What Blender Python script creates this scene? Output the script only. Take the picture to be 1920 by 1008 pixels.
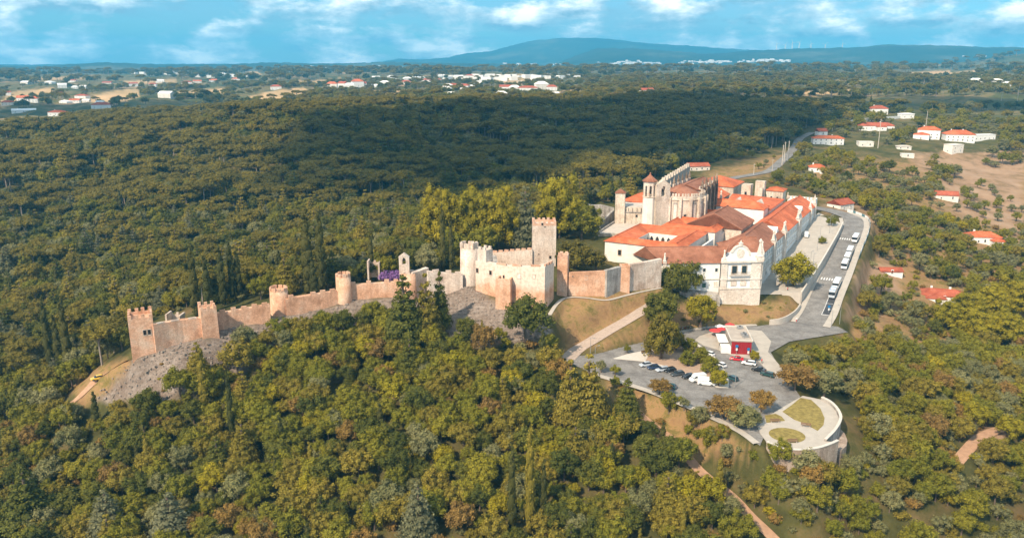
import bpy, bmesh, math, random
import numpy as np
from mathutils import Vector, Matrix
random.seed(7); RNG = np.random.default_rng(11)
R = math.radians
for o in list(bpy.data.objects): bpy.data.objects.remove(o)
S = bpy.context.scene
COL = S.collection

# ------------------------------------------------------------------ camera
F, CX, CY, HOR, H = 1507.0, 960.0, 504.0, 112.0, 95.0      # photo pixels, metres above the car park
PITCH = math.atan((CY-HOR)/F); cp_, sp_ = math.cos(PITCH), math.sin(PITCH)
cam = bpy.data.cameras.new('camera'); camo = bpy.data.objects.new('camera', cam); COL.objects.link(camo)
cam.sensor_width = 36; cam.lens = 36*F/1920; cam.clip_start = 1; cam.clip_end = 60000
camo.location = (0, 0, H); camo.rotation_euler = (R(90)-PITCH, 0, 0)
S.camera = camo
S.render.resolution_x, S.render.resolution_y = 1024, 537

# ------------------------------------------------------------------ sun, sky, exposure
SUN_EL, SUN_AZ = R(42), math.atan2(-.62, -.78)              # azimuth from +Y towards +X
sd = Vector((math.sin(SUN_AZ)*math.cos(SUN_EL), math.cos(SUN_AZ)*math.cos(SUN_EL), math.sin(SUN_EL)))
sl = bpy.data.lights.new('sun', 'SUN'); sl.energy = 5.0; sl.angle = R(.55); sl.color = (1, .85, .66)
so = bpy.data.objects.new('sun', sl); COL.objects.link(so)
so.rotation_euler = (-sd).to_track_quat('-Z', 'Y').to_euler(); so.location = (-200, -200, 1500)
W = bpy.data.worlds.new('World'); S.world = W; W.use_nodes = True
wt = W.node_tree; wt.nodes.clear()
def nd(t, typ, **kw):
    n = t.nodes.new(typ)
    for k, v in kw.items():
        if k[0] == '_': n.inputs[int(k[1:]) if k[1:].isdigit() else k[1:].replace('__', ' ')].default_value = v
        else: setattr(n, k, v)
    return n
def lk(t, a, b): t.links.new(a, b)
sky = nd(wt, 'ShaderNodeTexSky', sky_type='NISHITA', sun_disc=False, sun_elevation=SUN_EL, sun_rotation=SUN_AZ,
         altitude=150, air_density=1.0, dust_density=.2, ozone_density=4.5)
def ramp(t, pos):
    r = nd(t, 'ShaderNodeValToRGB'); cr = r.color_ramp
    while len(cr.elements) < len(pos): cr.elements.new(.5)
    for e, (p, c) in zip(cr.elements, pos):
        e.position = p; e.color = (*c, 1) if len(c) == 3 else c
    return r
tint = nd(wt, 'ShaderNodeMix', data_type='RGBA', blend_type='MULTIPLY', _0=1.0); tint.inputs[7].default_value = (.5, .86, 1.04, 1)
lk(wt, sky.outputs[0], tint.inputs[6])
tc = nd(wt, 'ShaderNodeTexCoord')
mp = nd(wt, 'ShaderNodeMapping'); mp.inputs['Scale'].default_value = (13, 13, 34); mp.inputs['Location'].default_value = (3.1, 1.4, .35)
lk(wt, tc.outputs['Generated'], mp.inputs[0])
n1 = nd(wt, 'ShaderNodeTexNoise', _Scale=1.0, _Detail=9.0, _Roughness=.62, _Distortion=.1); lk(wt, mp.outputs[0], n1.inputs['Vector'])
mp2 = nd(wt, 'ShaderNodeMapping'); mp2.inputs['Scale'].default_value = (3.2, 3.2, 26); mp2.inputs['Location'].default_value = (.6, 5.2, 1.5)
lk(wt, tc.outputs['Generated'], mp2.inputs[0])
n2 = nd(wt, 'ShaderNodeTexNoise', _Scale=1.0, _Detail=6.0, _Roughness=.55, _Distortion=.1); lk(wt, mp2.outputs[0], n2.inputs['Vector'])
r1 = ramp(wt, [(.42, (0, 0, 0)), (.56, (1, 1, 1))]); lk(wt, n1.outputs[0], r1.inputs[0])
r2 = ramp(wt, [(.38, (0, 0, 0)), (.66, (.8, .8, .8))]); lk(wt, n2.outputs[0], r2.inputs[0])
# brightness inside the clouds: sunlit heads, greyer bellies
mp3 = nd(wt, 'ShaderNodeMapping'); mp3.inputs['Scale'].default_value = (13, 13, 34); mp3.inputs['Location'].default_value = (3.1, 1.4, .02)
lk(wt, tc.outputs['Generated'], mp3.inputs[0])
n3 = nd(wt, 'ShaderNodeTexNoise', _Scale=1.0, _Detail=5.0, _Roughness=.6); lk(wt, mp3.outputs[0], n3.inputs['Vector'])
r3 = ramp(wt, [(.40, (2.6, 4.4, 5.6)), (.54, (8, 9.2, 9.6)), (.64, (15, 14.6, 13.6))]); lk(wt, n3.outputs[0], r3.inputs[0])
veil = nd(wt, 'ShaderNodeMix', data_type='RGBA'); veil.inputs[7].default_value = (3.0, 4.9, 6.2, 1)
lk(wt, r2.outputs[0], veil.inputs[0]); lk(wt, tint.outputs[2], veil.inputs[6])
cl = nd(wt, 'ShaderNodeMix', data_type='RGBA')
lk(wt, r1.outputs[0], cl.inputs[0]); lk(wt, veil.outputs[2], cl.inputs[6]); lk(wt, r3.outputs[0], cl.inputs[7])
bg = nd(wt, 'ShaderNodeBackground', _Strength=.1); lk(wt, cl.outputs[2], bg.inputs[0])
wo = nd(wt, 'ShaderNodeOutputWorld'); lk(wt, bg.outputs[0], wo.inputs[0])
S.view_settings.view_transform = 'Standard'; S.view_settings.look = 'None'; S.view_settings.gamma = 1
S.view_settings.exposure = 0.46; S.view_settings.use_curve_mapping = False
S.cycles.volume_bounces = 0; S.cycles.max_bounces = 4; S.cycles.diffuse_bounces = 2

# ------------------------------------------------------------------ pixel -> place
def ray(px, py):
    u, v = (px-CX)/F, (CY-py)/F
    return u, cp_+v*sp_, -sp_+v*cp_
def P(px, py, z=0.0):
    d = ray(px, py); t = (z-H)/d[2]; return (d[0]*t, d[1]*t, z)
def PX(px, py, z=0.0): return P(px, py, z)[:2]
def ZT(py, y):                     # height seen at picture row py at depth y
    d = ray(CX, py); return H+d[2]*y/d[1]
def proj(x, y, z):
    z = z-H; dep = y*cp_-z*sp_; up = y*sp_+z*cp_
    return CX+F*x/dep, CY-F*up/dep

# ------------------------------------------------------------------ materials
def mat(name): 
    m = bpy.data.materials.new(name); m.use_nodes = True; t = m.node_tree
    return m, t, t.nodes['Principled BSDF']
def pos(t, scale=(1, 1, 1)):
    g = nd(t, 'ShaderNodeNewGeometry'); m = nd(t, 'ShaderNodeMapping'); m.inputs['Scale'].default_value = scale
    lk(t, g.outputs['Position'], m.inputs[0]); return m.outputs[0]
def noise(t, vec, scale, detail=5, rough=.6, dist=0):
    n = nd(t, 'ShaderNodeTexNoise', _Scale=scale, _Detail=detail, _Roughness=rough, _Distortion=dist); lk(t, vec, n.inputs['Vector']); return n.outputs[0]
def mixc(t, fac, a, b, blend='MIX'):
    n = nd(t, 'ShaderNodeMix', data_type='RGBA', blend_type=blend)
    for i, v in ((0, fac), (6, a), (7, b)):
        if isinstance(v, (int, float)): n.inputs[i].default_value = v
        elif isinstance(v, tuple): n.inputs[i].default_value = (*v, 1)
        else: lk(t, v, n.inputs[i])
    return n.outputs[2]
def bump(t, b, h, strength, dist):
    n = nd(t, 'ShaderNodeBump', _Strength=strength, _Distance=dist); lk(t, h, n.inputs['Height']); lk(t, n.outputs[0], b.inputs['Normal'])
def stone(name, c1, c2, c3, streak=.5, bstr=.6, cell=.9):
    m, t, b = mat(name); p = pos(t)
    big = ramp(t, [(.36, c1), (.5, c2), (.66, c3)]); lk(t, noise(t, p, .16, 5, .68), big.inputs[0])
    fine = ramp(t, [(.3, (.62, .6, .58)), (.62, (1.12, 1.12, 1.12))]); lk(t, noise(t, p, 1.7, 5, .75), fine.inputs[0])
    c = mixc(t, .8, big.outputs[0], fine.outputs[0], 'MULTIPLY')
    st = ramp(t, [(.36, (.42, .38, .36)), (.54, (1, 1, 1))]); lk(t, noise(t, pos(t, (1, 1, .12)), .55, 6, .65), st.inputs[0])
    c = mixc(t, streak, c, st.outputs[0], 'MULTIPLY')
    v = nd(t, 'ShaderNodeTexVoronoi', feature='DISTANCE_TO_EDGE', _Scale=1/cell); lk(t, pos(t, (1, 1, 1.7)), v.inputs['Vector'])
    jr = ramp(t, [(0, (.72, .7, .68)), (.09, (1, 1, 1))]); lk(t, v.outputs[0], jr.inputs[0])
    c = mixc(t, .5, c, jr.outputs[0], 'MULTIPLY')
    lk(t, c, b.inputs['Base Color']); b.inputs['Roughness'].default_value = .92; b.inputs['Specular IOR Level'].default_value = .15
    bump(t, b, noise(t, p, 2.4, 6, .7), bstr, .25); return m
def plain(name, c, rough=.6, var=.12, scale=1.5, metal=0, spec=.4, bstr=0):
    m, t, b = mat(name); p = pos(t)
    r = ramp(t, [(.3, tuple(x*(1-var) for x in c)), (.7, tuple(min(1, x*(1+var)) for x in c))]); lk(t, noise(t, p, scale, 6, .65), r.inputs[0])
    lk(t, r.outputs[0], b.inputs['Base Color']); b.inputs['Roughness'].default_value = rough; b.inputs['Metallic'].default_value = metal
    b.inputs['Specular IOR Level'].default_value = spec
    if bstr: bump(t, b, noise(t, p, scale*3, 5, .7), bstr, .1)
    return m
def tiles(name, c1, c2, c3):
    m, t, b = mat(name); p = pos(t)
    r = ramp(t, [(.3, c1), (.5, c2), (.7, c3)]); lk(t, noise(t, p, .35, 8, .75), r.inputs[0])
    f = ramp(t, [(.3, (.7, .68, .66)), (.65, (1.1, 1.1, 1.1))]); lk(t, noise(t, p, 3.2, 3, .8), f.inputs[0])
    c = mixc(t, .75, r.outputs[0], f.outputs[0], 'MULTIPLY')
    pt = ramp(t, [(.4, (.66, .62, .58)), (.56, (1, 1, 1)), (.75, (1.12, 1.1, 1.08))]); lk(t, noise(t, p, .09, 6, .7), pt.inputs[0]); c = mixc(t, .8, c, pt.outputs[0], 'MULTIPLY')
    lk(t, c, b.inputs['Base Color']); b.inputs['Roughness'].default_value = .85; b.inputs['Specular IOR Level'].default_value = .2
    w = nd(t, 'ShaderNodeTexWave', _Scale=1.3, _Distortion=1.0, bands_direction='DIAGONAL'); lk(t, p, w.inputs[0])
    bump(t, b, w.outputs[1], .25, .08); return m
def glass(name, c, rough=.12):
    m, t, b = mat(name); b.inputs['Base Color'].default_value = (*c, 1); b.inputs['Roughness'].default_value = rough; b.inputs['Specular IOR Level'].default_value = .7
    return m
def paint(name, c):
    m, t, b = mat(name); b.inputs['Base Color'].default_value = (*c, 1); b.inputs['Roughness'].default_value = .28; b.inputs['Coat Weight'].default_value = .6; b.inputs['Coat Roughness'].default_value = .08
    return m
M = {}
M['salmon'] = stone('salmon_stone', (.52, .28, .165), (.7, .405, .26), (.72, .5, .36), .3)
M['salmon_top'] = stone('pale_weathered_stone', (.54, .4, .31), (.68, .54, .44), (.74, .64, .55), .4)
M['castle'] = stone('castle_masonry', (.52, .28, .165), (.7, .405, .26), (.72, .5, .36), .3)
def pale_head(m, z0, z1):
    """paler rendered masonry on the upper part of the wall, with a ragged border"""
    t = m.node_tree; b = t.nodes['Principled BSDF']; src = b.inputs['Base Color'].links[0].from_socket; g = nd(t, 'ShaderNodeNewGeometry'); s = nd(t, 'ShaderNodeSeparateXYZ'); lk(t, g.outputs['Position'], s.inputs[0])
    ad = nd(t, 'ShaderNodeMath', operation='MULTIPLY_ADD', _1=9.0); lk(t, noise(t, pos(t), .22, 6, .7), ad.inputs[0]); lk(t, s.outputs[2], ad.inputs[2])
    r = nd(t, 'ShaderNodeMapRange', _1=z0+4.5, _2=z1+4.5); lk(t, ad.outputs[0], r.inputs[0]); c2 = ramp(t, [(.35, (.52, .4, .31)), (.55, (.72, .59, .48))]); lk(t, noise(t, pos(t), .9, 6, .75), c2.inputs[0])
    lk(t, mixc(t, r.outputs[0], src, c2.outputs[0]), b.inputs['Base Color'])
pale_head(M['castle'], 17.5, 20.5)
M['brickred'] = stone('reddish_masonry', (.5, .27, .17), (.63, .37, .25), (.67, .48, .36), .3)
M['pale'] = stone('pale_limestone', (.5, .4, .31), (.68, .57, .46), (.76, .67, .57), .5)
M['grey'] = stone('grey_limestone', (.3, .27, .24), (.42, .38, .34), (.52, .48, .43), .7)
M['pink'] = stone('pinkish_ashlar', (.66, .56, .47), (.74, .65, .56), (.8, .72, .64), .15, .2, 1.8)
M['darkst'] = stone('dark_carved_stone', (.13, .1, .08), (.26, .19, .14), (.4, .3, .22), .6)
M['white'] = plain('white_plaster', (.76, .74, .7), .85, .1, .5, spec=.2)
M['white2'] = plain('warm_white_plaster', (.72, .66, .58), .85, .14, .4, spec=.2)
M['orange'] = tiles('orange_roof_tiles', (.48, .115, .048), (.64, .165, .068), (.67, .23, .11))
M['brown'] = tiles('brown_weathered_tiles', (.22, .09, .055), (.35, .145, .085), (.41, .2, .13))
M['redroof'] = tiles('red_roof_tiles', (.33, .08, .045), (.45, .115, .06), (.5, .18, .1))
M['asphalt'] = stone('asphalt', (.19, .175, .162), (.24, .222, .205), (.29, .268, .245), .2, .1, 9)
M['newasphalt'] = plain('dark_asphalt', (.06, .06, .065), .85, .15, .3, spec=.25)
M['paving'] = plain('pale_paving', (.44, .385, .325), .9, .12, .35, spec=.2, bstr=.1)
M['concrete'] = plain('concrete', (.52, .45, .38), .9, .14, .5, spec=.2)
M['kerb'] = plain('kerb_stone', (.58, .52, .45), .9, .1, 1, spec=.2)
M['cobble'] = plain('cobbled_path', (.4, .31, .25), .95, .2, 1.2, spec=.1, bstr=.3)
M['dirt'] = plain('reddish_dirt', (.42, .25, .155), .97, .22, .5, spec=.1, bstr=.3)
M['earth'] = plain('beaten_earth', (.4, .275, .195), .97, .15, .6, spec=.1)
M['drygrass'] = plain('dry_lawn', (.25, .19, .06), .97, .4, .9, spec=.1, bstr=.6)
M['field'] = plain('stubble_field', (.5, .32, .16), .97, .12, .03, spec=.1)
M['paintwhite'] = plain('white_road_paint', (.7, .68, .65), .7, .15, 1)
M['redpanel'] = plain('red_cladding', (.3, .018, .022), .5, .1, .8)
M['roofgrey'] = plain('flat_roof_membrane', (.42, .35, .29), .9, .15, .4)
M['steel'] = plain('galvanised_steel', (.42, .42, .42), .45, .08, 2, metal=.6)
M['dark'] = plain('dark_void', (.025, .022, .02), .9, .1, 1, spec=.1)
M['glass'] = glass('window_glass', (.03, .045, .05))
M['carglass'] = glass('car_glass', (.015, .02, .025), .06)
M['tyre'] = plain('tyre_rubber', (.02, .02, .02), .8)
M['rim'] = plain('wheel_rim', (.4, .4, .4), .35, metal=.8)
M['lampglass'] = plain('lamp_lens', (.7, .7, .66), .2, .02)
M['tail'] = paint('tail_lamp', (.4, .01, .01))
M['green_paint'] = plain('green_shutter', (.05, .12, .09), .6)
M['wood'] = plain('weathered_wood', (.2, .12, .07), .8, .2, 2)
M['iron'] = plain('dark_iron', (.03, .03, .032), .5, metal=.3)
M['bluesign'] = plain('blue_sign', (.02, .16, .36), .4, .03)
M['redcloth'] = plain('red_canvas', (.6, .05, .05), .85)
M['whitecloth'] = plain('white_canvas', (.8, .76, .72), .85)
M['darkrub'] = stone('brown_rubble', (.2, .16, .13), (.3, .245, .2), (.4, .34, .29), .2)
M['terrwall'] = stone('brownish_wall', (.3, .22, .165), (.42, .32, .25), (.5, .4, .32), .6)
M['bluegrey'] = plain('blue_grey_print', (.22, .23, .32), .5, .05)
M['skin'] = plain('skin', (.45, .27, .19), .6)
M['bark'] = plain('tree_bark', (.15, .105, .075), .95, .3, 3, bstr=.5)
M['palebark'] = plain('pale_bark', (.3, .24, .19), .95, .3, 3, bstr=.5)
M['teal'] = plain('teal_glazing', (.09, .2, .22), .2, .1)
def leafmat(name, base, alt, dark):
    m, t, b = mat(name)
    oi = nd(t, 'ShaderNodeObjectInfo'); at = nd(t, 'ShaderNodeAttribute', attribute_name='tone')
    c = mixc(t, oi.outputs['Random'], base, alt)
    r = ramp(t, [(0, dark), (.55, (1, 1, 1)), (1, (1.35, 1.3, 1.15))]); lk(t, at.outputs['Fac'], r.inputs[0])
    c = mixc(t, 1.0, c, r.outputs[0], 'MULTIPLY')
    n = ramp(t, [(.3, (.72, .74, .7)), (.7, (1.22, 1.18, 1.1))]); lk(t, noise(t, pos(t), .07, 3, .6), n.inputs[0])
    c = mixc(t, .8, c, n.outputs[0], 'MULTIPLY')
    lk(t, c, b.inputs['Base Color']); b.inputs['Roughness'].default_value = .75; b.inputs['Specular IOR Level'].default_value = .18
    tr = nd(t, 'ShaderNodeBsdfTranslucent'); lk(t, c, tr.inputs[0])
    ms = nd(t, 'ShaderNodeMixShader', _0=.22); lk(t, b.outputs[0], ms.inputs[1]); lk(t, tr.outputs[0], ms.inputs[2])
    lk(t, ms.outputs[0], t.nodes['Material Output'].inputs[0]); return m

# ------------------------------------------------------------------ mesh helpers
ORG = {}
def tag(o, label=None, cat=None, group=None, kind=None):
    for k, v in (('label', label), ('category', cat), ('group', group), ('kind', kind)):
        if v: o[k] = v
    return o
def thing(name, label, cat, loc, rz=0, group=None):
    o = bpy.data.objects.new(name, None); COL.objects.link(o); o.location = loc; o.rotation_euler = (0, 0, rz); o.empty_display_size = .5
    ORG[o] = tuple(loc); return tag(o, label, cat, group)
class MB:
    def __init__(s): s.v = []; s.f = []
    def add(s, v, f):
        n = len(s.v); s.v += [tuple(p) for p in v]; s.f += [tuple(i+n for i in q) for q in f]; return s
    def box(s, c, d, rz=0, top=1.0, topy=None):
        ty = top if topy is None else topy
        cx, cy, cz = c; a, b, h = d[0]/2, d[1]/2, d[2]; ca, sa = math.cos(rz), math.sin(rz); v = []
        for z, k, ky in ((0, 1, 1), (h, top, ty)):
            for x, y in ((-a, -b), (a, -b), (a, b), (-a, b)): x *= k; y *= ky; v.append((cx+x*ca-y*sa, cy+x*sa+y*ca, cz+z))
        return s.add(v, [(3, 2, 1, 0), (4, 5, 6, 7), (0, 1, 5, 4), (1, 2, 6, 5), (2, 3, 7, 6), (3, 0, 4, 7)])
    def prism(s, poly, z0, z1, cap=True):
        n = len(poly); z0 = z0 if isinstance(z0, (list, tuple)) else [z0]*n; z1 = z1 if isinstance(z1, (list, tuple)) else [z1]*n
        a = sum(poly[i][0]*poly[(i+1) % n][1]-poly[(i+1) % n][0]*poly[i][1] for i in range(n))
        if a < 0: poly = poly[::-1]; z0 = z0[::-1]; z1 = z1[::-1]
        v = [(p[0], p[1], z) for p, z in zip(poly, z0)]+[(p[0], p[1], z) for p, z in zip(poly, z1)]
        f = [(i, (i+1) % n, n+(i+1) % n, n+i) for i in range(n)]
        if cap: f += [tuple(range(n, 2*n)), tuple(range(n-1, -1, -1))]
        return s.add(v, f)
    def lathe(s, c, prof, n=16, a0=0):
        v = []; f = []
        for r, z in prof:
            for i in range(n): a = a0+2*math.pi*i/n; v.append((c[0]+r*math.cos(a), c[1]+r*math.sin(a), c[2]+z))
        for k in range(len(prof)-1):
            for i in range(n): j = (i+1) % n; f.append((k*n+i, k*n+j, (k+1)*n+j, (k+1)*n+i))
        f += [tuple(range(n-1, -1, -1)), tuple((len(prof)-1)*n+i for i in range(n))]
        return s.add(v, f)
    def tube(s, pts, rad, n=6):
        pts = [Vector(p) for p in pts]; rad = rad if isinstance(rad, (list, tuple)) else [rad]*len(pts); v = []; f = []
        for k, p in enumerate(pts):
            d = (pts[min(k+1, len(pts)-1)]-pts[max(k-1, 0)]).normalized(); a = d.orthogonal().normalized(); b = d.cross(a)
            for i in range(n): t = 2*math.pi*i/n; v.append(tuple(p+(a*math.cos(t)+b*math.sin(t))*rad[k]))
        for k in range(len(pts)-1):
            for i in range(n): j = (i+1) % n; f.append((k*n+i, k*n+j, (k+1)*n+j, (k+1)*n+i))
        f += [tuple(range(n-1, -1, -1)), tuple((len(pts)-1)*n+i for i in range(n))]
        return s.add(v, f)
    def mesh(s, name, m, org=(0, 0, 0)):
        me = bpy.data.meshes.new(name); me.from_pydata([(a-org[0], b-org[1], c-org[2]) for a, b, c in s.v], [], s.f); me.update()
        if m: me.materials.append(M[m] if isinstance(m, str) else m)
        return me
    def build(s, name, m, parent=None, smooth=False):
        org = ORG.get(parent, (0, 0, 0)) if parent else (0, 0, 0)
        me = s.mesh(name, m, org)
        if smooth: me.polygons.foreach_set('use_smooth', [True]*len(me.polygons))
        o = bpy.data.objects.new(name, me); COL.objects.link(o); o.parent = parent; ORG[o] = org; return o
def inst(name, me, parent, loc, rz=0, scale=(1, 1, 1)):
    o = bpy.data.objects.new(name, me); COL.objects.link(o); o.parent = parent
    org = ORG.get(parent, (0, 0, 0)) if parent else (0, 0, 0)
    o.location = (loc[0]-org[0], loc[1]-org[1], loc[2]-org[2]); o.rotation_euler = (0, 0, rz); o.scale = scale; ORG[o] = (0, 0, 0); return o
def copy_tree(o, parent=None):
    c = o.copy(); COL.objects.link(c); c.parent = parent; ORG[c] = ORG.get(o, (0, 0, 0))
    for ch in o.children: copy_tree(ch, c)
    return c
UB = {k: MB().box((0, 0, 0), (1, 1, 1)).mesh('block_'+k, k) for k in ('salmon', 'salmon_top', 'brickred', 'pale', 'grey', 'pink', 'white', 'white2', 'dark', 'glass', 'wood', 'kerb', 'darkst', 'green_paint', 'iron', 'concrete', 'steel', 'paintwhite', 'orange', 'brown')}
def frame_mesh(k):
    b = MB(); t = .1
    b.box((-.5+t/2, 0, 0), (t, .3, 1)).box((.5-t/2, 0, 0), (t, .3, 1)).box((0, 0, 0), (1-2*t, .299, t)).box((0, 0, 1-t), (1-2*t, .299, t))
    return b.mesh('window_frame', k)
FR = {k: frame_mesh(k) for k in ('pink', 'white', 'pale', 'grey', 'salmon_top')}
PANE = {k: MB().box((0, .02, .08), (.86, .1, .84)).mesh('pane', k) for k in ('glass', 'dark', 'green_paint', 'pink')}
def window(parent, a, b, t, z, w, h, frame='pink', pane='glass', out=.08, name='window'):
    """window on the wall running a->b (outside on its right hand), at distance t from a"""
    dx, dy = b[0]-a[0], b[1]-a[1]; L = math.hypot(dx, dy); dx /= L; dy /= L
    x, y = a[0]+dx*t+dy*out, a[1]+dy*t-dx*out; rz = math.atan2(dy, dx)
    o = inst(name, FR[frame], parent, (x, y, z), rz, (w, 1, h))
    p = bpy.data.objects.new('pane', PANE[pane]); COL.objects.link(p); p.parent = o
    return o
def arcade(b, A, B, z0, z1, n, ow, oh, th=.7, pier=None, pointed=True, sill=0):
    """wall A->B pierced by n arches, real openings"""
    ax, ay = A; dx, dy = B[0]-ax, B[1]-ay; L = math.hypot(dx, dy); dx /= L; dy /= L; nx, ny = -dy, dx
    bay = L/n; xs = []
    for i in range(n):
        c = bay*(i+.5); xs += [(c-bay/2, 0), (c-ow/2, 0)]; spring = oh-ow*(.75 if pointed else .5)
        xs.append((c-ow/2, spring))
        for k in range(1, 8):
            u = -1+2*k/8; hgt_ = (1-abs(u)**1.5)*ow*.75 if pointed else math.sqrt(1-u*u)*ow*.5
            xs.append((c+u*ow/2, spring+hgt_))
        xs += [(c+ow/2, spring), (c+ow/2, 0)]
    xs.append((L, 0))
    def pt(x, z, k): return (ax+dx*x+nx*th*k, ay+dy*x+ny*th*k, z)
    for (xa, ha), (xb, hb) in zip(xs[:-1], xs[1:]):
        za, zb = z0+ha, z0+hb
        if xb-xa > 1e-4:
            b.add([pt(xa, za, 0), pt(xb, zb, 0), pt(xb, z1, 0), pt(xa, z1, 0)], [(0, 1, 2, 3)])
            b.add([pt(xa, za, 1), pt(xb, zb, 1), pt(xb, z1, 1), pt(xa, z1, 1)], [(3, 2, 1, 0)])
            b.add([pt(xa, z1, 0), pt(xb, z1, 0), pt(xb, z1, 1), pt(xa, z1, 1)], [(0, 1, 2, 3)])
        if ha or hb: b.add([pt(xa, za, 0), pt(xb, zb, 0), pt(xb, zb, 1), pt(xa, za, 1)], [(3, 2, 1, 0)])
    for x in (0, L): b.add([pt(x, z0, 0), pt(x, z0, 1), pt(x, z1, 1), pt(x, z1, 0)], [(0, 1, 2, 3)])
    return b

# ------------------------------------------------------------------ terrain heights
CPX = [(-200,1100,-42),(0,1008,-32),(0,850,-30),(0,760,-26),(300,1008,-25),(600,1008,-23),(960,1008,-21),(1300,1008,-19),(1400,960,-16),(1600,1008,-20),(1900,1008,-25),(2100,1100,-38),
(150,900,-25),(400,850,-16),(400,760,-7),(650,900,-15),(650,750,-5),(650,655,2),(900,850,-11),(900,720,-1),(900,650,5),(1050,800,-8),(1100,760,-4.5),(1200,800,-8),(1250,775,-4),(1150,725,-1.2),(1300,840,-8),(1400,860,-6.5),(1530,912,-7.5),(1485,912,-7.5),(1440,895,-7),
(1600,868,-7.5),(1612,800,-6),(1700,800,-12),(1700,700,-10),(1850,800,-16),(1900,900,-21),(1620,680,-7),(1560,668,-4.5),(1520,700,-3),(1490,705,-1.2),(1700,620,-10),(1800,600,-13),(1900,650,-18),(1650,560,-6),(1640,500,0),(1660,450,4),(1750,500,-5),(1850,460,-6),(1900,400,-4),(1750,400,3),(1650,400,9),(1780,370,4),(1850,320,5),
(1740,270,20),(1830,268,18),(1550,272,20),(1645,245,22),(1650,210,30),(1532,322,14),(1600,350,11),(1700,330,11),
(200,702,-4),(150,740,-9),(100,700,-19),(0,650,-25),(100,600,-18),(200,620,-9),(0,560,-22),(0,450,-13),(150,480,-9),(300,540,-3),(350,570,2),
(250,674,4.6),(300,659,6.2),(346,643,7.3),(395,636,7.8),(430,618,8.6),(470,608,9.2),(522,592,9.8),(580,581,10.7),(643,568,11.8),(700,561,12.3),(765,556,12.6),(808,559,12.3),(840,548,14),(872,536,16),(900,552,14.5),(930,573,12.3),(965,580,11.8),(1022,580,12.2),(1040,558,13.4),(1066,553,13.6),(1136,555,13),(1180,545,13),(1238,537,13),
(330,705,1),(280,720,-2),(230,735,-6),(420,660,4),(600,606,7.5),(700,590,9),(870,590,10),(880,620,6.5),(960,615,7),(1030,612,8.5),(1060,630,4.5),(1075,655,.3),(1120,600,8),(1150,590,8.5),(1190,575,9.5),(1130,632,2.2),(1200,605,4.5),(1240,590,5),
(310,612,5.5),(450,585,8.5),(600,548,11),(700,538,12),(800,525,13),(850,505,13.5),(960,520,16),(1020,510,16.5),(1100,510,15),(1130,485,16),(1200,510,15),(1230,500,15),(1280,545,7),(1310,590,3.2),(1340,560,5.5),(1360,590,2.2),(1420,590,2.4),(1330,612,.3),(1250,628,.2),(1470,575,3.4),
(1120,440,18),(1160,425,18.6),(1280,400,19.5),(1350,440,18),(1350,400,18),(1450,370,17),(1520,385,15),
(830,450,13),(700,470,9),(500,500,3),(600,440,3),(300,430,-6),(450,400,-2),(700,400,5),(900,380,11),(1000,370,13),(1100,380,16.5),(0,380,-4),(0,300,6),(200,330,4),(400,330,6),(600,330,10),(800,320,13),(1000,310,15),(1150,310,15.5),(1250,290,16),(1300,330,17),(1400,330,17),(1400,300,17),(1480,290,17),
(0,250,15),(200,250,19),(400,250,26),(550,235,30),(700,232,31),(850,232,31),(1000,240,29),(1150,250,25),(0,240,13),(70,238,13),(150,215,15),(300,215,17),(100,180,15),(300,185,19),(100,165,18),(100,150,25),(100,138,33),(500,188,22),(500,165,24),(500,150,28),(500,138,35),(700,165,25),(700,150,30),(700,136,40),(900,165,30),(900,150,34),(900,135,42),(850,200,30),(1000,200,32),
(1300,250,25),(1300,210,33),(1500,230,26),(1300,180,38),(1500,190,35),(1700,200,30),(1700,170,40),(1500,160,41),(1300,150,41),(1300,133,50),(1500,140,50),(1800,130,56),(1900,140,53),(1900,180,38),(1900,250,22),(1900,300,10),(1640,125,60),(1920,118,78)]
cpw = [P(*c) for c in CPX]+[(0, 100, -34), (-90, 80, -45), (90, 80, -40), (0, 25, -45), (-500, 300, -30), (500, 300, -25), (-900, 900, 12), (900, 900, 15), (-2500, 3000, 35), (2500, 3000, 45), (0, 4500, 40), (-2000, 4200, 36), (2400, 4200, 50)]
C = np.array(cpw)
def warp(x, y): return np.stack([np.arctan2(x, y)*2.2, np.log(np.hypot(x, y)+1)*2.2], -1)
CW = warp(C[:, 0], C[:, 1]); KC = .02
def kern(d2): return np.sqrt(d2+KC**2)
A_ = kern(((CW[:, None]-CW[None])**2).sum(-1)); n_ = len(C)
Q = np.zeros((n_+1, n_+1)); Q[:n_, :n_] = A_-np.eye(n_)*.004; Q[:n_, n_] = 1; Q[n_, :n_] = 1
WT = np.linalg.solve(Q, np.append(C[:, 2], 0))
def az_of(px): return math.atan((px-CX)/F/cp_)
def ridge(pts, r0):
    a = np.array([az_of(p[0]) for p in pts]); z = np.array([ZT(p[1], r0*math.cos(az_of(p[0]))) for p in pts]); return a, z, r0
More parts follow.
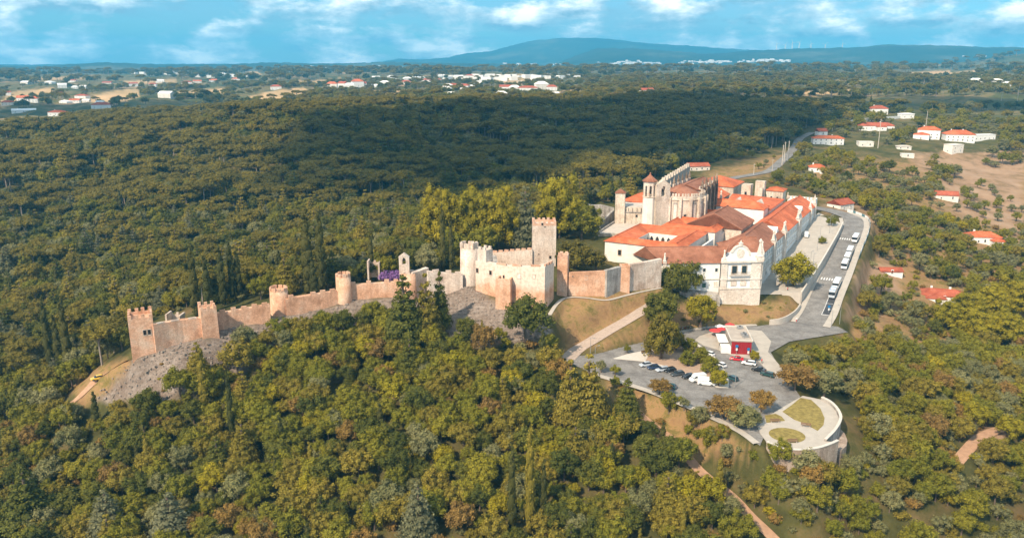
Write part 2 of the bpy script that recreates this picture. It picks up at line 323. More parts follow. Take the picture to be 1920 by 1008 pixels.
RIDGES = [ridge([(-400,125),(0,125),(60,123),(130,126),(190,121),(240,119),(330,121),(450,121),(540,118),(640,120),(760,117),(850,119),(960,121),(1200,128),(1500,140),(2000,150)], 7600)+(900, .9),
 ridge([(-400,150),(900,140),(1030,126),(1055,112),(1080,102),(1110,92),(1170,90),(1230,96),(1300,101),(1380,95),(1450,92),(1540,90),(1625,84),(1700,85),(1780,88),(1920,92),(2300,100)], 8800)+(1100, 1.0),
 ridge([(-400,150),(600,126),(730,117),(760,110),(800,112),(850,108),(880,100),(920,97),(960,86),(1000,76),(1040,72),(1100,71),(1140,74),(1180,80),(1250,85),(1320,90),(1400,95),(1500,100),(1900,112)], 12500)+(1500, 1.0),
 ridge([(-400,150),(1500,135),(1760,118),(1830,105),(1890,98),(1960,96),(2300,110)], 5200)+(500, .8)]
def fbm(x, y, s, seed=0):
    v = 0
    for k in range(4):
        f = 2**k/s; a = .5**k
        v = v+a*np.sin(x*f*6.1+seed+1.7*k+1.3*np.sin(y*f*3.7+k))*np.sin(y*f*5.3+seed*2.1+.9*k+1.1*np.sin(x*f*4.1+2*k))
    return v
def base_h(x, y):
    x = np.asarray(x, float); y = np.asarray(y, float); sh = x.shape; x = x.ravel(); y = y.ravel(); out = np.empty(len(x))
    for i in range(0, len(x), 40000):
        w = warp(x[i:i+40000], y[i:i+40000]); out[i:i+40000] = kern(((w[:, None]-CW[None])**2).sum(-1))@WT[:n_]+WT[n_]
    r = np.hypot(x, y); a = np.arctan2(x, y)
    t = np.clip((r-3600)/1200, 0, 1); t = t*t*(3-2*t); out = out*(1-t)+(22+8*fbm(x, y, 1500, 4))*t
    for ra, rz_, r0, sg, k in RIDGES:
        w = np.exp(-((r-r0)/sg)**2); zr = np.interp(a, ra, rz_)+fbm(x, y, 900, r0)*4*k
        out = np.where(zr*w > out*w, out*(1-w)+zr*w, out)
    far = np.clip((r-600)/900, 0, 1); out += far*fbm(x, y, 260, 2)*4.5+np.clip((r-150)/200, 0, 1)*fbm(x, y, 45, 9)*.7
    out += np.clip((r-400)/150, 0, 1)*np.clip((1100-r)/200, 0, 1)*np.clip((40-x)/150, 0, 1)*(fbm(x+y*.4, y, 210, 5)*6)
    return out.reshape(sh)

# ------------------------------------------------------------------ pads and ribbons that the ground follows
def polyd(x, y, poly):
    """signed distance (negative inside)"""
    p = np.array([q[:2] for q in poly]); n = len(p); d = np.full(x.shape, 1e9); ins = np.zeros(x.shape, bool)
    for i in range(n):
        a, b = p[i], p[(i+1) % n]; e = b-a; t = np.clip(((x-a[0])*e[0]+(y-a[1])*e[1])/(e@e+1e-9), 0, 1)
        d = np.minimum(d, np.hypot(x-a[0]-t*e[0], y-a[1]-t*e[1]))
        c = (a[1] > y) != (b[1] > y); xi = a[0]+(y-a[1])*e[0]/(e[1] if abs(e[1]) > 1e-9 else 1e-9); ins ^= c & (x < xi)
    return np.where(ins, -d, d)
def lined(x, y, pts):
    d = np.full(x.shape, 1e9); z = np.zeros(x.shape)
    for a, b in zip(pts[:-1], pts[1:]):
        ex, ey = b[0]-a[0], b[1]-a[1]; t = np.clip(((x-a[0])*ex+(y-a[1])*ey)/(ex*ex+ey*ey+1e-9), 0, 1)
        dd = np.hypot(x-a[0]-t*ex, y-a[1]-t*ey); zz = a[2]+t*(b[2]-a[2]); m = dd < d; d = np.where(m, dd, d); z = np.where(m, zz, z)
    return d, z
PADS = []          # ('poly', poly, zfun, blend, drop) / ('line', pts, half width, blend, drop)
O0 = P(1427, 477, 20); _n = math.hypot(.56, 1); E1 = (.56/_n, 1/_n); E2 = (1/_n, -.56/_n)
def ST(s, t): return (O0[0]+s*E1[0]+t*E2[0], O0[1]+s*E1[1]+t*E2[1])
def to_s(x, y): return (x-O0[0])*E1[0]+(y-O0[1])*E1[1]
def plaza_z(x, y): return np.clip(5.6+to_s(x, y)*.0655, 4.6, 14.2)
def flat(z): return lambda x, y: x*0+z
PARK = [PX(*p) for p in [(1062,676),(1062,668),(1100,660),(1205,637),(1276,622),(1330,614),(1420,611),(1500,600),(1560,606),(1590,622),(1480,640),(1445,660),(1470,700),(1500,742),(1498,748),(1452,774),(1440,800),(1425,835),(1388,806),(1320,772),(1259,748),(1215,731),(1150,710),(1104,697)]]
PADS.append(('poly', PARK, flat(0), 6, .3))
arcL = [(1425,812),(1440,832),(1462,842),(1496,846.5),(1530,843),(1555,835),(1568,829)]
arcU = [(1545,827),(1560,812),(1570,797),(1573,784),(1566,769),(1554,757),(1539,749)]
TERR = [PX(*p) for p in arcL+arcU+[(1505,742),(1470,762),(1440,780),(1420,800)]]
_tc = np.mean(np.array(TERR), 0); PADS.append(('poly', [tuple(_tc+(np.array(p)-_tc)*(.86 if i < 14 else 1)) for i, p in enumerate(TERR)], flat(0), 2.0, .3))
ROADL = [P(*p) for p in [(1492,604,0.05),(1508,580,1.4),(1523,547,3.3),(1542,509,5.7),(1563,463,8.9),(1575,440,10.8),(1582,421,12.3),(1580,409,13.2),(1563,401,13.7),(1538,394,14.1),(1500,388,14.8)]]
def offset(pts, w):
    out = []
    for i, p in enumerate(pts):
        a, b = pts[max(i-1, 0)], pts[min(i+1, len(pts)-1)]; dx, dy = b[0]-a[0], b[1]-a[1]; L = math.hypot(dx, dy)
        out.append((p[0]+dy/L*w, p[1]-dx/L*w, p[2]))
    return out
ROADR = offset(ROADL, 9.6)
PLW = [P(*p) for p in [(1501,552,5.5),(1512,535,6.5),(1536,498,8.6),(1568,443,11.9),(1579,420,13.2)]]
PLAZA = [ST(-6, 1.5), ST(0, .05), ST(126, .05), ST(140, .05)]+[p[:2] for p in PLW[::-1]]
CONV = [ST(-20, -50), ST(-20, -20), ST(0, -1), ST(126, -1), ST(150, -40), ST(100, -75), ST(30, -64), ST(0, -62)]
PADS.append(('poly', CONV, lambda x, y: x*0+13.5, 6, 0))
PADS.append(('poly', PLAZA, plaza_z, 3, .25))
PADS.append(('line', offset(ROADL, 5.5), 7.6, 5, .35))
FARROAD = [P(*p) for p in [(1330,350,17),(1348,342,17),(1378,333,17),(1407,328,17),(1440,321,17),(1457,310,17),(1466,301,17),(1478,291,17.5),(1490,276,19),(1500,260,21),(1523,248,23)]]
PADS.append(('line', FARROAD, 4.6, 8, .35))
RAMP = [P(*p) for p in [(1064,672,.05),(1082,655,.4),(1110,638,2.2),(1140,620,4),(1170,603,6),(1200,585,8.3),(1225,570,9.6)]]
PADS.append(('line', RAMP, 3.2, 4, .25))
FOOT = [P(*p) for p in [(1030,590,11.4),(1046,567,12.9),(1066,557,13.3),(1100,558,13.1),(1137,562,12.6),(1175,553,12.7),(1205,546,12.8),(1240,539,12.9)]]
PADS.append(('line', FOOT, 1.3, 1.5, .2))
TRACK = [P(*p) for p in [(1180,752,-3.2),(1202,779,-5.2),(1242,810,-8),(1270,832,-9),(1310,880,-11.5),(1370,928,-14),(1405,965,-15.5),(1445,1003,-17),(1480,1040,-18.5)]]
PADS.append(('line', TRACK, 2.2, 4, .25))
LTRACK = [P(*p) for p in [(132,757,-11),(150,742,-9),(170,722,-6.5),(184,709,-5),(214,690,-1.5),(242,674,2.5)]]
PADS.append(('line', LTRACK, 2.0, 3, .2))
RTRACK = [P(*p) for p in [(1790,870,-17),(1812,845,-16),(1835,822,-15),(1870,806,-14.5),(1900,803,-14.5)]]
PADS.append(('line', RTRACK, 2.4, 4, .25))
RTRACK2 = [P(*p) for p in [(1678,622,-9),(1700,640,-10),(1722,655,-10.6),(1745,668,-11.5)]]
PADS.append(('line', RTRACK2, 1.6, 4, .25))
COURT = [PX(*p, 19) for p in [(1121,439),(1154,417),(1212,421),(1212,436)]]
PADS.append(('poly', COURT, flat(19), 5, .25))
def hgt(x, y):
    x = np.asarray(x, float); y = np.asarray(y, float); z = base_h(x, y)
    near = (np.hypot(x, y) < 1100)
    xn, yn, zn = x[near], y[near], z[near]
    for p in PADS:
        if p[0] == 'poly': d = polyd(xn, yn, p[1]); zt = p[2](xn, yn)-p[4]; bl = p[3]
        else: d, zt = lined(xn, yn, p[1]); d = d-p[2]; zt = zt-p[4]; bl = p[3]
        t = np.clip(d/bl, 0, 1); t = t*t*(3-2*t); zn = zt*(1-t)+zn*t
    z[near] = zn; return z
def h1(x, y): return float(hgt(np.array([x]), np.array([y]))[0])
def inpoly(px, py, poly): return polyd(px, py, poly) < 0

# ------------------------------------------------------------------ the ground sheet
ang = np.concatenate([np.linspace(-75, -36, 30)[:-1], np.linspace(-36, 36, 600), np.linspace(36, 75, 30)[1:]])*math.pi/180
rad = np.concatenate([np.linspace(12, 120, 18)[:-1], np.linspace(120, 460, 230)[:-1], np.linspace(460, 1000, 110)[:-1], np.geomspace(1000, 14500, 150)])
AG, RD = np.meshgrid(ang, rad); gx, gy = RD*np.sin(AG), RD*np.cos(AG); gz = hgt(gx, gy)
nr, na = gx.shape
me = bpy.data.meshes.new('ground'); me.vertices.add(nr*na); me.vertices.foreach_set('co', np.stack([gx, gy, gz], -1).ravel().astype(np.float32))
ii, jj = np.meshgrid(np.arange(nr-1), np.arange(na-1), indexing='ij'); q = np.stack([ii*na+jj, ii*na+jj+1, (ii+1)*na+jj+1, (ii+1)*na+jj], -1).reshape(-1, 4)[:, ::-1]
me.loops.add(q.size); me.loops.foreach_set('vertex_index', q.ravel().astype(np.int32)); me.polygons.add(len(q))
me.polygons.foreach_set('loop_start', np.arange(len(q), dtype=np.int32)*4); me.polygons.foreach_set('use_smooth', np.ones(len(q), bool)); me.update(); me.validate()
gpx, gpy = proj(gx, gy, gz)
RUBBLE = [[(180,750),(215,700),(249,673),(300,655),(346,638),(400,630),(420,612),(510,592),(540,588),(640,566),(780,552),(815,552),(840,545),(872,530),(900,550),(930,570),(1000,585),(1030,590),(1035,625),(980,650),(880,650),(820,610),(700,610),(560,640),(440,700),(300,760)]]
DRY = [[(1625,520),(1650,440),(1625,395),(1540,375),(1500,352),(1520,300),(1700,300),(1960,285),(1960,625),(1760,650),(1640,655),(1600,640),(1600,600)],[(1030,585),(1066,553),(1240,535),(1240,560),(1200,600),(1130,640),(1064,665),(1050,620)],[(1290,560),(1350,575),(1430,570),(1480,552),(1505,580),(1490,602),(1400,606),(1330,612),(1260,625),(1130,655),(1110,645),(1215,600)],
 [(1140,712),(1260,752),(1330,790),(1420,850),(1330,850),(1200,770),(1150,750)],[(1180,745),(1290,800),(1330,850),(1300,880),(1200,790)],[(130,710),(180,690),(240,668),(246,682),(200,730),(150,760)],[(1290,345),(1340,320),(1400,305),(1460,290),(1480,290),(1440,330),(1340,350)]]
SOIL = [[(1760,345),(1800,325),(1920,300),(1920,470),(1860,420),(1790,405)],[(1610,500),(1680,480),(1690,560),(1650,600),(1590,590)],[(1540,385),(1600,370),(1680,375),(1640,430)],[(1700,290),(1920,285),(1920,330),(1760,350)],[(1780,760),(1920,700),(1920,800),(1840,850)]]
FIELD = [[(560,152),(640,148),(645,156),(570,160)],[(230,152),(330,148),(330,154),(240,158)],[(700,172),(800,168),(800,176),(710,180)],[(1060,165),(1150,160),(1150,168),(1070,172)],[(330,172),(420,166),(430,176),(340,184)],[(880,142),(980,139),(980,144),(885,147)],[(60,146),(180,142),(180,148),(60,152)],[(1500,172),(1620,166),(1630,174),(1510,180)],[(1560,152),(1680,150),(1680,156),(1570,158)],[(0,190),(20,172),(100,164),(100,178),(40,188),(0,205)],[(150,188),(200,172),(260,165),(262,180),(200,200)],[(450,188),(500,172),(570,164),(590,178),(520,195)],[(1670,138),(1780,132),(1785,145),(1690,148)],[(1775,138),(1840,130),(1850,140),(1780,145)],[(460,138),(475,130),(490,140),(475,146)],[(930,150),(1000,146),(1000,158),(940,160)],[(1370,182),(1440,180),(1440,195),(1380,198)]]
def mask(polys, soft):
    m = np.zeros(gx.shape); sel = (gpx > -300) & (gpx < 2300) & (gy > 60) & (gy < 5000)
    wob = fbm(gx, gy, 40, 3)*.5+fbm(gx, gy, 11, 8)*.3
    for p in polys:
        d = polyd(gpx[sel], gpy[sel], p)+wob[sel]*soft*1.5; m[sel] = np.maximum(m[sel], np.clip(.5-d/soft/2, 0, 1))
    return m
ca = me.color_attributes.new('mask', 'FLOAT_COLOR', 'POINT')
mk = np.stack([mask(RUBBLE, 6), mask(DRY, 6), mask(SOIL, 9), mask(FIELD, 1.2)], -1)
ca.data.foreach_set('color', mk.ravel().astype(np.float32))
m, t, b = mat('ground'); p = pos(t)
at = nd(t, 'ShaderNodeAttribute', attribute_name='mask'); sp = nd(t, 'ShaderNodeSeparateColor'); lk(t, at.outputs['Color'], sp.inputs[0])
und = ramp(t, [(.32, (.035, .035, .014)), (.48, (.085, .08, .025)), (.6, (.15, .11, .045)), (.74, (.24, .145, .075))]); lk(t, noise(t, p, .045, 9, .72), und.inputs[0])
fr = ramp(t, [(.34, (.045, .055, .02)), (.46, (.1, .1, .035)), (.52, (.2, .15, .065)), (.57, (.09, .09, .03)), (.64, (.36, .23, .12))]); lk(t, noise(t, p, .0055, 10, .66, .6), fr.inputs[0])
g = nd(t, 'ShaderNodeNewGeometry'); ln = nd(t, 'ShaderNodeVectorMath', operation='LENGTH'); lk(t, g.outputs['Position'], ln.inputs[0])
fm = nd(t, 'ShaderNodeMapRange', _1=700, _2=1400); lk(t, ln.outputs['Value'], fm.inputs[0])
c = mixc(t, fm.outputs[0], und.outputs[0], fr.outputs[0])
fm2 = nd(t, 'ShaderNodeMapRange', _1=5500, _2=7000); lk(t, ln.outputs['Value'], fm2.inputs[0])
fw_ = ramp(t, [(.4, (.02, .035, .02)), (.55, (.045, .06, .03)), (.66, (.12, .12, .07))]); lk(t, noise(t, p, .0014, 8, .65), fw_.inputs[0]); c = mixc(t, fm2.outputs[0], c, fw_.outputs[0])
rb = ramp(t, [(.3, (.15, .115, .09)), (.5, (.28, .22, .178)), (.7, (.42, .35, .295))]); lk(t, noise(t, p, .9, 8, .8), rb.inputs[0])
rb2 = ramp(t, [(.35, (.5, .42, .36)), (.6, (1, 1, 1))]); lk(t, noise(t, p, .12, 6, .7), rb2.inputs[0])
c = mixc(t, sp.outputs[0], c, mixc(t, .7, rb.outputs[0], rb2.outputs[0], 'MULTIPLY'))
dr = ramp(t, [(.3, (.1, .085, .022)), (.42, (.2, .15, .05)), (.5, (.33, .2, .09)), (.6, (.26, .15, .075)), (.7, (.15, .125, .035))]); lk(t, noise(t, p, .16, 10, .78, .4), dr.inputs[0])
c = mixc(t, sp.outputs[1], c, dr.outputs[0])
so_ = ramp(t, [(.32, (.16, .11, .045)), (.5, (.36, .225, .135)), (.7, (.42, .28, .18))]); lk(t, noise(t, p, .05, 9, .7), so_.inputs[0])
c = mixc(t, sp.outputs[2], c, so_.outputs[0])
fi = ramp(t, [(.3, (.4, .27, .12)), (.7, (.56, .36, .19))]); lk(t, noise(t, p, .01, 6, .6), fi.inputs[0])
c = mixc(t, at.outputs['Alpha'], c, fi.outputs[0])
lk(t, c, b.inputs['Base Color']); b.inputs['Roughness'].default_value = .98; b.inputs['Specular IOR Level'].default_value = .05
bump(t, b, noise(t, p, .8, 8, .75), .9, .6)
me.materials.append(m); go = bpy.data.objects.new('ground', me); COL.objects.link(go); tag(go, kind='structure', label='rolling hillside ground with dry grass, soil and fields')

# ------------------------------------------------------------------ roads and paving
def sheet(name, poly, z, m, th=0, label=None, parent=None):
    """poly in plan; z number or function; th > 0 gives a kerbed slab standing proud"""
    bm = bmesh.new(); zz = (lambda x, y: z) if not callable(z) else z
    vs = [bm.verts.new((q[0], q[1], float(zz(q[0], q[1])))) for q in poly]; f = bm.faces.new(vs)
    if f.normal.z < 0: f.normal_flip()
    bm.normal_update()
    if f.normal.z < 0: f.normal_flip()
    if th:
        r = bmesh.ops.extrude_face_region(bm, geom=[f]); nv = [e for e in r['geom'] if isinstance(e, bmesh.types.BMVert)]
        bmesh.ops.translate(bm, verts=nv, vec=(0, 0, th))
    bmesh.ops.triangulate(bm, faces=[q for q in bm.faces if len(q.verts) > 4]); bmesh.ops.recalc_face_normals(bm, faces=bm.faces)
    me = bpy.data.meshes.new(name); bm.to_mesh(me); bm.free(); me.materials.append(M[m]); o = bpy.data.objects.new(name, me); COL.objects.link(o)
    if parent: o.parent = parent
    else: tag(o, kind='structure', label=label)
    ORG[o] = (0, 0, 0); return o
def smooth_line(pts, k=5):
    out = []
    for i in range(len(pts)-1):
        p0, p1, p2, p3 = (np.array(pts[max(i-1, 0)]), np.array(pts[i]), np.array(pts[i+1]), np.array(pts[min(i+2, len(pts)-1)]))
        for j in range(k):
            t = j/k; out.append(tuple(.5*(2*p1+(p2-p0)*t+(2*p0-5*p1+4*p2-p3)*t*t+(3*p1-p0-3*p2+p3)*t**3)))
    return out+[tuple(pts[-1])]
def ribbon(name, pts, wl, wr, m, dz=0.0, th=0, label=None, parent=None, follow=False):
    pts = smooth_line(pts); L = offset(pts, -wl) if wl else pts; Rr = offset(pts, wr); b = MB(); n = len(pts)
    if follow: L = [(x, y, h1(x, y)) for x, y, _ in L]; Rr = [(x, y, h1(x, y)) for x, y, _ in Rr]
    for q in (L, Rr): b.v += [(x, y, z+dz+th) for x, y, z in q]
    b.f += [(n+i, n+i+1, i+1, i) for i in range(n-1)]
    if th:
        for q in (L, Rr): b.v += [(x, y, z+dz-.1) for x, y, z in q]
        b.f += [(i, i+1, 2*n+i+1, 2*n+i) for i in range(n-1)]+[(3*n+i, 3*n+i+1, n+i+1, n+i) for i in range(n-1)]
    o = b.build(name, m, parent)
    if not parent: tag(o, kind='structure', label=label)
    return o
sheet('car_park', PARK, .0, 'asphalt', label='grey asphalt car park below the convent')
hill_road = ribbon('road', ROADL, 0, 9.6, 'asphalt', .012, label='asphalt road climbing beside the convent plaza')
ribbon('road', FARROAD, 3.6, 3.6, 'asphalt', .03, label='asphalt road winding away behind the convent')
ribbon('path', RAMP, 2.6, 2.6, 'cobble', .02, label='pale cobbled ramp climbing towards the castle')
ribbon('path', FOOT, .7, .7, 'paving', .0, label='narrow pale path along the foot of the stone wall')
ribbon('path', TRACK, 1.6, 1.6, 'dirt', .05, label='reddish dirt track through the scrub below the car park')
ribbon('path', LTRACK, 1.4, 1.4, 'dirt', .05, label='short reddish track by the corner tower')
ribbon('path', RTRACK, 1.8, 1.8, 'dirt', .05, label='pale dirt track curving between bushes on the right')
ribbon('path', RTRACK2, 1.1, 1.1, 'cobble', .05, label='pale path between trees on the right slope')
plz = sheet('plaza', PLAZA, lambda x, y: float(plaza_z(x, y)), 'paving', label='pale paved plaza along the long convent front')
# pavements with kerbs
ribbon('pavement', [P(*p) for p in [(1104,661,0),(1160,648,0),(1205,638,0),(1240,630,0),(1276,623,0),(1327,615,0),(1380,612,0),(1420,610,0)]], 1.6, 0, 'paving', .0, .12, label='pale kerb strip along the upper edge of the car park')
ribbon('pavement', [P(*p) for p in [(1104,696,0),(1150,709,0),(1215,729,0),(1259,746,0),(1320,771,0),(1388,804,0),(1425,830,0)]], 0, 1.9, 'paving', .0, .12, label='pale pavement along the lower edge of the car park')
ribbon('pavement', ROADL[:8], 1.9, 0, 'paving', .0, .14, label='pavement between the hill road and the plaza wall')
ribbon('pavement', ROADR[:9], 0, 2.6, 'paving', .0, .14, label='pavement on the outer side of the hill road')
KIOSKPAD = [PX(*p) for p in [(1303,637),(1312,630),(1330,624),(1372,616),(1428,620),(1446,640),(1440,660),(1470,694),(1466,708),(1452,708),(1420,675),(1371,665),(1345,655),(1318,647)]]
sheet('pavement', KIOSKPAD, 0, 'paving', .12, label='pale paved apron around the red kiosk')
ISL = [PX(*p) for p in [(1150,672),(1175,664),(1215,656),(1256,643),(1283,637),(1300,640),(1318,651),(1340,668),(1356,688),(1367,714),(1366,727),(1345,726),(1310,712),(1259,691),(1205,677)]]
isl = sheet('traffic_island', ISL, 0, 'kerb', .13, label='raised traffic island with beaten earth in the car park')
ix, iy = sum(p[0] for p in ISL)/len(ISL), sum(p[1] for p in ISL)/len(ISL)
sheet('island_earth', [(ix+(p[0]-ix)*.93, iy+(p[1]-iy)*.88) for p in ISL[2:]], .135, 'earth', .02, parent=isl)
TPAV = TERR
sheet('terrace', TPAV, .0, 'paving', .13, label='pale paved round lookout terrace')
BEDS = [[(1467,772),(1484,760),(1501,746),(1521,750),(1538,766),(1546,784),(1544,797),(1533,808),(1508,794),(1489,787)],[(1434,779),(1454,776),(1465,781),(1472,789),(1437,793)]]
BEDL = ['large dry lawn bed on the round terrace', 'small dry lawn bed at the terrace entrance']
cx_, cy_, _ = P(1475.6, 816, 0)
BEDS.append(None); BEDL.append('circular dry lawn bed in the middle of the terrace')
for bd, lb in zip(BEDS, BEDL):
    poly = [PX(*p) for p in bd] if bd else [(cx_+4.6*math.cos(a*.262), cy_+4.3*math.sin(a*.262)) for a in range(24)]
    o = sheet('lawn', poly, .1, 'drygrass', .09, label=lb)
# bus bay with white lines, zebra crossings
bay0, bay1 = 2.0, 27.0
def along(pts, d):
    for a, b_ in zip(pts[:-1], pts[1:]):
        L = math.dist(a[:2], b_[:2])
        if d <= L or b_ is pts[-1]: t = d/L; return tuple(a[i]+(b_[i]-a[i])*t for i in range(3)), math.atan2(b_[1]-a[1], b_[0]-a[0])
        d -= L
RSM = smooth_line(ROADL)
def on_road(d, off, dz=0):
    p, a = along(RSM, d); return (p[0]+math.sin(a)*off, p[1]-math.cos(a)*off, p[2]+dz), a
bay_pts = [on_road(d, 6.9)[0] for d in (12, 18, 24, 30)]
ribbon('bus_bay', bay_pts, 0, 2.6, 'newasphalt', .03, parent=hill_road)
def dash(parent, d0, d1, off, w):
    b = MB(); (p0, a), (p1, _) = on_road(d0, off, .04), on_road(d1, off, .04); nx, ny = math.sin(a)*w/2, -math.cos(a)*w/2
    b.add([(p0[0]-nx, p0[1]-ny, p0[2]), (p0[0]+nx, p0[1]+ny, p0[2]), (p1[0]+nx, p1[1]+ny, p1[2]), (p1[0]-nx, p1[1]-ny, p1[2])], [(0, 1, 2, 3)])
    return b.build('road_marking', 'paintwhite', parent)
for k in range(6): dash(hill_road, 11+3.3*k, 14.2+3.3*k, 6.8, .2)
dash(hill_road, 11, 11.3, 8.1, 2.6); dash(hill_road, 29.6, 29.9, 8.1, 2.6); dash(hill_road, 23, 23.2, 8.1, 2.4)
for dd in (50, 112):
    for k in range(6): dash(hill_road, dd, dd+3, 1.0+k*1.05, .5)

# loose stones on the slope under the wall
rs = np.random.default_rng(5); bx_ = MB(); cand = 0
gsel = np.where((mk[..., 0].ravel() > .8) & (np.hypot(gx, gy).ravel() < 330))[0]
pick = rs.choice(gsel, 5200); SV = []; SF = []
cube = np.array([(-1, -1, -.6), (1, -1, -.6), (1, 1, -.6), (-1, 1, -.6), (-.7, -.7, .6), (.8, -.6, .5), (.6, .8, .6), (-.7, .6, .7)]); cf = [(3, 2, 1, 0), (4, 5, 6, 7), (0, 1, 5, 4), (1, 2, 6, 5), (2, 3, 7, 6), (3, 0, 4, 7)]
for k_, i_ in enumerate(pick):
    s_ = .1+.3*rs.random()**3; a_ = rs.uniform(0, 6.28); q_ = cube*s_*(1+rs.normal(0, .2, (8, 3))); x_, y_ = q_[:, 0]*math.cos(a_)-q_[:, 1]*math.sin(a_), q_[:, 0]*math.sin(a_)+q_[:, 1]*math.cos(a_)
    o_ = (gx.ravel()[i_]+rs.uniform(-.7, .7), gy.ravel()[i_]+rs.uniform(-.7, .7), gz.ravel()[i_]+.02); bx_.add([(x_[j]+o_[0], y_[j]+o_[1], q_[j, 2]+o_[2]) for j in range(8)], cf)
tag(bx_.build('rubble', 'darkrub'), 'loose grey stones strewn over the slope below the castle walls', 'stones', kind='stuff')

# ------------------------------------------------------------------ the castle
def wall_line(name, label, st, th=2.0, mer='salmon', m='salmon', mw=1.7, gap=1.0, mh=1.25, cat='wall', group=None, ragged=.25, deep=4):
    """curtain wall through stations (px, py of foot, foot height, py of wall head); merlons are parts"""
    pts = [P(a, b_, z) for a, b_, z, _ in st]; top = [ZT(q[3], p[1]) for q, p in zip(st, pts)]
    o = thing(name, label, cat, pts[0], group=group)
    back = offset(pts, -th); n = len(pts); b = MB()
    for q, zz in ((pts, None), (pts, top), (back, top), (back, None)):
        b.v += [(p[0], p[1], (p[2]-deep) if zz is None else zz[i]) for i, p in enumerate(q)]
    for k in range(3): b.f += [(k*n+i, k*n+i+1, (k+1)*n+i+1, (k+1)*n+i) for i in range(n-1)]
    b.f += [(3*n+i, 3*n+i+1, i+1, i) for i in range(n-1)]+[(0, n, 2*n, 3*n), (4*n-1, 3*n-1, 2*n-1, n-1)]
    b.build('wall', m, o)
    if mer:
        for i in range(n-1):
            a, c = pts[i], pts[i+1]; L = math.dist(a[:2], c[:2]); k = max(1, int(L/(mw+gap))); rz = math.atan2(c[1]-a[1], c[0]-a[0]); nx, ny = -math.sin(rz), math.cos(rz)
            for j in range(k):
                t = (j+.5)/k; r = random.random()
                if r < .06: continue
                h = mh*(1-ragged*random.random()); z = top[i]+(top[i+1]-top[i])*t
                inst('merlon', UB[mer], o, (a[0]+(c[0]-a[0])*t+nx*.32, a[1]+(c[1]-a[1])*t+ny*.32, z-.15), rz, (mw*(.9+.2*random.random()), .62, h+.15))
    return o
def round_tower(name, label, px, py, z, r, pytop, m='salmon', mer='salmon', nm=9, mh=1.2, back=0):
    x, y, _ = P(px, py, z); y += r*.8; top = ZT(pytop, y-r*.8); o = thing(name, label, 'tower', (x, y, z))
    MB().lathe((x, y, z), [(r*1.1, -5), (r*1.06, 0), (r*.97, top-z), (r*.97-.6, top-z+.001), (r*.97-.62, top-z-.8)], 24).build('wall', m, o, True)
    for i in range(nm):
        a = 2*math.pi*(i+.3)/nm; inst('merlon', UB[mer], o, (x+(r*.97-.32)*math.cos(a), y+(r*.97-.32)*math.sin(a), top-.1), a+math.pi/2, (r*1.05*2*math.pi/nm*.6, .6, mh*(.8+.3*random.random())))
    return o
def sq_tower(name, label, pl, pr, depth, pytop, m='salmon', mer='salmon', nx=3, ny=3, mh=1.3, batter=.97, cat='tower', deep=5, mat2=None):
    """square tower on the front foot corners pl, pr (px, py, z)"""
    a, c = P(*pl), P(*pr); rz = math.atan2(c[1]-a[1], c[0]-a[0]); w = math.dist(a[:2], c[:2]); ux, uy = math.cos(rz), math.sin(rz); vx, vy = -uy, ux
    cx, cy = (a[0]+c[0])/2+vx*depth/2, (a[1]+c[1])/2+vy*depth/2; z = min(a[2], c[2]); top = ZT(pytop, (a[1]+c[1])/2)
    o = thing(name, label, cat, (cx, cy, z))
    b = MB().box((cx, cy, z-deep), (w*1.02, depth*1.02, top-.9-z+deep), rz, batter); b.build('wall', m, o)
    w2, d2 = w*batter*1.02, depth*batter*1.02; p = MB()
    for sx, sy, lx, ly in ((0, -1, w2, .6), (0, 1, w2, .6), (-1, 0, .6, d2-1.2), (1, 0, .6, d2-1.2)):
        ox, oy = sx*(w2/2-.3), sy*(d2/2-.3); p.box((cx+ux*ox+vx*oy, cy+uy*ox+vy*oy, top-.9), (lx, ly, .9), rz)
    p.build('parapet', mat2 or m, o)
    for k in range(nx):
        for sy in (-1, 1):
            t = (k+.5)/nx-.5; ox, oy = t*w2, sy*(d2/2-.3)
            if nx > 2 and k in (0, nx-1): ox = math.copysign(w2/2-w2/nx*.3, t)
            inst('merlon', UB[mer], o, (cx+ux*ox+vx*oy, cy+uy*ox+vy*oy, top-.1), rz, (w2/nx*.58, .58, mh*(.75+.3*random.random())))
    for k in range(1, ny-1):
        for sx in (-1, 1):
            t = (k+.5)/ny-.5; oy, ox = t*d2, sx*(w2/2-.3); inst('merlon', UB[mer], o, (cx+ux*ox+vx*oy, cy+uy*ox+vy*oy, top-.1), rz, (.58, d2/ny*.58, mh*(.75+.3*random.random())))
    return o, (a, c, rz, top)
# corner tower at the far left end of the long wall
lt, (a, c, rz, top) = sq_tower('corner_tower', 'square salmon stone corner tower with a twin window at the end of the wall', (249,674,4.6), (293,660,6), 8.5, 597, mh=1.5, batter=1.0, nx=4, ny=4)
zc = ZT(620, a[1]+3)
window(lt, a, c, 4.3, zc-1.1, 1.1, 2.0, 'pale', 'dark'); window(lt, a, c, 5.6, zc-1.1, 1.1, 2.0, 'pale', 'dark')
wall_line('curtain_wall', 'plain-topped salmon wall between corner tower and tall square tower', [(293,660,6.2,608),(320,650,6.8,604),(346,642,7.3,600),(384,634,7.8,596)], mer='salmon_top', mw=2.2, gap=1.4, mh=.7, ragged=.7)
sq_tower('wall_tower', 'tall square salmon tower stepping forward from the long wall', (381,639,7.4), (412,632,7.8), 6.5, 580, nx=3, batter=.93)
wall_line('curtain_wall', 'crenellated salmon wall between square tower and small round tower', [(410,622,8.2,588),(431,617,8.6,585),(470,609,9.2,578),(508,602,9.8,571)])
round_tower('round_tower', 'smaller round salmon tower, lowest on the long wall', 522, 594, 9.6, 3.1, 547)
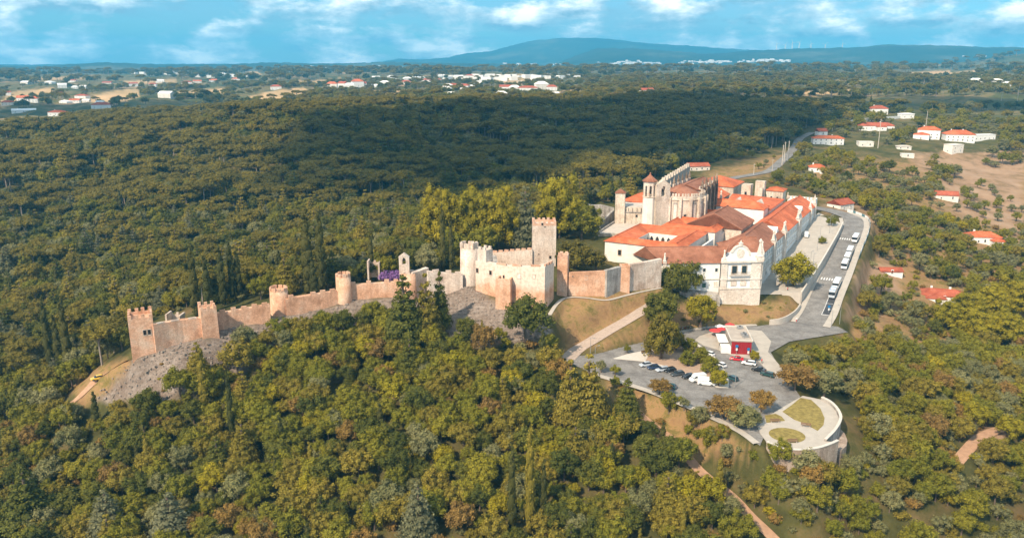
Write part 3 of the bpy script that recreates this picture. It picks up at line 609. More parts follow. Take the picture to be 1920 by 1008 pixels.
wall_line('curtain_wall', 'crenellated salmon wall climbing between the two round towers', [(537,592,9.9,561),(580,582,10.7,554),(634,570,11.7,546)])
round_tower('round_tower', 'taller round salmon tower standing above the rubble slope', 643.5, 570, 11.7, 2.65, 520)
wall_line('curtain_wall', 'crenellated salmon wall between tall round tower and the belfry bastion', [(656,564,12,535),(700,560,12.3,532),(752,557,12.6,528)])
# bastion with a bell gable
bx, by, bz = P(765, 558, 12.5)
bt = round_tower('belfry_bastion', 'round stone bastion carrying a pointed bell gable', 766, 559, 12.4, 2.75, 513, mer='salmon_top', nm=7, mh=.4)
by += 2.6; zb, za, zs = ZT(513, by-2), ZT(474.5, by-2), ZT(482, by-2); b = MB(); gx0 = bx-2.9
arcade(b, (gx0, by-1.9), (gx0+3.6, by-1.9), ZT(496, by-2), zs, 1, 1.25, ZT(482.5, by-2)-ZT(496, by-2), 1.3)
b.prism([(gx0, by-1.9), (gx0+3.6, by-1.9), (gx0+3.6, by-.6), (gx0, by-.6)], zb-6, ZT(496, by-2))
b.add([(gx0-.1, by-2, zs), (gx0+3.7, by-2, zs), (gx0+1.8, by-2, za), (gx0-.1, by-.5, zs), (gx0+3.7, by-.5, zs), (gx0+1.8, by-.5, za)], [(0, 1, 2), (5, 4, 3), (0, 2, 5, 3), (2, 1, 4, 5), (1, 0, 3, 4)])
b.build('bell_gable', 'salmon_top', bt)
MB().lathe((gx0+1.8, by-1.3, ZT(489, by-2)), [(.38, 0), (.3, .15), (.24, .6), (.08, .75)], 10).build('bell', 'iron', bt)
wall_line('curtain_wall', 'shaded concave stretch of wall beside the belfry bastion', [(778,556,12.7,511),(790,551,13,507),(805,546,13.3,502)], mer=None, m='salmon_top')
fw = wall_line('curtain_wall', 'pale crenellated wall with an arched gateway left of the castle', [(804,562,12,509),(833,552,13.4,512),(868,543,15,516)], mer='salmon_top', m='salmon_top', mw=2.1)
gp = P(818, 556, 12.6); MB().prism([(gp[0]-.9+.9*math.cos(a_), gp[1]-.25, 0)[:2] for a_ in (0,)]+[(gp[0]+.1, gp[1]-.25), (gp[0]+.1, gp[1]+.3), (gp[0]-.9, gp[1]+.3)], gp[2], gp[2]+.2).build('threshold', 'grey', fw)
b = MB(); arcp = [(-.9, 0), (.9, 0)]+[(.9*math.cos(k*math.pi/8), 2.4+.9*math.sin(k*math.pi/8)) for k in range(9)]
b.v = [(gp[0]+x_, gp[1]-.12-x_*.05, gp[2]+z_) for x_, z_ in arcp]+[(gp[0]+x_, gp[1]+.5, gp[2]+z_) for x_, z_ in arcp]
b.f = [tuple(range(len(arcp)))]+[(i, i+len(arcp), (i+1) % len(arcp)+len(arcp), (i+1) % len(arcp)) for i in range(len(arcp))]; b.build('gateway', 'dark', fw)
# castle proper
rt = round_tower('round_keep_tower', 'ruined round pale tower at the left end of the castle', 880, 540, 15, 3.3, 466, m='salmon_top', mer='salmon_top', nm=6, mh=2)
sq_tower('broken_turret', 'small broken turret stub beside the ruined round tower', (896,545,15), (912,549,15), 3.5, 468, m='salmon_top', mer='salmon_top', nx=2, ny=2, mh=1.1)
st = [(892,546,15,489),(928,557,14,495),(952,564,13.4,499),(985,572,12.9,500),(1021,580,12.3,500)]
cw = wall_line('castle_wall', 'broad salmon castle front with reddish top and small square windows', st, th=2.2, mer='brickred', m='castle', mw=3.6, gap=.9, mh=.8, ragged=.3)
pts = [P(a_, b_, z_) for a_, b_, z_, _ in st]
for px_, py_, w_, h_ in ((892.5,506,1.1,2.0),(920.5,511,1.2,1.9),(945,519,.8,1.7),(973,517,1.6,2.0),(1001,518,1.1,1.6)):
    for i in range(4):
        if st[i][0]-1 <= px_ <= st[i+1][0]:
            t = (px_-st[i][0])/(st[i+1][0]-st[i][0]); L = math.dist(pts[i][:2], pts[i+1][:2]); yy = pts[i][1]+(pts[i+1][1]-pts[i][1])*t
            window(cw, pts[i], pts[i+1], max(t*L, .8), ZT(py_, yy)-h_/2, w_, h_, 'salmon_top', 'dark' if px_ < 960 else 'pink')
sq_tower('buttress_tower', 'low square buttress tower against the castle front', (929,579,11.4), (957,582,11.2), 6.5, 523, nx=2, ny=2, mh=.15, batter=.95)
a = P(1021, 581, 12.2); a2 = P(1038, 559, 13.3); zt_ = ZT(500, a[1])
cs = thing('castle_flank', 'shaded right flank of the castle front turning back to the gate tower', 'wall', a)
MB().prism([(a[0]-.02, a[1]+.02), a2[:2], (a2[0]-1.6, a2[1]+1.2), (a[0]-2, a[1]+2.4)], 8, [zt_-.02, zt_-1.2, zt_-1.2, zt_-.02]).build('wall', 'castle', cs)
for k in range(3):
    t = (k+.6)/3.4; inst('merlon', UB['brickred'], cs, (a[0]+(a2[0]-a[0])*t-.3, a[1]+(a2[1]-a[1])*t+.2, zt_-1.2*t-.15), math.atan2(a2[1]-a[1], a2[0]-a[0]), (2.2, .6, .95))
sq_tower('gate_tower', 'narrow salmon tower with reddish top right of the castle front', (1044,553,13.5), (1063,554,13.5), 5, 480, m='salmon', mer='brickred', nx=2, ny=3, mh=.9, mat2='brickred', batter=.98)
kb, (a, c, rz, top) = sq_tower('castle_keep', 'tall square pale keep with reddish merlons rising above the castle', (998.5,500,16), (1041.5,500,16), 8.6, 419, m='salmon_top', mer='brickred', nx=5, ny=4, mh=.9, batter=1.0, mat2='brickred', deep=6)
for px_, py_, w_, h_ in ((1031.5,482,1.1,1.5),(1010,476,.5,.6),(1016,420,.9,1.2),(1021,425,.6,.6)):
    window(kb, a, c, (px_-998.5)/43*math.dist(a[:2], c[:2]), ZT(py_, a[1])-h_/2, w_, h_, 'salmon_top', 'dark')
# back enclosure wall, seen over the front
y0 = 306.0; pts = [((912-960)/F*(y0*cp_+20), y0+4), ((998-960)/F*(y0*cp_+20), y0)]
bw = thing('enclosure_wall', 'inner salmon wall with reddish merlons between ruined tower and keep', 'wall', (*pts[0], 12)); z1, z2 = ZT(475, y0+4), ZT(468, y0)
MB().prism([pts[0], pts[1], (pts[1][0], pts[1][1]+1.4), (pts[0][0], pts[0][1]+1.4)], 8, [z1, z2, z2, z1]).build('wall', 'salmon_top', bw)
for k in range(8):
    t = (k+.5)/8; inst('merlon', UB['brickred'], bw, (pts[0][0]+(pts[1][0]-pts[0][0])*t, pts[0][1]+(pts[1][1]-pts[0][1])*t+.4, z1+(z2-z1)*t-.1), -.2, (1.7, .6, .9))
# inner courtyard roof/ramp behind the broken turret
p1 = P(905, 492, 22); MB().add([(p1[0]-3, p1[1], 20.5), (p1[0]+6, p1[1]-2, 20), (p1[0]+5, p1[1]+7, 23), (p1[0]-2, p1[1]+8, 23.5)], [(0, 1, 2, 3)]).build('lean_to_roof', 'grey', bw)
# lower enclosure walls towards the convent
ow = wall_line('outer_wall', 'plain salmon wall with one square window right of the gate tower', [(1066,553,13.5,511),(1100,554,13.3,510),(1136,555,13,508)], th=1.5, mer=None)
pa, pb = P(1066,553,13.5), P(1136,555,13); L = math.dist(pa[:2], pb[:2]); window(ow, pa, pb, L*.46, ZT(520, pa[1])-.9, 1.1, 1.6, 'salmon_top', 'dark'); window(ow, pa, pb, L*.1, ZT(518, pa[1])-.2, .5, .5, 'salmon_top', 'dark')
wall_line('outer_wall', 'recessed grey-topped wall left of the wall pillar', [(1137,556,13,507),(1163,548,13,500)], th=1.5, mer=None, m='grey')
wall_line('outer_wall', 'pale banded wall running up to the white convent wing', [(1180,546,13,496),(1210,541,13,491),(1239,537,13,485)], th=1.5, mer=None, m='salmon_top')
sq_tower('wall_pillar', 'square salmon pillar tower dividing the outer wall', (1162,549,12.8), (1180,549,12.8), 4, 499, nx=2, ny=2, mh=.1, batter=.96)
for k, (x_, y_, w_) in enumerate(((702,486,4.2),(330,586,4.5))):
    gz_ = ZT(y_, (300, 268)[k]); q = P(x_, y_+22, gz_-5); o = thing('garden_ruin', ('small roofless ruin behind the purple-flowering hedge', 'small roofless ruin behind the left part of the wall')[k], 'ruin', q)
    b = MB()
    for dx, dy, lx, ly, hh in ((-w_/2, 0, .6, w_, 4.4), (w_/2, 0, .6, w_, 3.8), (0, w_/2, w_, .6, 3.0)): b.box((q[0]+dx, q[1]+dy, q[2]-3), (lx, ly, hh+3))
    b.build('wall', 'salmon_top', o)
    for k2 in range(3): inst('merlon', UB['salmon_top'], o, (q[0]-w_/2+k2*w_/2, q[1]+w_/2, q[2]+2.9), 0, (.8, .58, .9))

# ------------------------------------------------------------------ the convent
def poly_wall(o, poly, z0, z1, m): return MB().prism(poly, z0, z1).build('wall', m, o)
def hip(o, A, L, W, z, rise, m, hip0=True, hip1=True, ov=.5, e1=E1, e2=E2, name='roof', th=.25, label=None):
    """roof over the rectangle A + [0,L]*e1 + [-W,0]*e2"""
    def q(s, t, zz): return (A[0]+s*e1[0]+t*e2[0], A[1]+s*e1[1]+t*e2[1], zz)
    h0, h1_ = (W/2 if hip0 else -ov), (W/2 if hip1 else -ov); b = MB()
    for d in (0, -th):
        b.v += [q(-ov, ov, z+d), q(L+ov, ov, z+d), q(L+ov, -W-ov, z+d), q(-ov, -W-ov, z+d), q(h0, -W/2, z+rise+d), q(L-h1_, -W/2, z+rise+d)]
    b.f = [(1, 0, 4, 5), (3, 2, 5, 4), (0, 3, 4), (2, 1, 5), (6, 7, 11, 10), (8, 9, 10, 11), (6, 10, 9), (7, 8, 11), (0, 1, 7, 6), (1, 2, 8, 7), (2, 3, 9, 8), (3, 0, 6, 9)]
    r = b.build(name, m, o); 
    rb = MB().tube([q(h0, -W/2, z+rise+.05), q(L-h1_, -W/2, z+rise+.05)], .22, 6)
    if hip0:
        for t in (ov, -W-ov): rb.tube([q(-ov, t, z+.05), q(h0, -W/2, z+rise+.05)], .18, 5)
    if hip1:
        for t in (ov, -W-ov): rb.tube([q(L+ov, t, z+.05), q(L-h1_, -W/2, z+rise+.05)], .18, 5)
    rb.build('ridge_tiles', m, r)
    if label: r['label'] = label
    if not hip0 or not hip1:
        for s_, hp in ((.02, hip0), (L-.02, hip1)):
            if not hp: MB().add([q(s_, 0, z-.1), q(s_, -W, z-.1), q(s_, -W/2, z+rise*.97)], [(0, 1, 2)]).build('gable', 'white2' if m != 'brown' else 'pale', o)
    return r
def box_building(name, label, s0, s1, t0, t1, z0, z1, wallm, roofm, rise, along='s', hip0=True, hip1=True, cat='building'):
    o = thing(name, label, cat, (*ST((s0+s1)/2, (t0+t1)/2), z0)); poly_wall(o, [ST(s0, t0), ST(s0, t1), ST(s1, t1), ST(s1, t0)], z0, z1, wallm)
    if along == 's': hip(o, ST(s0, t1), s1-s0, t1-t0, z1, rise, roofm, hip0, hip1)
    else: hip(o, ST(s1, t1), t1-t0, s1-s0, z1, rise, roofm, hip0, hip1, e1=(-E2[0], -E2[1]), e2=E1)
    return o
def pinnacle(o, x, y, z, h=5.0, m='pink'):
    w = h*.17
    MB().box((x, y, z-.3), (w*2, w*2, h*.22)).lathe((x, y, z+h*.2), [(w*1.2, 0), (w*.9, h*.06), (w*.55, h*.35), (w*.28, h*.62), (w*.5, h*.66), (w*.5, h*.72), (w*.05, h*.82)], 8).build('pinnacle', m, o)
# north wing: long shaded front on the plaza
nw = thing('convent_wing', 'long convent wing with pale windowed front beside the plaza', 'building', (*ST(60, -7), 5))
poly_wall(nw, [ST(0, -18), ST(0, 0), ST(126, 0), ST(126, -15), ST(46, -15), ST(46, -18)], 2.5, 20, 'white')
hip(nw, ST(0, 0), 50, 18, 20, 5, 'brown', True, True, label='brown weathered hipped roof nearest the corner pavilion')
hip(nw, ST(47, 0), 79, 16, 20.02, 4.9, 'orange', False, False, label='bright orange roof over the far part of the wing')
A, B = ST(-.02, 0), ST(126, 0)
for s_ in (0.9, 23, 25.6, 45, 47.6, 78, 81, 84, 112, 125):
    q = ST(s_, .35); inst('pilaster', UB['pink'], nw, (*q, 3), math.atan2(E1[1], E1[0]), (1.5, 1.2, 17.2)); pinnacle(nw, *ST(s_, -.2), 20.4, 5 if s_ > 3 else 4)
for zc in (11.9, 16.0, 19.6):
    b = MB(); p0, p1 = ST(0, 0), ST(126, 0); nx, ny = E2
    b.prism([p0, p1, (p1[0]+nx*.25, p1[1]+ny*.25), (p0[0]+nx*.25, p0[1]+ny*.25)], zc, zc+.35).build('cornice', 'pink', nw)
k = 0
for s0, s1 in ((2, 22), (27, 44), (49, 77), (86, 111), (113.5, 124)):
    n = max(2, int((s1-s0)/3.6))
    for i in range(n):
        s_ = s0+(s1-s0)*(i+.5)/n
        window(nw, A, B, s_, 16.7, 1.3, 2.2, 'white', 'glass'); window(nw, A, B, s_, 12.8, 1.3, 2.2, 'white', 'glass')
        if plaza_z(*map(np.array, ST(s_, 1))) < 9 and i % 2 == 0: window(nw, A, B, s_, 8.9, 1.3, 1.8, 'white', 'glass')
for s_ in (38, 97):   # dormer gables in the orange roof
    q0, q1, q2 = ST(s_, -2), ST(s_+5, -2), ST(s_+2.5, -2); b = MB(); z_ = 21.2; bk = (-E2[0]*6, -E2[1]*6)
    b.v = [(*q0, z_), (*q1, z_), (*q2, z_+2.6), (q2[0]+bk[0], q2[1]+bk[1], z_+2.6), (q0[0]+bk[0], q0[1]+bk[1], z_), (q1[0]+bk[0], q1[1]+bk[1], z_)]
    b.f = [(1, 0, 2), (0, 4, 3, 2), (2, 3, 5, 1)]; b.build('dormer', 'white', nw)
# corner pavilion with curved pediment
fa, fb, fc, fd = (79.6, 295.4), (94.8, 296.6), (99.6, 310.6), (83, 313)
pv = thing('corner_pavilion', 'white corner pavilion with curved pediment and balcony windows', 'building', (*fa, 4))
poly_wall(pv, [fa, fb, fc, fd], 10.3, 21, 'white')
MB().prism([(79.3, 294.9), (95.2, 296.1), (100, 310.8), (83, 313.2)], 1.5, 10.3).build('base', 'pink', pv)
rzf = math.atan2(fb[1]-fa[1], fb[0]-fa[0]); fl = math.dist(fa, fb)
def fr(t, out=0): return (fa[0]+math.cos(rzf)*t+math.sin(rzf)*out, fa[1]+math.sin(rzf)*t-math.cos(rzf)*out)
for t, w in ((1.1, 2.2), (fl-1.9, 3.8)): inst('pilaster', UB['pink'], pv, (*fr(t, .1), 10.3), rzf, (w, .7, 10.7))
for zc, h_, o_ in ((10.2, .4, .5), (13.9, .4, .4), (20.6, .7, .7)): inst('cornice', UB['pink'], pv, (*fr(fl/2, o_*.5), zc), rzf, (fl+.8, o_+.4, h_))
inst('pilaster', UB['pink'], pv, ((fb[0]+fc[0])/2+.3, (fb[1]+fc[1])/2, 10.3), math.atan2(fc[1]-fb[1], fc[0]-fb[0]), (14.2, .7, 10.6))
prof = [(-7, 0), (7, 0), (7, .9), (5.6, 1.2), (4.6, 1.5), (4.0, 2.2), (3.9, 3.3)]+[(3.3*math.cos(k*math.pi/10), 3.3+2.7*math.sin(k*math.pi/10)) for k in range(1, 10)]+[(-3.9, 3.3), (-4.0, 2.2), (-4.6, 1.5), (-5.6, 1.2), (-7, .9)]
def extr(o, name, pr_, z, t0, o0, o1, m):
    b = MB(); n = len(pr_); b.v = [(*fr(t0+x_, o0), z+z_) for x_, z_ in pr_]+[(*fr(t0+x_, o1), z+z_) for x_, z_ in pr_]
    b.f = [tuple(range(n)), tuple(range(2*n-1, n-1, -1))]+[(i, n+i, n+(i+1) % n, (i+1) % n) for i in range(n)]; return b.build(name, m, o)
tc_ = 6.9
pd = extr(pv, 'pediment', prof, 21.3, tc_, .15, -.7, 'white')
rim_ = [(x_*1.03, z_) for x_, z_ in prof[6:17]]; extr(pd, 'moulding', [(x_*1.0, z_+.05) for x_, z_ in prof[5:17]]+[(x_*.84, z_*.9+.1) for x_, z_ in prof[5:17]][::-1], 21.3, tc_, .4, -.75, 'pink')
extr(pd, 'oval_window', [(1.5*math.cos(k*.524), 2.9+1.9*math.sin(k*.524)) for k in range(12)], 21.3, tc_, .3, .1, 'pink')
MB().lathe((*fr(tc_, -.2), 27.2), [(.9, 0), (.7, .5), (1.0, .8), (.4, 1.2), (.1, 2)], 8).build('finial', 'pink', pd)
for t in (5, 8.8):
    window(pv, fa, fb, t, 16.0, 2.3, 3.6, 'pale', 'glass'); window(pv, fa, fb, t, 11.4, 2.2, 2.1, 'pale', 'pink')
bl = MB().box((*fr(6.9, .6), 15.6), (7.6, 1.2, .3), rzf).build('balcony', 'pink', pv)
b = MB()
for k in range(20): b.box((*fr(6.9-3.7+7.4*k/19, 1.1), 15.9), (.06, .06, 1))
b.box((*fr(6.9, 1.1), 16.9), (7.6, .1, .1), rzf).build('railing', 'iron', bl)
pinnacle(pv, *fr(.9, -.3), 21.3, 4.2); pinnacle(pv, *fr(fl-.6, -.4), 21.3, 8.2, 'pink'); pinnacle(pv, fc[0]-.6, fc[1]-.6, 20.8, 5)
hip(pv, (98.5, 311), 13, 15.5, 21, 4.4, 'brown', False, True, e1=(-1, 0.02), e2=(-.02, -1))
# white wing between pavilion and outer wall
wa, wb = (58.2, 297.0), (79.7, 298.0)
ww = thing('white_wing', 'low white wing with brown tiled roof left of the corner pavilion', 'building', (*wa, 8))
poly_wall(ww, [wa, wb, (84, 311), (54, 312)], 3, 20, 'white')
b = MB(); b.v = [(57.5, 296.4, 19.9), (79.8, 297.4, 19.9), (84, 304, 25), (51.3, 303, 25), (48, 311.5, 19.9), (86, 312.6, 19.9)]; b.f = [(0, 1, 2, 3), (3, 2, 5, 4), (0, 3, 4), (1, 5, 2)]
rf = b.build('roof', 'brown', ww); MB().tube([(51.3, 303, 25.05), (84, 304, 25.05)], .22).build('ridge_tiles', 'brown', rf)
for t, z_, w, h_, pn in ((15.4, 16.3, 1.3, 1.7, 'glass'), (20.1, 16.3, 1.3, 1.7, 'glass'), (4, 16.3, 1.3, 1.7, 'glass'), (9, 16.3, 1.3, 1.7, 'glass'), (15.6, 9.9, 1.9, 2.4, 'green_paint'), (20.2, 10.4, 1.8, 2.2, 'pink')): window(ww, wa, wb, t, z_, w, h_, 'white', pn)
inst('cornice', UB['pink'], ww, (68.8, 297.3, 13.4), math.atan2(1, 21.5), (21.6, .3, .3))
inst('pilaster', UB['pink'], ww, (58.3, 297.1, 9), 0, (1.3, .8, 11)); pinnacle(ww, 58.2, 297.2, 20, 4)
rw = thing('retaining_wall', 'grey stone retaining wall under the white wing', 'wall', (73, 293, 3)); MB().prism([(64, 295), (79.2, 293.2), (79.2, 297), (64, 297)], 1, [9.2, 7.4, 8.5, 10]).build('wall', 'grey', rw)
# cloisters
def cloister(name, label, s0, s1, t0, t1, w, zf, ze, zi, rise, na, nb):
    o = thing(name, label, 'building', (*ST((s0+s1)/2, (t0+t1)/2), zf)); poly_wall(o, [ST(s0, t0), ST(s0, t1), ST(s0+w*.5, t1), ST(s0+w*.5, t0)], zf-6, ze, 'white2')
    b = MB().prism([ST(s0+w*.5, t0), ST(s0+w*.5, t0+w*.6), ST(s1, t0+w*.6), ST(s1, t0)], zf-6, ze).prism([ST(s0+w*.5, t1-w*.6), ST(s0+w*.5, t1), ST(s1, t1), ST(s1, t1-w*.6)], zf-6, ze).prism([ST(s1-w*.6, t0+w*.6), ST(s1-w*.6, t1-w*.6), ST(s1, t1-w*.6), ST(s1, t0+w*.6)], zf-6, ze)
    b.build('outer_wall', 'white2', o)
    i0, i1, j0, j1 = s0+w, s1-w, t0+w, t1-w; ar = MB()
    arcade(ar, ST(i1, j0), ST(i1, j1), zf, zi, nb, (j1-j0)/nb*.62, (zi-zf)*.85); arcade(ar, ST(i0, j0), ST(i1, j0), zf, zi, na, (i1-i0)/na*.62, (zi-zf)*.85)
    arcade(ar, ST(i1, j1), ST(i0, j1), zf, zi, na, (i1-i0)/na*.62, (zi-zf)*.85); arcade(ar, ST(i0, j1), ST(i0, j0), zf, zi, nb, (j1-j0)/nb*.62, (zi-zf)*.85)
    ar.build('arcade', 'white2', o)
    sheetp = MB().prism([ST(s0+1, t0+1), ST(s0+1, t1-1), ST(s1-1, t1-1), ST(s1-1, t0+1)], zf-.6, zf).build('courtyard_floor', 'grey', o)
    oo = [ST(s0-.6, t0-.6), ST(s0-.6, t1+.6), ST(s1+.6, t1+.6), ST(s1+.6, t0-.6)]; ic = [ST(i0-.1, j0-.1), ST(i0-.1, j1+.1), ST(i1+.1, j1+.1), ST(i1+.1, j0-.1)]; h_ = .34
    rd = [tuple(a_+(b_-a_)*h_ for a_, b_ in zip(p_, q_)) for p_, q_ in zip(oo, ic)]
    for k in range(4):
        j = (k+1) % 4; r = MB(); r.v = [(*oo[k], ze), (*oo[j], ze), (*rd[j], ze+rise), (*rd[k], ze+rise), (*ic[j], zi), (*ic[k], zi)]; r.f = [(0, 1, 2, 3), (3, 2, 4, 5)]
        rr = r.build('roof', 'orange', o); MB().tube([(*rd[k], ze+rise+.05), (*rd[j], ze+rise+.05)], .2).build('ridge_tiles', 'orange', rr)
    return o
ca_ = cloister('cloister', 'orange-roofed cloister with pointed arches around a square court', -24, 11, -57, -25.5, 9.5, 15.5, 24, 23.6, 1.6, 5, 5)
wA, wB = ST(-24, -57), ST(-24, -25.5); window(ca_, wA, wB, 6.5, 18.6, 1.6, 2.6, 'pale', 'dark')
cloister('cloister', 'smaller orange-roofed cloister between the church and the brown hall', 11.6, 33, -46, -22, 7.5, 17, 24.6, 23.4, 1.4, 3, 4)
o = thing('courtyard_wall', 'plain white wall stretching right of the small cloister', 'wall', (*ST(10, -22), 14)); MB().prism([ST(-3, -24.6), ST(-3, -23.8), ST(36, -20.2), ST(36, -21)], 12, [20.5, 20.5, 23.6, 23.6]).build('wall', 'white', o)
# brown-roofed hall with gable
o = box_building('convent_hall', 'gabled hall with brown tiled roof behind the small cloister', 24, 46, -38, -14, 14, 24.4, 'pale', 'brown', 6, 's', False, False)
# east church: sixteen-sided rotunda
rx, ry, rr_, zb = 78.3, 370, 11.5, 17; zpar = 35.2
ch = thing('rotunda_church', 'pale sixteen-sided fortified rotunda church with crenellated top', 'church', (rx, ry, zb))
MB().lathe((rx, ry, zb), [(rr_, -3), (rr_, zpar-zb), (rr_-.8, zpar-zb+.01), (rr_-.8, zpar-zb-.8)], 16, math.pi/16).build('wall', 'pale', ch)
MB().lathe((rx, ry, zpar-.6), [(rr_-.9, 0), (.6, 4.6), (.3, 4.8)], 16, math.pi/16).build('roof', 'brown', ch)
MB().lathe((rx, ry, zpar-1.9), [(rr_+.05, 0), (rr_+.4, .25), (rr_+.4, .6), (rr_+.05, .8)], 16, math.pi/16).build('cornice', 'pale', ch)
for k in range(16):
    a_ = math.pi/16+k*math.pi/8; inst('buttress', UB['pale'], ch, (rx+(rr_+.3)*math.cos(a_), ry+(rr_+.3)*math.sin(a_), zb-3), a_, (1.5, 1.1, zpar-zb+2.6))
    for j in (-1, 0, 1):
        a2_ = a_+math.pi/16+j*.115; inst('merlon', UB['pale'], ch, (rx+(rr_-.55)*math.cos(a2_), ry+(rr_-.55)*math.sin(a2_), zpar-.05), a2_, (.6, .8, 1.35))
for k, kind_ in ((11, 0), (12, 1), (13, 0), (10, 1), (14, 0)):
    a_ = k*math.pi/8; cx, cy = rx+(rr_*.981+.02)*math.cos(a_), ry+(rr_*.981+.02)*math.sin(a_); d_ = (-math.sin(a_), math.cos(a_))
    window(ch, (cx, cy), (cx+d_[0]*3, cy+d_[1]*3), 0.01, zb+6.5, 1.9 if kind_ == 0 else 1.3, 9 if kind_ == 0 else 4, 'grey', 'dark' if kind_ else 'pink')
# bell gable block on the rotunda
gA, gB = (65.0, 357.8), (71.4, 359.8); b = MB(); zg = 40.6; arcade(b, gA, gB, 35.4, zg, 1, 2.1, 4.6, 2.2, pointed=False)
dx, dy = (gB[0]-gA[0]), (gB[1]-gA[1]); L = math.hypot(dx, dy); nx, ny = -dy/L*2.2, dx/L*2.2
b.prism([gA, gB, (gB[0]+nx*2, gB[1]+ny*2), (gA[0]+nx*2, gA[1]+ny*2)], 14, 35.4)
mid = ((gA[0]+gB[0])/2, (gA[1]+gB[1])/2); b.add([(*gA, zg), (*gB, zg), (*mid, zg+2.4), (gA[0]+nx, gA[1]+ny, zg), (gB[0]+nx, gB[1]+ny, zg), (mid[0]+nx, mid[1]+ny, zg+2.4)], [(0, 1, 2), (5, 4, 3), (0, 2, 5, 3), (2, 1, 4, 5)])
bg_ = b.build('bell_gable', 'pale', ch); MB().lathe((mid[0]+nx/2, mid[1]+ny/2, 37.2), [(.75, 0), (.6, .3), (.45, 1.1), (.15, 1.4)], 10).build('bell', 'iron', bg_)
for p_ in (gA, gB): MB().lathe((p_[0], p_[1], zg), [(.4, 0), (.3, .6), (.05, 1.8)], 6).build('finial', 'pale', bg_)
# bell tower
tx, ty = 62.3, 361; bt = thing('bell_tower', 'tall slender white bell tower with pyramid cap beside the rotunda', 'tower', (tx, ty, 18))
MB().lathe((tx, ty, 15), [(3.3, 0), (2.95, 20)], 8, math.pi/8).build('wall', 'white2', bt)
b = MB(); vs = [(tx+2.95*math.cos(math.pi/8+k*math.pi/4), ty+2.95*math.sin(math.pi/8+k*math.pi/4)) for k in range(8)]
for k in range(8): arcade(b, vs[k], vs[(k+1) % 8], 35, 42, 1, 1.05, 5.2, .5, pointed=False)
b.build('belfry', 'pale', bt); MB().lathe((tx, ty, 34.8), [(3.1, 0), (3.3, .2), (3.0, .4)], 8, math.pi/8).build('cornice', 'pale', bt)
MB().lathe((tx, ty, 42), [(3.6, 0), (3.5, .3), (1.7, 1.7), (.35, 3), (.35, 3.6), (.05, 4)], 8, math.pi/8).build('cap', 'brown', bt)
MB().lathe((tx, ty, 36.5), [(.7, 0), (.55, .3), (.4, 1.1), (.1, 1.4)], 10).build('bell', 'iron', bt)
# nave with dark carved buttresses and pinnacles
nv = thing('church_nave', 'tall carved church nave with pinnacles behind the rotunda', 'church', (95, 395, 17)); u = (E1[0], E1[1])
def NV(s_, t_): return (rx+E1[0]*s_+E2[0]*t_, ry+E1[1]*s_+E2[1]*t_)
poly_wall(nv, [NV(8, -6.5), NV(8, 6.5), NV(36, 6.5), NV(36, -6.5)], 14, 36, 'grey'); hip(nv, NV(8, 6.5), 28, 13, 36, 2.2, 'brown', False, False)
for s_ in (11, 17.5, 24, 30.5, 35.5):
    for t_ in (-6.9, 6.9):
        q = NV(s_, t_); inst('buttress', UB['darkst'], nv, (*q, 14), math.atan2(E1[1], E1[0]), (1.9, 1.6, 21.5))
        MB().lathe((*q, 35.4), [(.95, 0), (.75, 1), (.95, 1.2), (.55, 2.6), (.7, 2.8), (.3, 4.4), (.05, 5.6)], 8).build('pinnacle', 'darkst', nv)
for i in range(12):
    for t_ in (-6.4, 6.4): inst('merlon', UB['pale'], nv, (*NV(9+i*2.35, t_), 35.9), math.atan2(E1[1], E1[0]), (1.2, .5, 1.6))
for s_ in (14.2, 20.7, 27.2): window(nv, NV(s_, 6.5), NV(s_+3, 6.5), .01, 24, 1.8, 7, 'grey', 'dark')
# terrace court, back wall and ruins left of the church
o = sheet('courtyard', COURT, 19, 'concrete', .03, label='pale raised terrace court in front of the church')
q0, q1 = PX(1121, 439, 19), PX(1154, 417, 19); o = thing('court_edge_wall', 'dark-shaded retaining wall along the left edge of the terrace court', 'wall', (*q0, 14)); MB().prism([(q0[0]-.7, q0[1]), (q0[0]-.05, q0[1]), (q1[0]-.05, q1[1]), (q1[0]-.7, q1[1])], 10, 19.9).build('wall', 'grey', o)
q0, q1 = PX(1121, 440, 19), PX(1215, 437, 19); o = thing('court_edge_wall', 'pale retaining wall along the front edge of the terrace court', 'wall', (*q0, 14)); MB().prism([(q0[0], q0[1]-.8), (q1[0], q1[1]-.8), (q1[0], q1[1]-.06), (q0[0], q0[1]-.06)], 10, 19.6).build('wall', 'pale', o)
sc = thing('sacristy', 'pale buttressed building with upper gallery behind the terrace court', 'building', (60, 380, 19))
ga, gb = (50.3, 380.6), (68.5, 377.2); poly_wall(sc, [ga, gb, (72, 392), (54, 395)], 14, ZT(398, 379), 'pale')
zz = ZT(398, 379); MB().prism([(50.6, 381), (68.5, 377.7), (71, 390), (53, 393)], zz, ZT(389, 380)).build('gallery', 'pale', sc); inst('cornice', UB['grey'], sc, ((ga[0]+gb[0])/2, (ga[1]+gb[1])/2, zz-.2), math.atan2(gb[1]-ga[1], gb[0]-ga[0]), (18.7, .7, .4))
inst('terrace_slab', UB['concrete'], sc, (61.5, 386, ZT(389, 380)), -.18, (18, 12, .25))
for i in range(9): inst('buttress', UB['pale'], sc, (ga[0]+(gb[0]-ga[0])*(i+.5)/9, ga[1]+(gb[1]-ga[1])*(i+.5)/9+.2, zz+.2), -.18, (.5, .7, ZT(389, 380)-zz-.1))
window(sc, ga, gb, 9.5, 22, 1.1, 1.3, 'grey', 'dark')
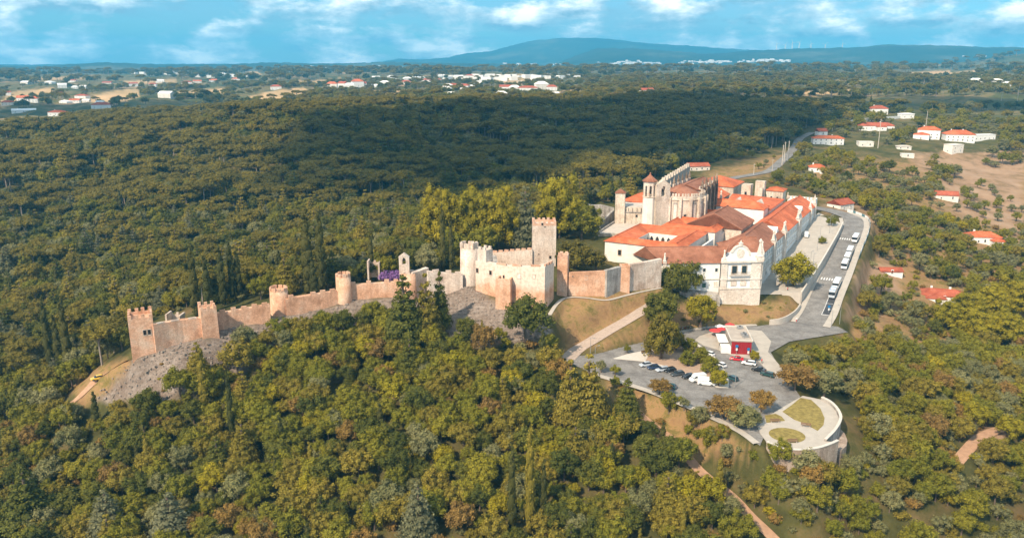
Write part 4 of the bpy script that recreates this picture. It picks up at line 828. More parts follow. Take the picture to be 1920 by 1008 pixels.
tw = thing('stair_turret', 'square pale turret with small orange cap left of the church', 'tower', (51.5, 381, 19)); MB().box((52, 381.5, 14), (4.6, 4.6, ZT(362, 380)-14), -.18).build('wall', 'pale', tw); MB().box((52, 381.5, ZT(362, 380)), (5.2, 5.2, 1.9), -.18, .05).build('cap', 'brown', tw)
ru = thing('palace_ruin', 'weathered grey palace ruin wall left of the terrace court', 'ruin', (40, 392, 16)); b = MB()
ra = [(33.0, 392, 25.6), (36, 391, 26.2), (40, 390.5, 25.8), (44, 390, 26), (50, 388, 24.8)]
for (x0, y0, z0), (x1, y1, z1) in zip(ra[:-1], ra[1:]): b.prism([(x0, y0), (x1, y1), (x1, y1+1.6), (x0, y0+1.6)], 10, [z0, z1, z1, z0])
b.build('wall', 'grey', ru); MB().prism([(41.2, 372), (42.4, 372), (50.2, 388), (49, 388)], 10, [21, 21, 24, 24]).build('side_wall', 'grey', ru)
MB().prism([(33, 392), (34.4, 392), (31, 404), (29.6, 404)], 10, 25.5).build('side_wall', 'pale', ru)
pa, pb = (40, 390.5), (44, 390)
window(ru, pa, pb, 1.8, 20.5, .9, 1.6, 'grey', 'dark')
# further convent ranges
box_building('convent_range', 'orange-roofed range beyond the court left of the church', 62, 84, -84, -66, 14, 25.5, 'white', 'orange', 4.4, 't', False, True)
box_building('convent_range', 'low orange-roofed annexe behind the stair turret', 52, 61, -80, -64, 14, 24, 'pale', 'orange', 2.2, 't')
box_building('convent_range', 'dark orange roof band sloping between brown hall and inner court', 47, 58, -52, -17, 13, 22.4, 'white', 'orange', 4, 't', True, False)
box_building('convent_range', 'orange-roofed range with long white court wall', 76, 86, -58, -16, 13, 24.6, 'white', 'orange', 2.6, 't', True, False)
o = box_building('convent_range', 'large gabled orange roof beyond the inner court', 90, 112, -62, -42, 13, 25, 'pale', 'orange', 5.2, 's', False, False)
pinnacle(o, *ST(87, -40), 24.5, 6, 'pale')
box_building('convent_range', 'broad orange roof with two small pale gables', 87, 120, -38, -15.4, 13, 23, 'white', 'orange', 3.4, 't', True, False)
for s_ in (92, 104):
    q = ST(s_, -15.3-10); MB().add([(*ST(88.5, -36+(s_-92)*.9), 24.2), (*ST(88.5, -29+(s_-92)*.9), 24.2), (*ST(88.5, -32.5+(s_-92)*.9), 26.6), (*ST(97, -32.5+(s_-92)*.9), 26.6)], [(0, 1, 2), (0, 2, 3), (2, 1, 3)]).build('roof_gable', 'pale', thing('roof_gable_block', ('left small pale gable on the broad orange roof', 'right small pale gable on the broad orange roof')[s_ > 100], 'gable', (*ST(90, -32), 24)))
box_building('convent_range', 'bright orange hipped roof at the far back of the convent', 128, 150, -66, -44, 13, 26.5, 'pale', 'orange', 4.2, 't')
o = thing('ruined_entrance', 'unfinished pale stone portal block behind the orange roofs', 'ruin', (*ST(130, -34), 13)); b = MB()
for s_, t_, w_, d_, z_ in ((126, -36, 6, 5, 29), (131, -30, 4, 5, 30.5), (126, -29, 3, 3, 27.5), (134, -37, 5, 3, 27)): b.box((*ST(s_, t_), 12), (w_, d_, z_-12), math.atan2(E1[1], E1[0]))
b.build('wall', 'pale', o); wA, wB = ST(123, -38.5), ST(123, -33.5); window(o, wA, wB, 2.5, 22, 1.4, 3.4, 'grey', 'dark')
o = box_building('stone_block', 'small stone block with orange roof beside the portal', 132, 141, -27, -18, 12, 25.6, 'pale', 'orange', 1.6, 't'); window(o, ST(132, -27), ST(132, -18), 3, 21, 1, 1.4, 'grey', 'dark'); window(o, ST(132, -27), ST(132, -18), 6.2, 21, 1, 1.4, 'grey', 'dark')
o = thing('crenellated_gatehouse', 'white gatehouse topped by pale battlements at the far end', 'building', (*ST(136, -8), 13)); poly_wall(o, [ST(130, -15), ST(130, -1), ST(139, -1), ST(139, -15)], 12, 22.3, 'white'); wA, wB = ST(130, -15), ST(130, -1)
for i in range(8): inst('merlon', UB['pale'], o, (wA[0]+(wB[0]-wA[0])*(i+.5)/8, wA[1]+(wB[1]-wA[1])*(i+.5)/8+.3, 22.3), math.atan2(wB[1]-wA[1], wB[0]-wA[0]), (.9, .6, 1.5))
for t_ in (-15, -1): pinnacle(o, *ST(130, t_), 22.3, 3.2, 'pale')
# aqueduct
aq = thing('aqueduct', 'dark-shaded arched aqueduct with stepped crest running behind the church', 'aqueduct', (112, 560, 12))
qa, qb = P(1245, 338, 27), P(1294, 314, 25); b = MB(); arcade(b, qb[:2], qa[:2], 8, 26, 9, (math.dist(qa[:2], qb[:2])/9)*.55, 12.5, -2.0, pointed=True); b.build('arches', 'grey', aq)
for i in range(11):
    t = (i+.5)/11; x_, y_ = qa[0]+(qb[0]-qa[0])*t-.9, qa[1]+(qb[1]-qa[1])*t; inst('pier_cap', UB['pale'], aq, (x_, y_, 25.8), math.atan2(qb[1]-qa[1], qb[0]-qa[0]), (2, 2, 2.4))
# plaza retaining wall and railings
rp = thing('plaza_wall', 'long pale retaining wall between plaza and hill road', 'wall', PLW[0])
pw = smooth_line(PLW, 4); off_ = offset(pw, .5); n = len(pw); b = MB()
for q, dz in ((off_, -9), (off_, 1), (pw, 1), (pw, -9)): b.v += [(x_, y_, z_+dz) for x_, y_, z_ in q]
for k in range(3): b.f += [(k*n+i, k*n+i+1, (k+1)*n+i+1, (k+1)*n+i) for i in range(n-1)]
b.f += [(0, n, 2*n, 3*n), (4*n-1, 3*n-1, 2*n-1, n-1)]; b.build('wall', 'concrete', rp)
q = offset(pw, .25); b = MB()
for i in range(n-1): b.prism([(q[i][0]-.35, q[i][1]), (q[i+1][0]-.35, q[i+1][1]), (q[i+1][0]+.35, q[i+1][1]), (q[i][0]+.35, q[i][1])], [q[i][2]+1, q[i+1][2]+1]*1+[q[i+1][2]+1, q[i][2]+1], [q[i][2]+1.15, q[i+1][2]+1.15, q[i+1][2]+1.15, q[i][2]+1.15])
b.build('coping', 'kerb', rp)
q0, q1 = PLW[0], P(1466, 552, 5.3); fw_ = thing('plaza_wall', 'short pale wall closing the near end of the plaza', 'wall', q1); MB().prism([(q1[0], q1[1]-.4), (q0[0], q0[1]-.4), (q0[0], q0[1]+.1), (q1[0], q1[1]+.1)], -2, 6.2).build('wall', 'concrete', fw_)
lw = thing('roadside_wall', 'low curved pale wall at the road junction below the plaza', 'wall', P(1443, 607, 0)); cw_ = smooth_line([P(*p_) for p_ in [(1443,609,0),(1460,608,0),(1475,604,0),(1488,597,0),(1496,588,.5),(1501,578,1.2)]], 4); b = MB(); o2 = offset(cw_, -.5)
for i in range(len(cw_)-1): b.prism([cw_[i][:2], cw_[i+1][:2], o2[i+1][:2], o2[i][:2]], -1, 2.0+i*.06)
b.build('wall', 'concrete', lw)
# outer glazed parapet of the hill road
gp_ = thing('glazed_parapet', 'pale glazed parapet on the outer edge of the hill road', 'railing', ROADR[4]); gl = offset(RSM, 12.4); b = MB(); c2 = MB()
for i in range(18, 42, 1):
    a_, c_ = gl[i], gl[i+1]; k = i-18; b2 = MB().prism([(a_[0], a_[1]), (c_[0], c_[1]), (c_[0]+.12, c_[1]-.05), (a_[0]+.12, a_[1]-.05)], [a_[2]-2.5, c_[2]-2.5, c_[2]-2.5, a_[2]-2.5], [a_[2]+1.25, c_[2]+1.25, c_[2]+1.25, a_[2]+1.25]); b2.build('panel', 'white' if k % 3 else 'teal', gp_)
    inst('post', UB['steel'], gp_, a_, 0, (.14, .14, 1.5))
# lookout terrace wall
tw_ = thing('terrace_wall', 'curved stone retaining wall holding up the lookout terrace', 'wall', P(1530, 843, 0))
def curved(o, name, arc, z0, z1, m, th=.6):
    q = smooth_line([P(*p_, 0) for p_ in arc], 4); o2 = offset(q, th); b = MB(); n = len(q)
    for r_, zz in ((o2, z0), (o2, z1), (q, z1), (q, z0)): b.v += [(x_, y_, zz) for x_, y_, _ in r_]
    for k in range(3): b.f += [(k*n+i, k*n+i+1, (k+1)*n+i+1, (k+1)*n+i) for i in range(n-1)]
    b.f += [(0, n, 2*n, 3*n), (4*n-1, 3*n-1, 2*n-1, n-1)]; return b.build(name, m, o)
curved(tw_, 'wall', arcL[1:], -13, .75, 'terrwall'); curved(tw_, 'coping', arcL[1:], .75, .95, 'kerb', .75)
curved(tw_, 'wall', arcU, -11, .75, 'grey'); curved(tw_, 'coping', arcU, .75, .95, 'kerb', .75)
MB().prism([PX(*p_, -3) for p_ in [(1553,846),(1566,846.5),(1578,843),(1587,835),(1589,825),(1584,812),(1572,800)]], -16, -3).build('lower_wall', 'terrwall', tw_)

# ------------------------------------------------------------------ houses
def house(label, px, py, w, d, h, rz=0, roof='orange', rise=2.2, hipped=True, wall='white', chim=1, nwin=4, name='house', wing=None, group=None, z=None, flatroof=False):
    """house whose middle foot stands at picture point (px, py) on the ground"""
    x, y = 0, 0
    zz = 20
    for _ in range(10):
        x, y, _q = P(px, py, zz); zz = .5*zz+.5*h1(x, y)
    if z is not None: zz = z
    o = thing(name, label, 'house', (x, y, zz), group=group); u = (math.cos(rz), math.sin(rz)); v = (-u[1], u[0])
    def q(a_, b_): return (x+u[0]*a_+v[0]*b_, y+u[1]*a_+v[1]*b_)
    cor = [q(-w/2, 0), q(w/2, 0), q(w/2, d), q(-w/2, d)]
    MB().prism(cor, zz-3, zz+h).build('wall', wall, o)
    if flatroof: MB().prism([q(-w/2-.2, -.2), q(w/2+.2, -.2), q(w/2+.2, d+.2), q(-w/2-.2, d+.2)], zz+h, zz+h+.4).build('roof', roof, o)
    else: hip(o, q(-w/2, 0), w, d, zz+h, rise, roof, hipped, hipped, .4, e1=u, e2=(u[1], -u[0]))
    for i in range(nwin):
        t = w*(i+.5)/nwin; storeys = 2 if h > 5 else 1
        for s_ in range(storeys): window(o, cor[0], cor[1], t, zz+1+s_*2.9, 1.1, 1.3 if (i, s_) != (nwin//2, 0) else 2.0, 'white', 'glass', out=.06)
    for i in range(max(1, nwin//2)): window(o, cor[3], cor[0], d*(i+.5)/max(1, nwin//2), zz+1.2, 1.0, 1.3, 'white', 'glass', out=.06)
    for i in range(chim): inst('chimney', UB['white'], o, (*q(w*(-.25+.4*i), d*.62), zz+h+rise*.4), rz, (.9, .7, rise*.6+.9))
    if wing:
        ww_, wd, wh, ox = wing; c2 = [q(ox-ww_/2, -wd), q(ox+ww_/2, -wd), q(ox+ww_/2, -.05), q(ox-ww_/2, -.05)]
        MB().prism(c2, zz-3, zz+wh).build('wing', wall, o); hip(o, q(ox-ww_/2, -.05), wd*.98, ww_, zz+wh, rise*.6, roof, False, True, .3, e1=(u[1], -u[0]), e2=(-u[0], -u[1]))
        window(o, c2[0], c2[1], ww_/2, zz+1, 1.2, 1.4, 'white', 'glass', out=.06)
    return o
house('white villa with orange hipped roof and tall chimney on the right slope', 1846, 458, 17, 9, 4.2, -.15, 'orange', 2.2, True, nwin=5, wing=(7, 5, 2.9, 6))
house('low house with wide faded red roof among trees at right', 1770, 566, 19, 9, 2.8, -.3, 'redroof', 2.0, True, chim=2, nwin=3, wing=(8, 4, 2.4, -4))
house('small red-roofed shed half hidden by olive trees', 1672, 517, 10, 5, 2.2, -.05, 'redroof', 1.2, False, nwin=1, chim=0)
house('pinkish-roofed barn at the edge of the bare orchard', 1775, 376, 14, 8, 3.6, -.3, 'redroof', 2.2, False, wall='white2', nwin=2, chim=0)
house('red-roofed house with pale stone gable just beyond the plaza', 1588, 394, 12, 9, 3.6, .55, 'redroof', 2.4, False, wall='white2', nwin=2, chim=0)
house('small white cottage with orange roof on the green slope', 1532, 323, 11, 7, 3.6, -.25, 'orange', 1.9, True, nwin=3, wing=(5, 4, 3, 4))
house('long white house with orange roof and small front gable', 1553, 272, 27, 9, 6, -.12, 'orange', 2.2, True, nwin=6, chim=2)
house('small white chapel-like house behind the long white house', 1543, 254, 9, 8, 4, .1, 'redroof', 2.5, False, nwin=1, chim=0)
house('red-roofed white villa standing behind a long white garden wall', 1649, 215, 20, 12, 8, -.05, 'redroof', 3.5, True, nwin=4)
house('long low red-roofed farmhouse below the garden wall', 1644, 243, 38, 12, 4.2, -.04, 'redroof', 3, True, nwin=7, chim=2, wing=(9, 7, 3.6, 3))
house('stepped white mansion with orange roof right of the tall mast', 1740, 261, 20, 12, 9, -.5, 'orange', 3, True, nwin=4, wing=(14, 12, 5, -6))
house('orange-roofed white house complex near the right edge', 1800, 266, 26, 14, 7, -.2, 'orange', 3.6, True, nwin=6, chim=2)
house('long flat-roofed white block beside the orange-roofed complex', 1846, 263, 24, 8, 5, .2, 'white', 1, wall='white', nwin=5, chim=0, flatroof=True)
house('bare concrete shell below the orange-roofed complex', 1795, 287, 14, 9, 7, .4, 'white2', 1, wall='white2', nwin=2, chim=0, flatroof=True)
house('roofless pale stone cottage left of the tall white mast', 1624, 275, 13, 8, 4, -.1, 'white2', .5, wall='white2', nwin=2, chim=0, flatroof=True)
house('pale sheds in a hollow below the mansion', 1695, 281, 12, 6, 3, -.2, 'concrete', .8, wall='white2', nwin=2, chim=0)
house('ruined pale stone hut lowest among the sheds', 1702, 296, 10, 6, 3, -.2, 'white2', .5, wall='white2', nwin=1, chim=0, flatroof=True)
house('white shed roof beside the red-roofed villa', 1702, 222, 16, 9, 5, .1, 'white', 1, nwin=2, chim=0)
house('white cottage with dark roof alone in the far wood', 1510, 192, 10, 7, 5, .1, 'white', 2, False, nwin=2, chim=0)
o = house('pink-walled ruined house beside the end of the aqueduct', 1311, 321, 16, 9, 3.6, .12, 'redroof', 2.0, False, wall='pink', nwin=4, chim=0)
gw = thing('garden_wall', 'long white garden wall curving in front of the far villa', 'wall', P(1650, 226, 28)); cw_ = [P(*p_, 27) for p_ in [(1590,232),(1620,227),(1650,225),(1690,222)]]; b = MB(); o2 = offset(cw_, -.8)
for i in range(3): b.prism([cw_[i][:2], cw_[i+1][:2], o2[i+1][:2], o2[i][:2]], 18, 30)
b.build('wall', 'white', gw)
# far-left suburb and the villages on the plain: each house a thing
town = [(72,239,22,8,'orange'),(40,243,14,5,'redroof'),(95,240,13,5,'white'),(110,233,26,6,'orange'),(16,246,16,5,'redroof'),(104,217,24,6,'redroof'),(130,221,14,5,'redroof'),(190,207,30,11,'redroof'),(186,201,16,9,'white'),(45,212,34,5,'white'),(43,193,20,10,'orange'),(62,192,16,10,'orange'),
(12,198,18,7,'redroof'),(118,194,22,5,'white'),(150,184,26,6,'redroof'),(139,190,18,5,'orange'),(160,190,14,5,'white'),(117,165,22,11,'white'),(110,180,20,6,'redroof'),(300,211,22,6,'orange'),(308,184,30,12,'white'),(250,160,24,9,'redroof'),(155,167,18,8,'white'),(140,167,16,7,'white'),(200,160,26,8,'redroof'),(300,155,24,8,'white'),(285,162,22,8,'redroof'),
(350,158,30,8,'redroof'),(370,156,26,8,'orange'),(135,155,26,8,'redroof'),(10,178,22,7,'redroof'),(90,158,30,8,'white'),(45,158,30,8,'white'),(518,170,26,11,'redroof'),(400,155,24,9,'orange'),(442,152,26,9,'orange'),
(622,165,26,14,'orange'),(640,164,24,14,'redroof'),(655,165,26,12,'white'),(672,163,30,18,'orange'),(680,166,22,12,'redroof'),(700,166,34,8,'white'),(720,160,26,10,'white'),(745,155,24,10,'white'),(760,158,28,10,'redroof'),(765,153,26,12,'white'),(800,154,30,10,'redroof'),(820,154,28,10,'redroof'),(790,150,26,10,'white'),(850,168,26,12,'redroof'),(838,168,22,11,'white'),(868,168,26,11,'redroof'),(885,168,16,9,'white'),(950,170,30,10,'redroof'),(965,171,22,10,'white'),(990,170,40,9,'redroof'),(1017,168,26,14,'white'),(1035,170,20,9,'redroof'),(845,180,12,6,'white'),(940,183,20,9,'white'),(1040,182,18,7,'white'),
(860,148,28,10,'white'),(880,147,30,10,'redroof'),(920,148,26,9,'white'),(935,146,26,9,'white'),(830,146,26,9,'white'),(780,147,24,8,'white'),(910,155,30,9,'redroof'),(1155,185,16,7,'redroof'),(1830,157,28,9,'white'),(1870,156,24,8,'white'),(1890,162,20,8,'white'),(705,150,26,9,'white'),(735,148,26,9,'white'),(1215,177,22,8,'redroof')]
WHERE = ('in the far left suburb', 'on the plain beyond the left fields', 'in the row behind the pine wood', 'on the distant right-hand hills')
TL = {}
for i, (px_, py_, w_, h_, rf_) in enumerate(town):
    wh = 3 if px_ > 1100 else 2 if px_ > 560 else 0 if (px_ < 230 and py_ > 175) else 1
    sz = 'long ' if w_ >= 30 else 'tall ' if h_ >= 12 else 'small ' if w_ <= 18 else ''
    lb_ = (f"{sz}white house with {({'orange': 'orange', 'redroof': 'red', 'white': 'pale'})[rf_]} roof {WHERE[wh]}")
    TL.setdefault(lb_, []).append((px_, house(lb_, px_, py_, w_, w_*.55, h_*.8, random.uniform(-.5, .5), rf_, h_*.28+1, random.random() < .6, wall='white' if i % 4 else 'white2', nwin=3, chim=i % 2, group='houses '+WHERE[wh])))
ORD = 'first second third fourth fifth sixth seventh eighth ninth tenth eleventh twelfth thirteenth fourteenth fifteenth sixteenth'.split()
for lb_, hs_ in TL.items():
    if len(hs_) > 1:
        for k, (_, o) in enumerate(sorted(hs_, key=lambda q: q[0])): o['label'] = f"{lb_}, {ORD[min(k, 15)]} from left"
# far white towns that read as a mass
b = MB()
for cx0, cy0, sx, sy, k in ((1180,119,60,3,60),(1330,117,80,2.5,60),(1440,115,45,3,60),(330,137,90,4,70),(1000,121,60,2.5,30),(700,128,150,4,50),(1780,98,20,1.5,8),(1830,105,30,2,14),(960,148,120,6,40),(420,143,60,4,24)):
    for _ in range(k):
        px_, py_ = random.gauss(cx0, sx*.45), random.gauss(cy0, sy*.45); z_ = 40
        if not 105 < py_ < 160: continue
        lo, hi = 1200., 9000.; u_ = ray(px_, py_)
        r_ = np.linspace(1500, 9000, 160); xx, yy, zz = u_[0]*r_/u_[1], r_, H+u_[2]*r_/u_[1]; hh = base_h(xx, yy); s_ = np.where(zz < hh+2)[0]
        if len(s_) == 0: continue
        k_ = s_[0]; w_ = random.uniform(14, 34); b.box((xx[k_], yy[k_], hh[k_]-6), (w_, w_*.6, random.uniform(10, 18)), random.uniform(-.7, .7))
tag(b.build('distant_town', 'white'), 'scattered white houses of distant towns on the plain', 'town', kind='stuff')

# ------------------------------------------------------------------ vehicles
def wheel_meshes(r):
    t = MB(); n = 14; v = []
    for x_ in (-.11, .11):
        for k in range(n): v.append((r*math.cos(2*math.pi*k/n), x_, r*math.sin(2*math.pi*k/n)))
    t.add(v, [(k, (k+1) % n, n+(k+1) % n, n+k) for k in range(n)]+[tuple(range(n-1, -1, -1)), tuple(range(n, 2*n))])
    m_ = MB(); v = []
    for x_ in (-.125, .125):
        for k in range(n): v.append((r*.6*math.cos(2*math.pi*k/n), x_, r*.6*math.sin(2*math.pi*k/n)))
    m_.add(v, [(k, (k+1) % n, n+(k+1) % n, n+k) for k in range(n)]+[tuple(range(n-1, -1, -1)), tuple(range(n, 2*n))])
    return t.mesh('tyre', 'tyre'), m_.mesh('rim', 'rim')
WH = {r: wheel_meshes(r) for r in (.33, .36, .48)}
def loft(sections, name, m):
    """sections: (x, half width, z bottom, z top, top half width)"""
    b = MB(); k = 8
    for x_, hw, z0, z1, tw in sections:
        zm = z0+(z1-z0)*.55; b.v += [(x_, -hw*.92, z0), (x_, -hw, z0+(z1-z0)*.25), (x_, -hw, zm), (x_, -tw, z1), (x_, tw, z1), (x_, hw, zm), (x_, hw, z0+(z1-z0)*.25), (x_, hw*.92, z0)]
    for i in range(len(sections)-1):
        for j in range(k): b.f.append((i*k+j, i*k+(j+1) % k, (i+1)*k+(j+1) % k, (i+1)*k+j))
    b.f += [tuple(range(k)), tuple(range(len(sections)*k-1, (len(sections)-1)*k-1, -1))]
    me = b.mesh(name, m); bm = bmesh.new(); bm.from_mesh(me); bmesh.ops.recalc_face_normals(bm, faces=bm.faces); bm.to_mesh(me); bm.free(); return me
VK = {}
def vkind(kind):
    if kind in VK: return VK[kind]
    if kind in ('hatch', 'wagon', 'saloon'):
        L = {'hatch': 4.1, 'wagon': 4.6, 'saloon': 4.5}[kind]; a_ = L/2; re = {'hatch': -a_*.86, 'wagon': -a_*.9, 'saloon': -a_*.55}[kind]
        body = loft([(-a_, .78, .35, .72, .7), (-a_+.12, .86, .25, .95, .76), (re-.05, .88, .22, .97, .78), (a_*.3, .88, .22, .93, .78), (a_*.8, .86, .24, .82, .72), (a_-.1, .8, .3, .7, .66), (a_, .72, .36, .58, .6)], 'body', None)
        cab = loft([(re-.12, .74, .9, .96, .72), (re+.35, .76, .9, 1.42, .6), (a_*.0, .76, .9, 1.46, .6), (a_*.22, .75, .9, 1.3, .62), (a_*.45, .72, .9, .94, .7)], 'window_glass', 'carglass')
        roof = loft([(re+.3, .58, 1.4, 1.44, .56), (re+.5, .61, 1.42, 1.48, .58), (0, .61, 1.44, 1.5, .58), (a_*.17, .58, 1.37, 1.42, .56)], 'roof', None); wx = (a_*.62, -a_*.6); r = .33; hw = .8
        lamps = [((a_-.08, s_*.6, .6), (.12, .3, .14), 'lampglass', 'headlight') for s_ in (-1, 1)]+[((-a_+.04, s_*.64, .72), (.1, .22, .18), 'tail', 'tail_light') for s_ in (-1, 1)]
    elif kind == 'van':
        body = loft([(-2.6, .9, .35, 2.0, .8), (-2.5, .98, .3, 2.35, .85), (.9, .98, .3, 2.4, .86), (1.35, .98, .3, 2.25, .84), (1.9, .97, .3, 1.35, .86), (2.5, .92, .32, 1.1, .8), (2.65, .85, .4, .9, .74)], 'body', None)
        cab = loft([(.75, .995, 1.35, 2.0, .89), (1.3, .99, 1.3, 2.1, .88), (1.72, .985, 1.25, 1.6, .9), (1.92, .9, 1.25, 1.38, .84)], 'window_glass', 'carglass'); roof = loft([(-2.3, .7, 2.34, 2.4, .66), (.8, .72, 2.38, 2.46, .68)], 'roof', None); wx = (1.65, -1.7); r = .36; hw = .88
        lamps = [((2.58, s_*.66, .85), (.14, .3, .2), 'lampglass', 'headlight') for s_ in (-1, 1)]+[((-2.6, s_*.84, 1.0), (.08, .14, .5), 'tail', 'tail_light') for s_ in (-1, 1)]
    else:   # coach
        body = loft([(-4.7, 1.15, .45, 2.9, 1.05), (-4.6, 1.24, .35, 3.1, 1.12), (4.2, 1.24, .35, 3.15, 1.12), (4.6, 1.22, .35, 2.9, 1.1), (4.8, 1.15, .4, 1.3, 1.1)], 'body', None)
        cab = loft([(-4.3, 1.255, 1.55, 2.55, 1.21), (4.1, 1.255, 1.55, 2.6, 1.21), (4.72, 1.2, 1.4, 2.6, 1.16), (4.8, 1.12, 1.4, 2.3, 1.08)], 'window_glass', 'carglass'); roof = MB().box((-.5, 0, 3.12), (2.4, 1.5, .22), 0, .9).box((2.4, 0, 3.13), (1, .8, .15)).mesh('roof', None); wx = (3.0, -2.7); r = .48; hw = 1.14
        lamps = [((4.76, s_*.9, .75), (.1, .3, .2), 'lampglass', 'headlight') for s_ in (-1, 1)]+[((-4.7, s_*1.05, 1.0), (.08, .16, .5), 'tail', 'tail_light') for s_ in (-1, 1)]
    VK[kind] = (body, cab, roof, wx, r, hw, [(c_, MB().box((0, 0, -d_[2]/2), d_).mesh(n_, m_), n_) for c_, d_, m_, n_ in lamps]); return VK[kind]
CM = {}
def vehicle(label, px, py, ang, colour, kind='hatch', cat='car', name='parked_car', group=None, loc=None, z=0.0):
    """ang: heading of the nose in plan (degrees, 0 = right in the picture, 90 = away)"""
    body, cab, roof, wx, r, hw, lamps = vkind(kind)
    if colour not in CM: CM[colour] = paint('car_paint', colour)
    loc = loc or P(px, py, z); o = thing(name, label, cat, loc, R(ang), group)
    def part(n_, me, c_=(0, 0, 0), par=None):
        q = bpy.data.objects.new(n_, me); COL.objects.link(q); q.parent = par or o; q.location = c_; return q
    key = (kind, colour)
    if key not in CM:
        bm_, rm_ = body.copy(), roof.copy()
        for x_ in (bm_, rm_): x_.materials.clear(); x_.materials.append(CM[colour])
        CM[key] = (bm_, rm_)
    part('body', CM[key][0]); part('window_glass', cab); part('roof', CM[key][1])
    for x_ in wx:
        for s_ in (-1, 1): w_ = part('wheel', WH[r][0], (x_, s_*hw, r)); part('rim', WH[r][1], (0, 0, 0), w_)
    for c_, me, n_ in lamps: part(n_, me, c_)
    return o
W_, SI, BK, DG, RD, YE, BLU, TE = (.75, .75, .74), (.45, .48, .52), (.012, .013, .016), (.06, .065, .07), (.5, .012, .02), (.75, .45, .03), (.02, .035, .08), (.02, .07, .08)
CG = 'cars in the car park'
# row along the lower edge of the island (crop picture coordinates -> photo pixels)
for lb, px_, py_, an, co, kd in [('silver hatchback at the left end of the parked row',1210,686,200,SI,'hatch'),('dark blue car between the two silver cars of the row',1225,691,195,BLU,'hatch'),('silver estate car third in the parked row',1242,695,200,SI,'wagon'),('dark grey estate car in the middle of the parked row',1270,703,200,DG,'wagon'),('black car beside the white vans in the parked row',1290,708,200,BK,'hatch'),
 ('black car tucked behind the dark grey estate, half hidden',1256,696,205,BK,'hatch'),('white car half hidden behind the round trees on the island',1329,665,130,W_,'hatch'),('white car peeking out beside the lowest green round tree',1351,686,120,W_,'hatch'),('dark teal car right of the yellowing round tree',1372,711,120,TE,'wagon'),
 ('bright red car parked in front of the red kiosk',1381,675,160,RD,'saloon'),('white car behind the red car on the kiosk side',1404,683,155,W_,'wagon'),('black car in the middle of the kiosk-side row',1422,695,145,BK,'saloon'),('dark green car at the lower end of the kiosk-side row',1439,704,140,(.015,.05,.045),'wagon'),('teal car half under the trees by the lower kerb',1256,727,150,TE,'hatch')]:
    vehicle(lb, px_, py_, an, co, kd, group=CG, z=.13 if px_ > 1395 else 0)
va = vehicle('white van with dark lettering at the right end of the parked row', 1324, 721, 345, W_, 'van', 'van', 'parked_van', 'vans in the car park')
vehicle('white van with its blue-grey nose beside the black car in the row', 1308, 714, 200, W_, 'van', 'van', 'parked_van', 'vans in the car park')
b = MB()   # the unreadable blue-grey lettering on the van's side, as the photo shows it: a row of short strokes
for k in range(9):
    x_ = -1.9+k*.27; b.box((x_, -.985, 1.3), (.07, .02, .42)); b.box((x_+.09, -.985, 1.3+(.34 if k % 2 else .0)), (.11, .02, .08))
    if k % 3 == 0: b.box((x_+.09, -.985, 1.48), (.1, .02, .07))
me_ = b.mesh('lettering', 'bluegrey'); lo = bpy.data.objects.new('lettering', me_); COL.objects.link(lo); lo.parent = va
vehicle('small yellow off-road car on the dirt track below the corner tower', 183, 713, 215, YE, 'hatch', name='yellow_car', loc=P(183, 711, -5.1))
vx = ST(86, 3.2); vehicle('white van parked alone on the plaza by the long front', 0, 0, 250, W_, 'van', 'van', 'parked_van', loc=(*vx, float(plaza_z(*vx))+.01))
for d_, co, lb in ((32.5, SI, 'grey coach at the lower end of the coach row'), (43.5, W_, 'white coach second from the lower end of the row'), (70, W_, 'white coach just above the gap in the row'), (80, W_, 'white coach in the middle of the upper group'), (90, W_, 'white coach second from the top of the row'), (112, W_, 'white coach at the very top of the hill road')):
    q, a_ = on_road(d_, 8.0, .03); vehicle(lb, 0, 0, math.degrees(a_)+180, co, 'coach', 'bus', 'parked_coach', 'coaches along the hill road', loc=q)
# motorbikes under the dark trees
for i in range(5):
    q = P(1275+i*5, 618-.6*i, .13); o = thing('motorcycle', 'small motorcycle in the row beside the upper kerb', 'motorcycle', q, R(80), 'motorcycles by the kerb'); ORG[o] = (0, 0, 0)
    for x_ in (-.65, .65): w_ = bpy.data.objects.new('wheel', WH[.33][0]); COL.objects.link(w_); w_.parent = o; w_.location = (x_, 0, .33); w_.scale = (.95, .5, .95)
    MB().box((.05, 0, .4), (.9, .3, .45), 0, .8).build('body', ('iron', 'white', 'redcloth')[i % 3], o); MB().box((-.3, 0, .85), (.7, .26, .12)).build('seat', 'iron', o); MB().tube([(.55, 0, .4), (.42, 0, 1.05)], .04).tube([(.42, -.33, 1.05), (.42, .33, 1.05)], .03).build('handlebar', 'steel', o)

# ------------------------------------------------------------------ kiosk
KA, KB_ = P(1370.5, 663, .13), P(1408, 664.5, .13)
kz = ZT(640, KA[1]); ku = Vector((KB_[0]-KA[0], KB_[1]-KA[1])).normalized(); kl = math.dist(KA[:2], KB_[:2]); kv = Vector((-ku.y, ku.x)); kd = 14.5; kh = ZT(639.5, KA[1])-.13
def KQ(a_, b_): return (KA[0]+ku.x*a_+kv.x*b_, KA[1]+ku.y*a_+kv.y*b_)
ki = thing('kiosk', 'red-clad flat-roofed kiosk building in the car park', 'building', (*KQ(kl/2, kd/2), .13)); krz = math.atan2(ku.y, ku.x)
MB().prism([KQ(0, .25), KQ(kl, .25), KQ(kl, kd), KQ(0, kd)], .1, kh+.1).build('wall', 'grey', ki)
nP = 9
for i in range(nP): MB().prism([KQ(kl*i/nP+.02, 0), KQ(kl*(i+1)/nP-.02, 0), KQ(kl*(i+1)/nP-.02, .22), KQ(kl*i/nP+.02, .22)], .13, kh).build('cladding_panel', 'redpanel', ki)
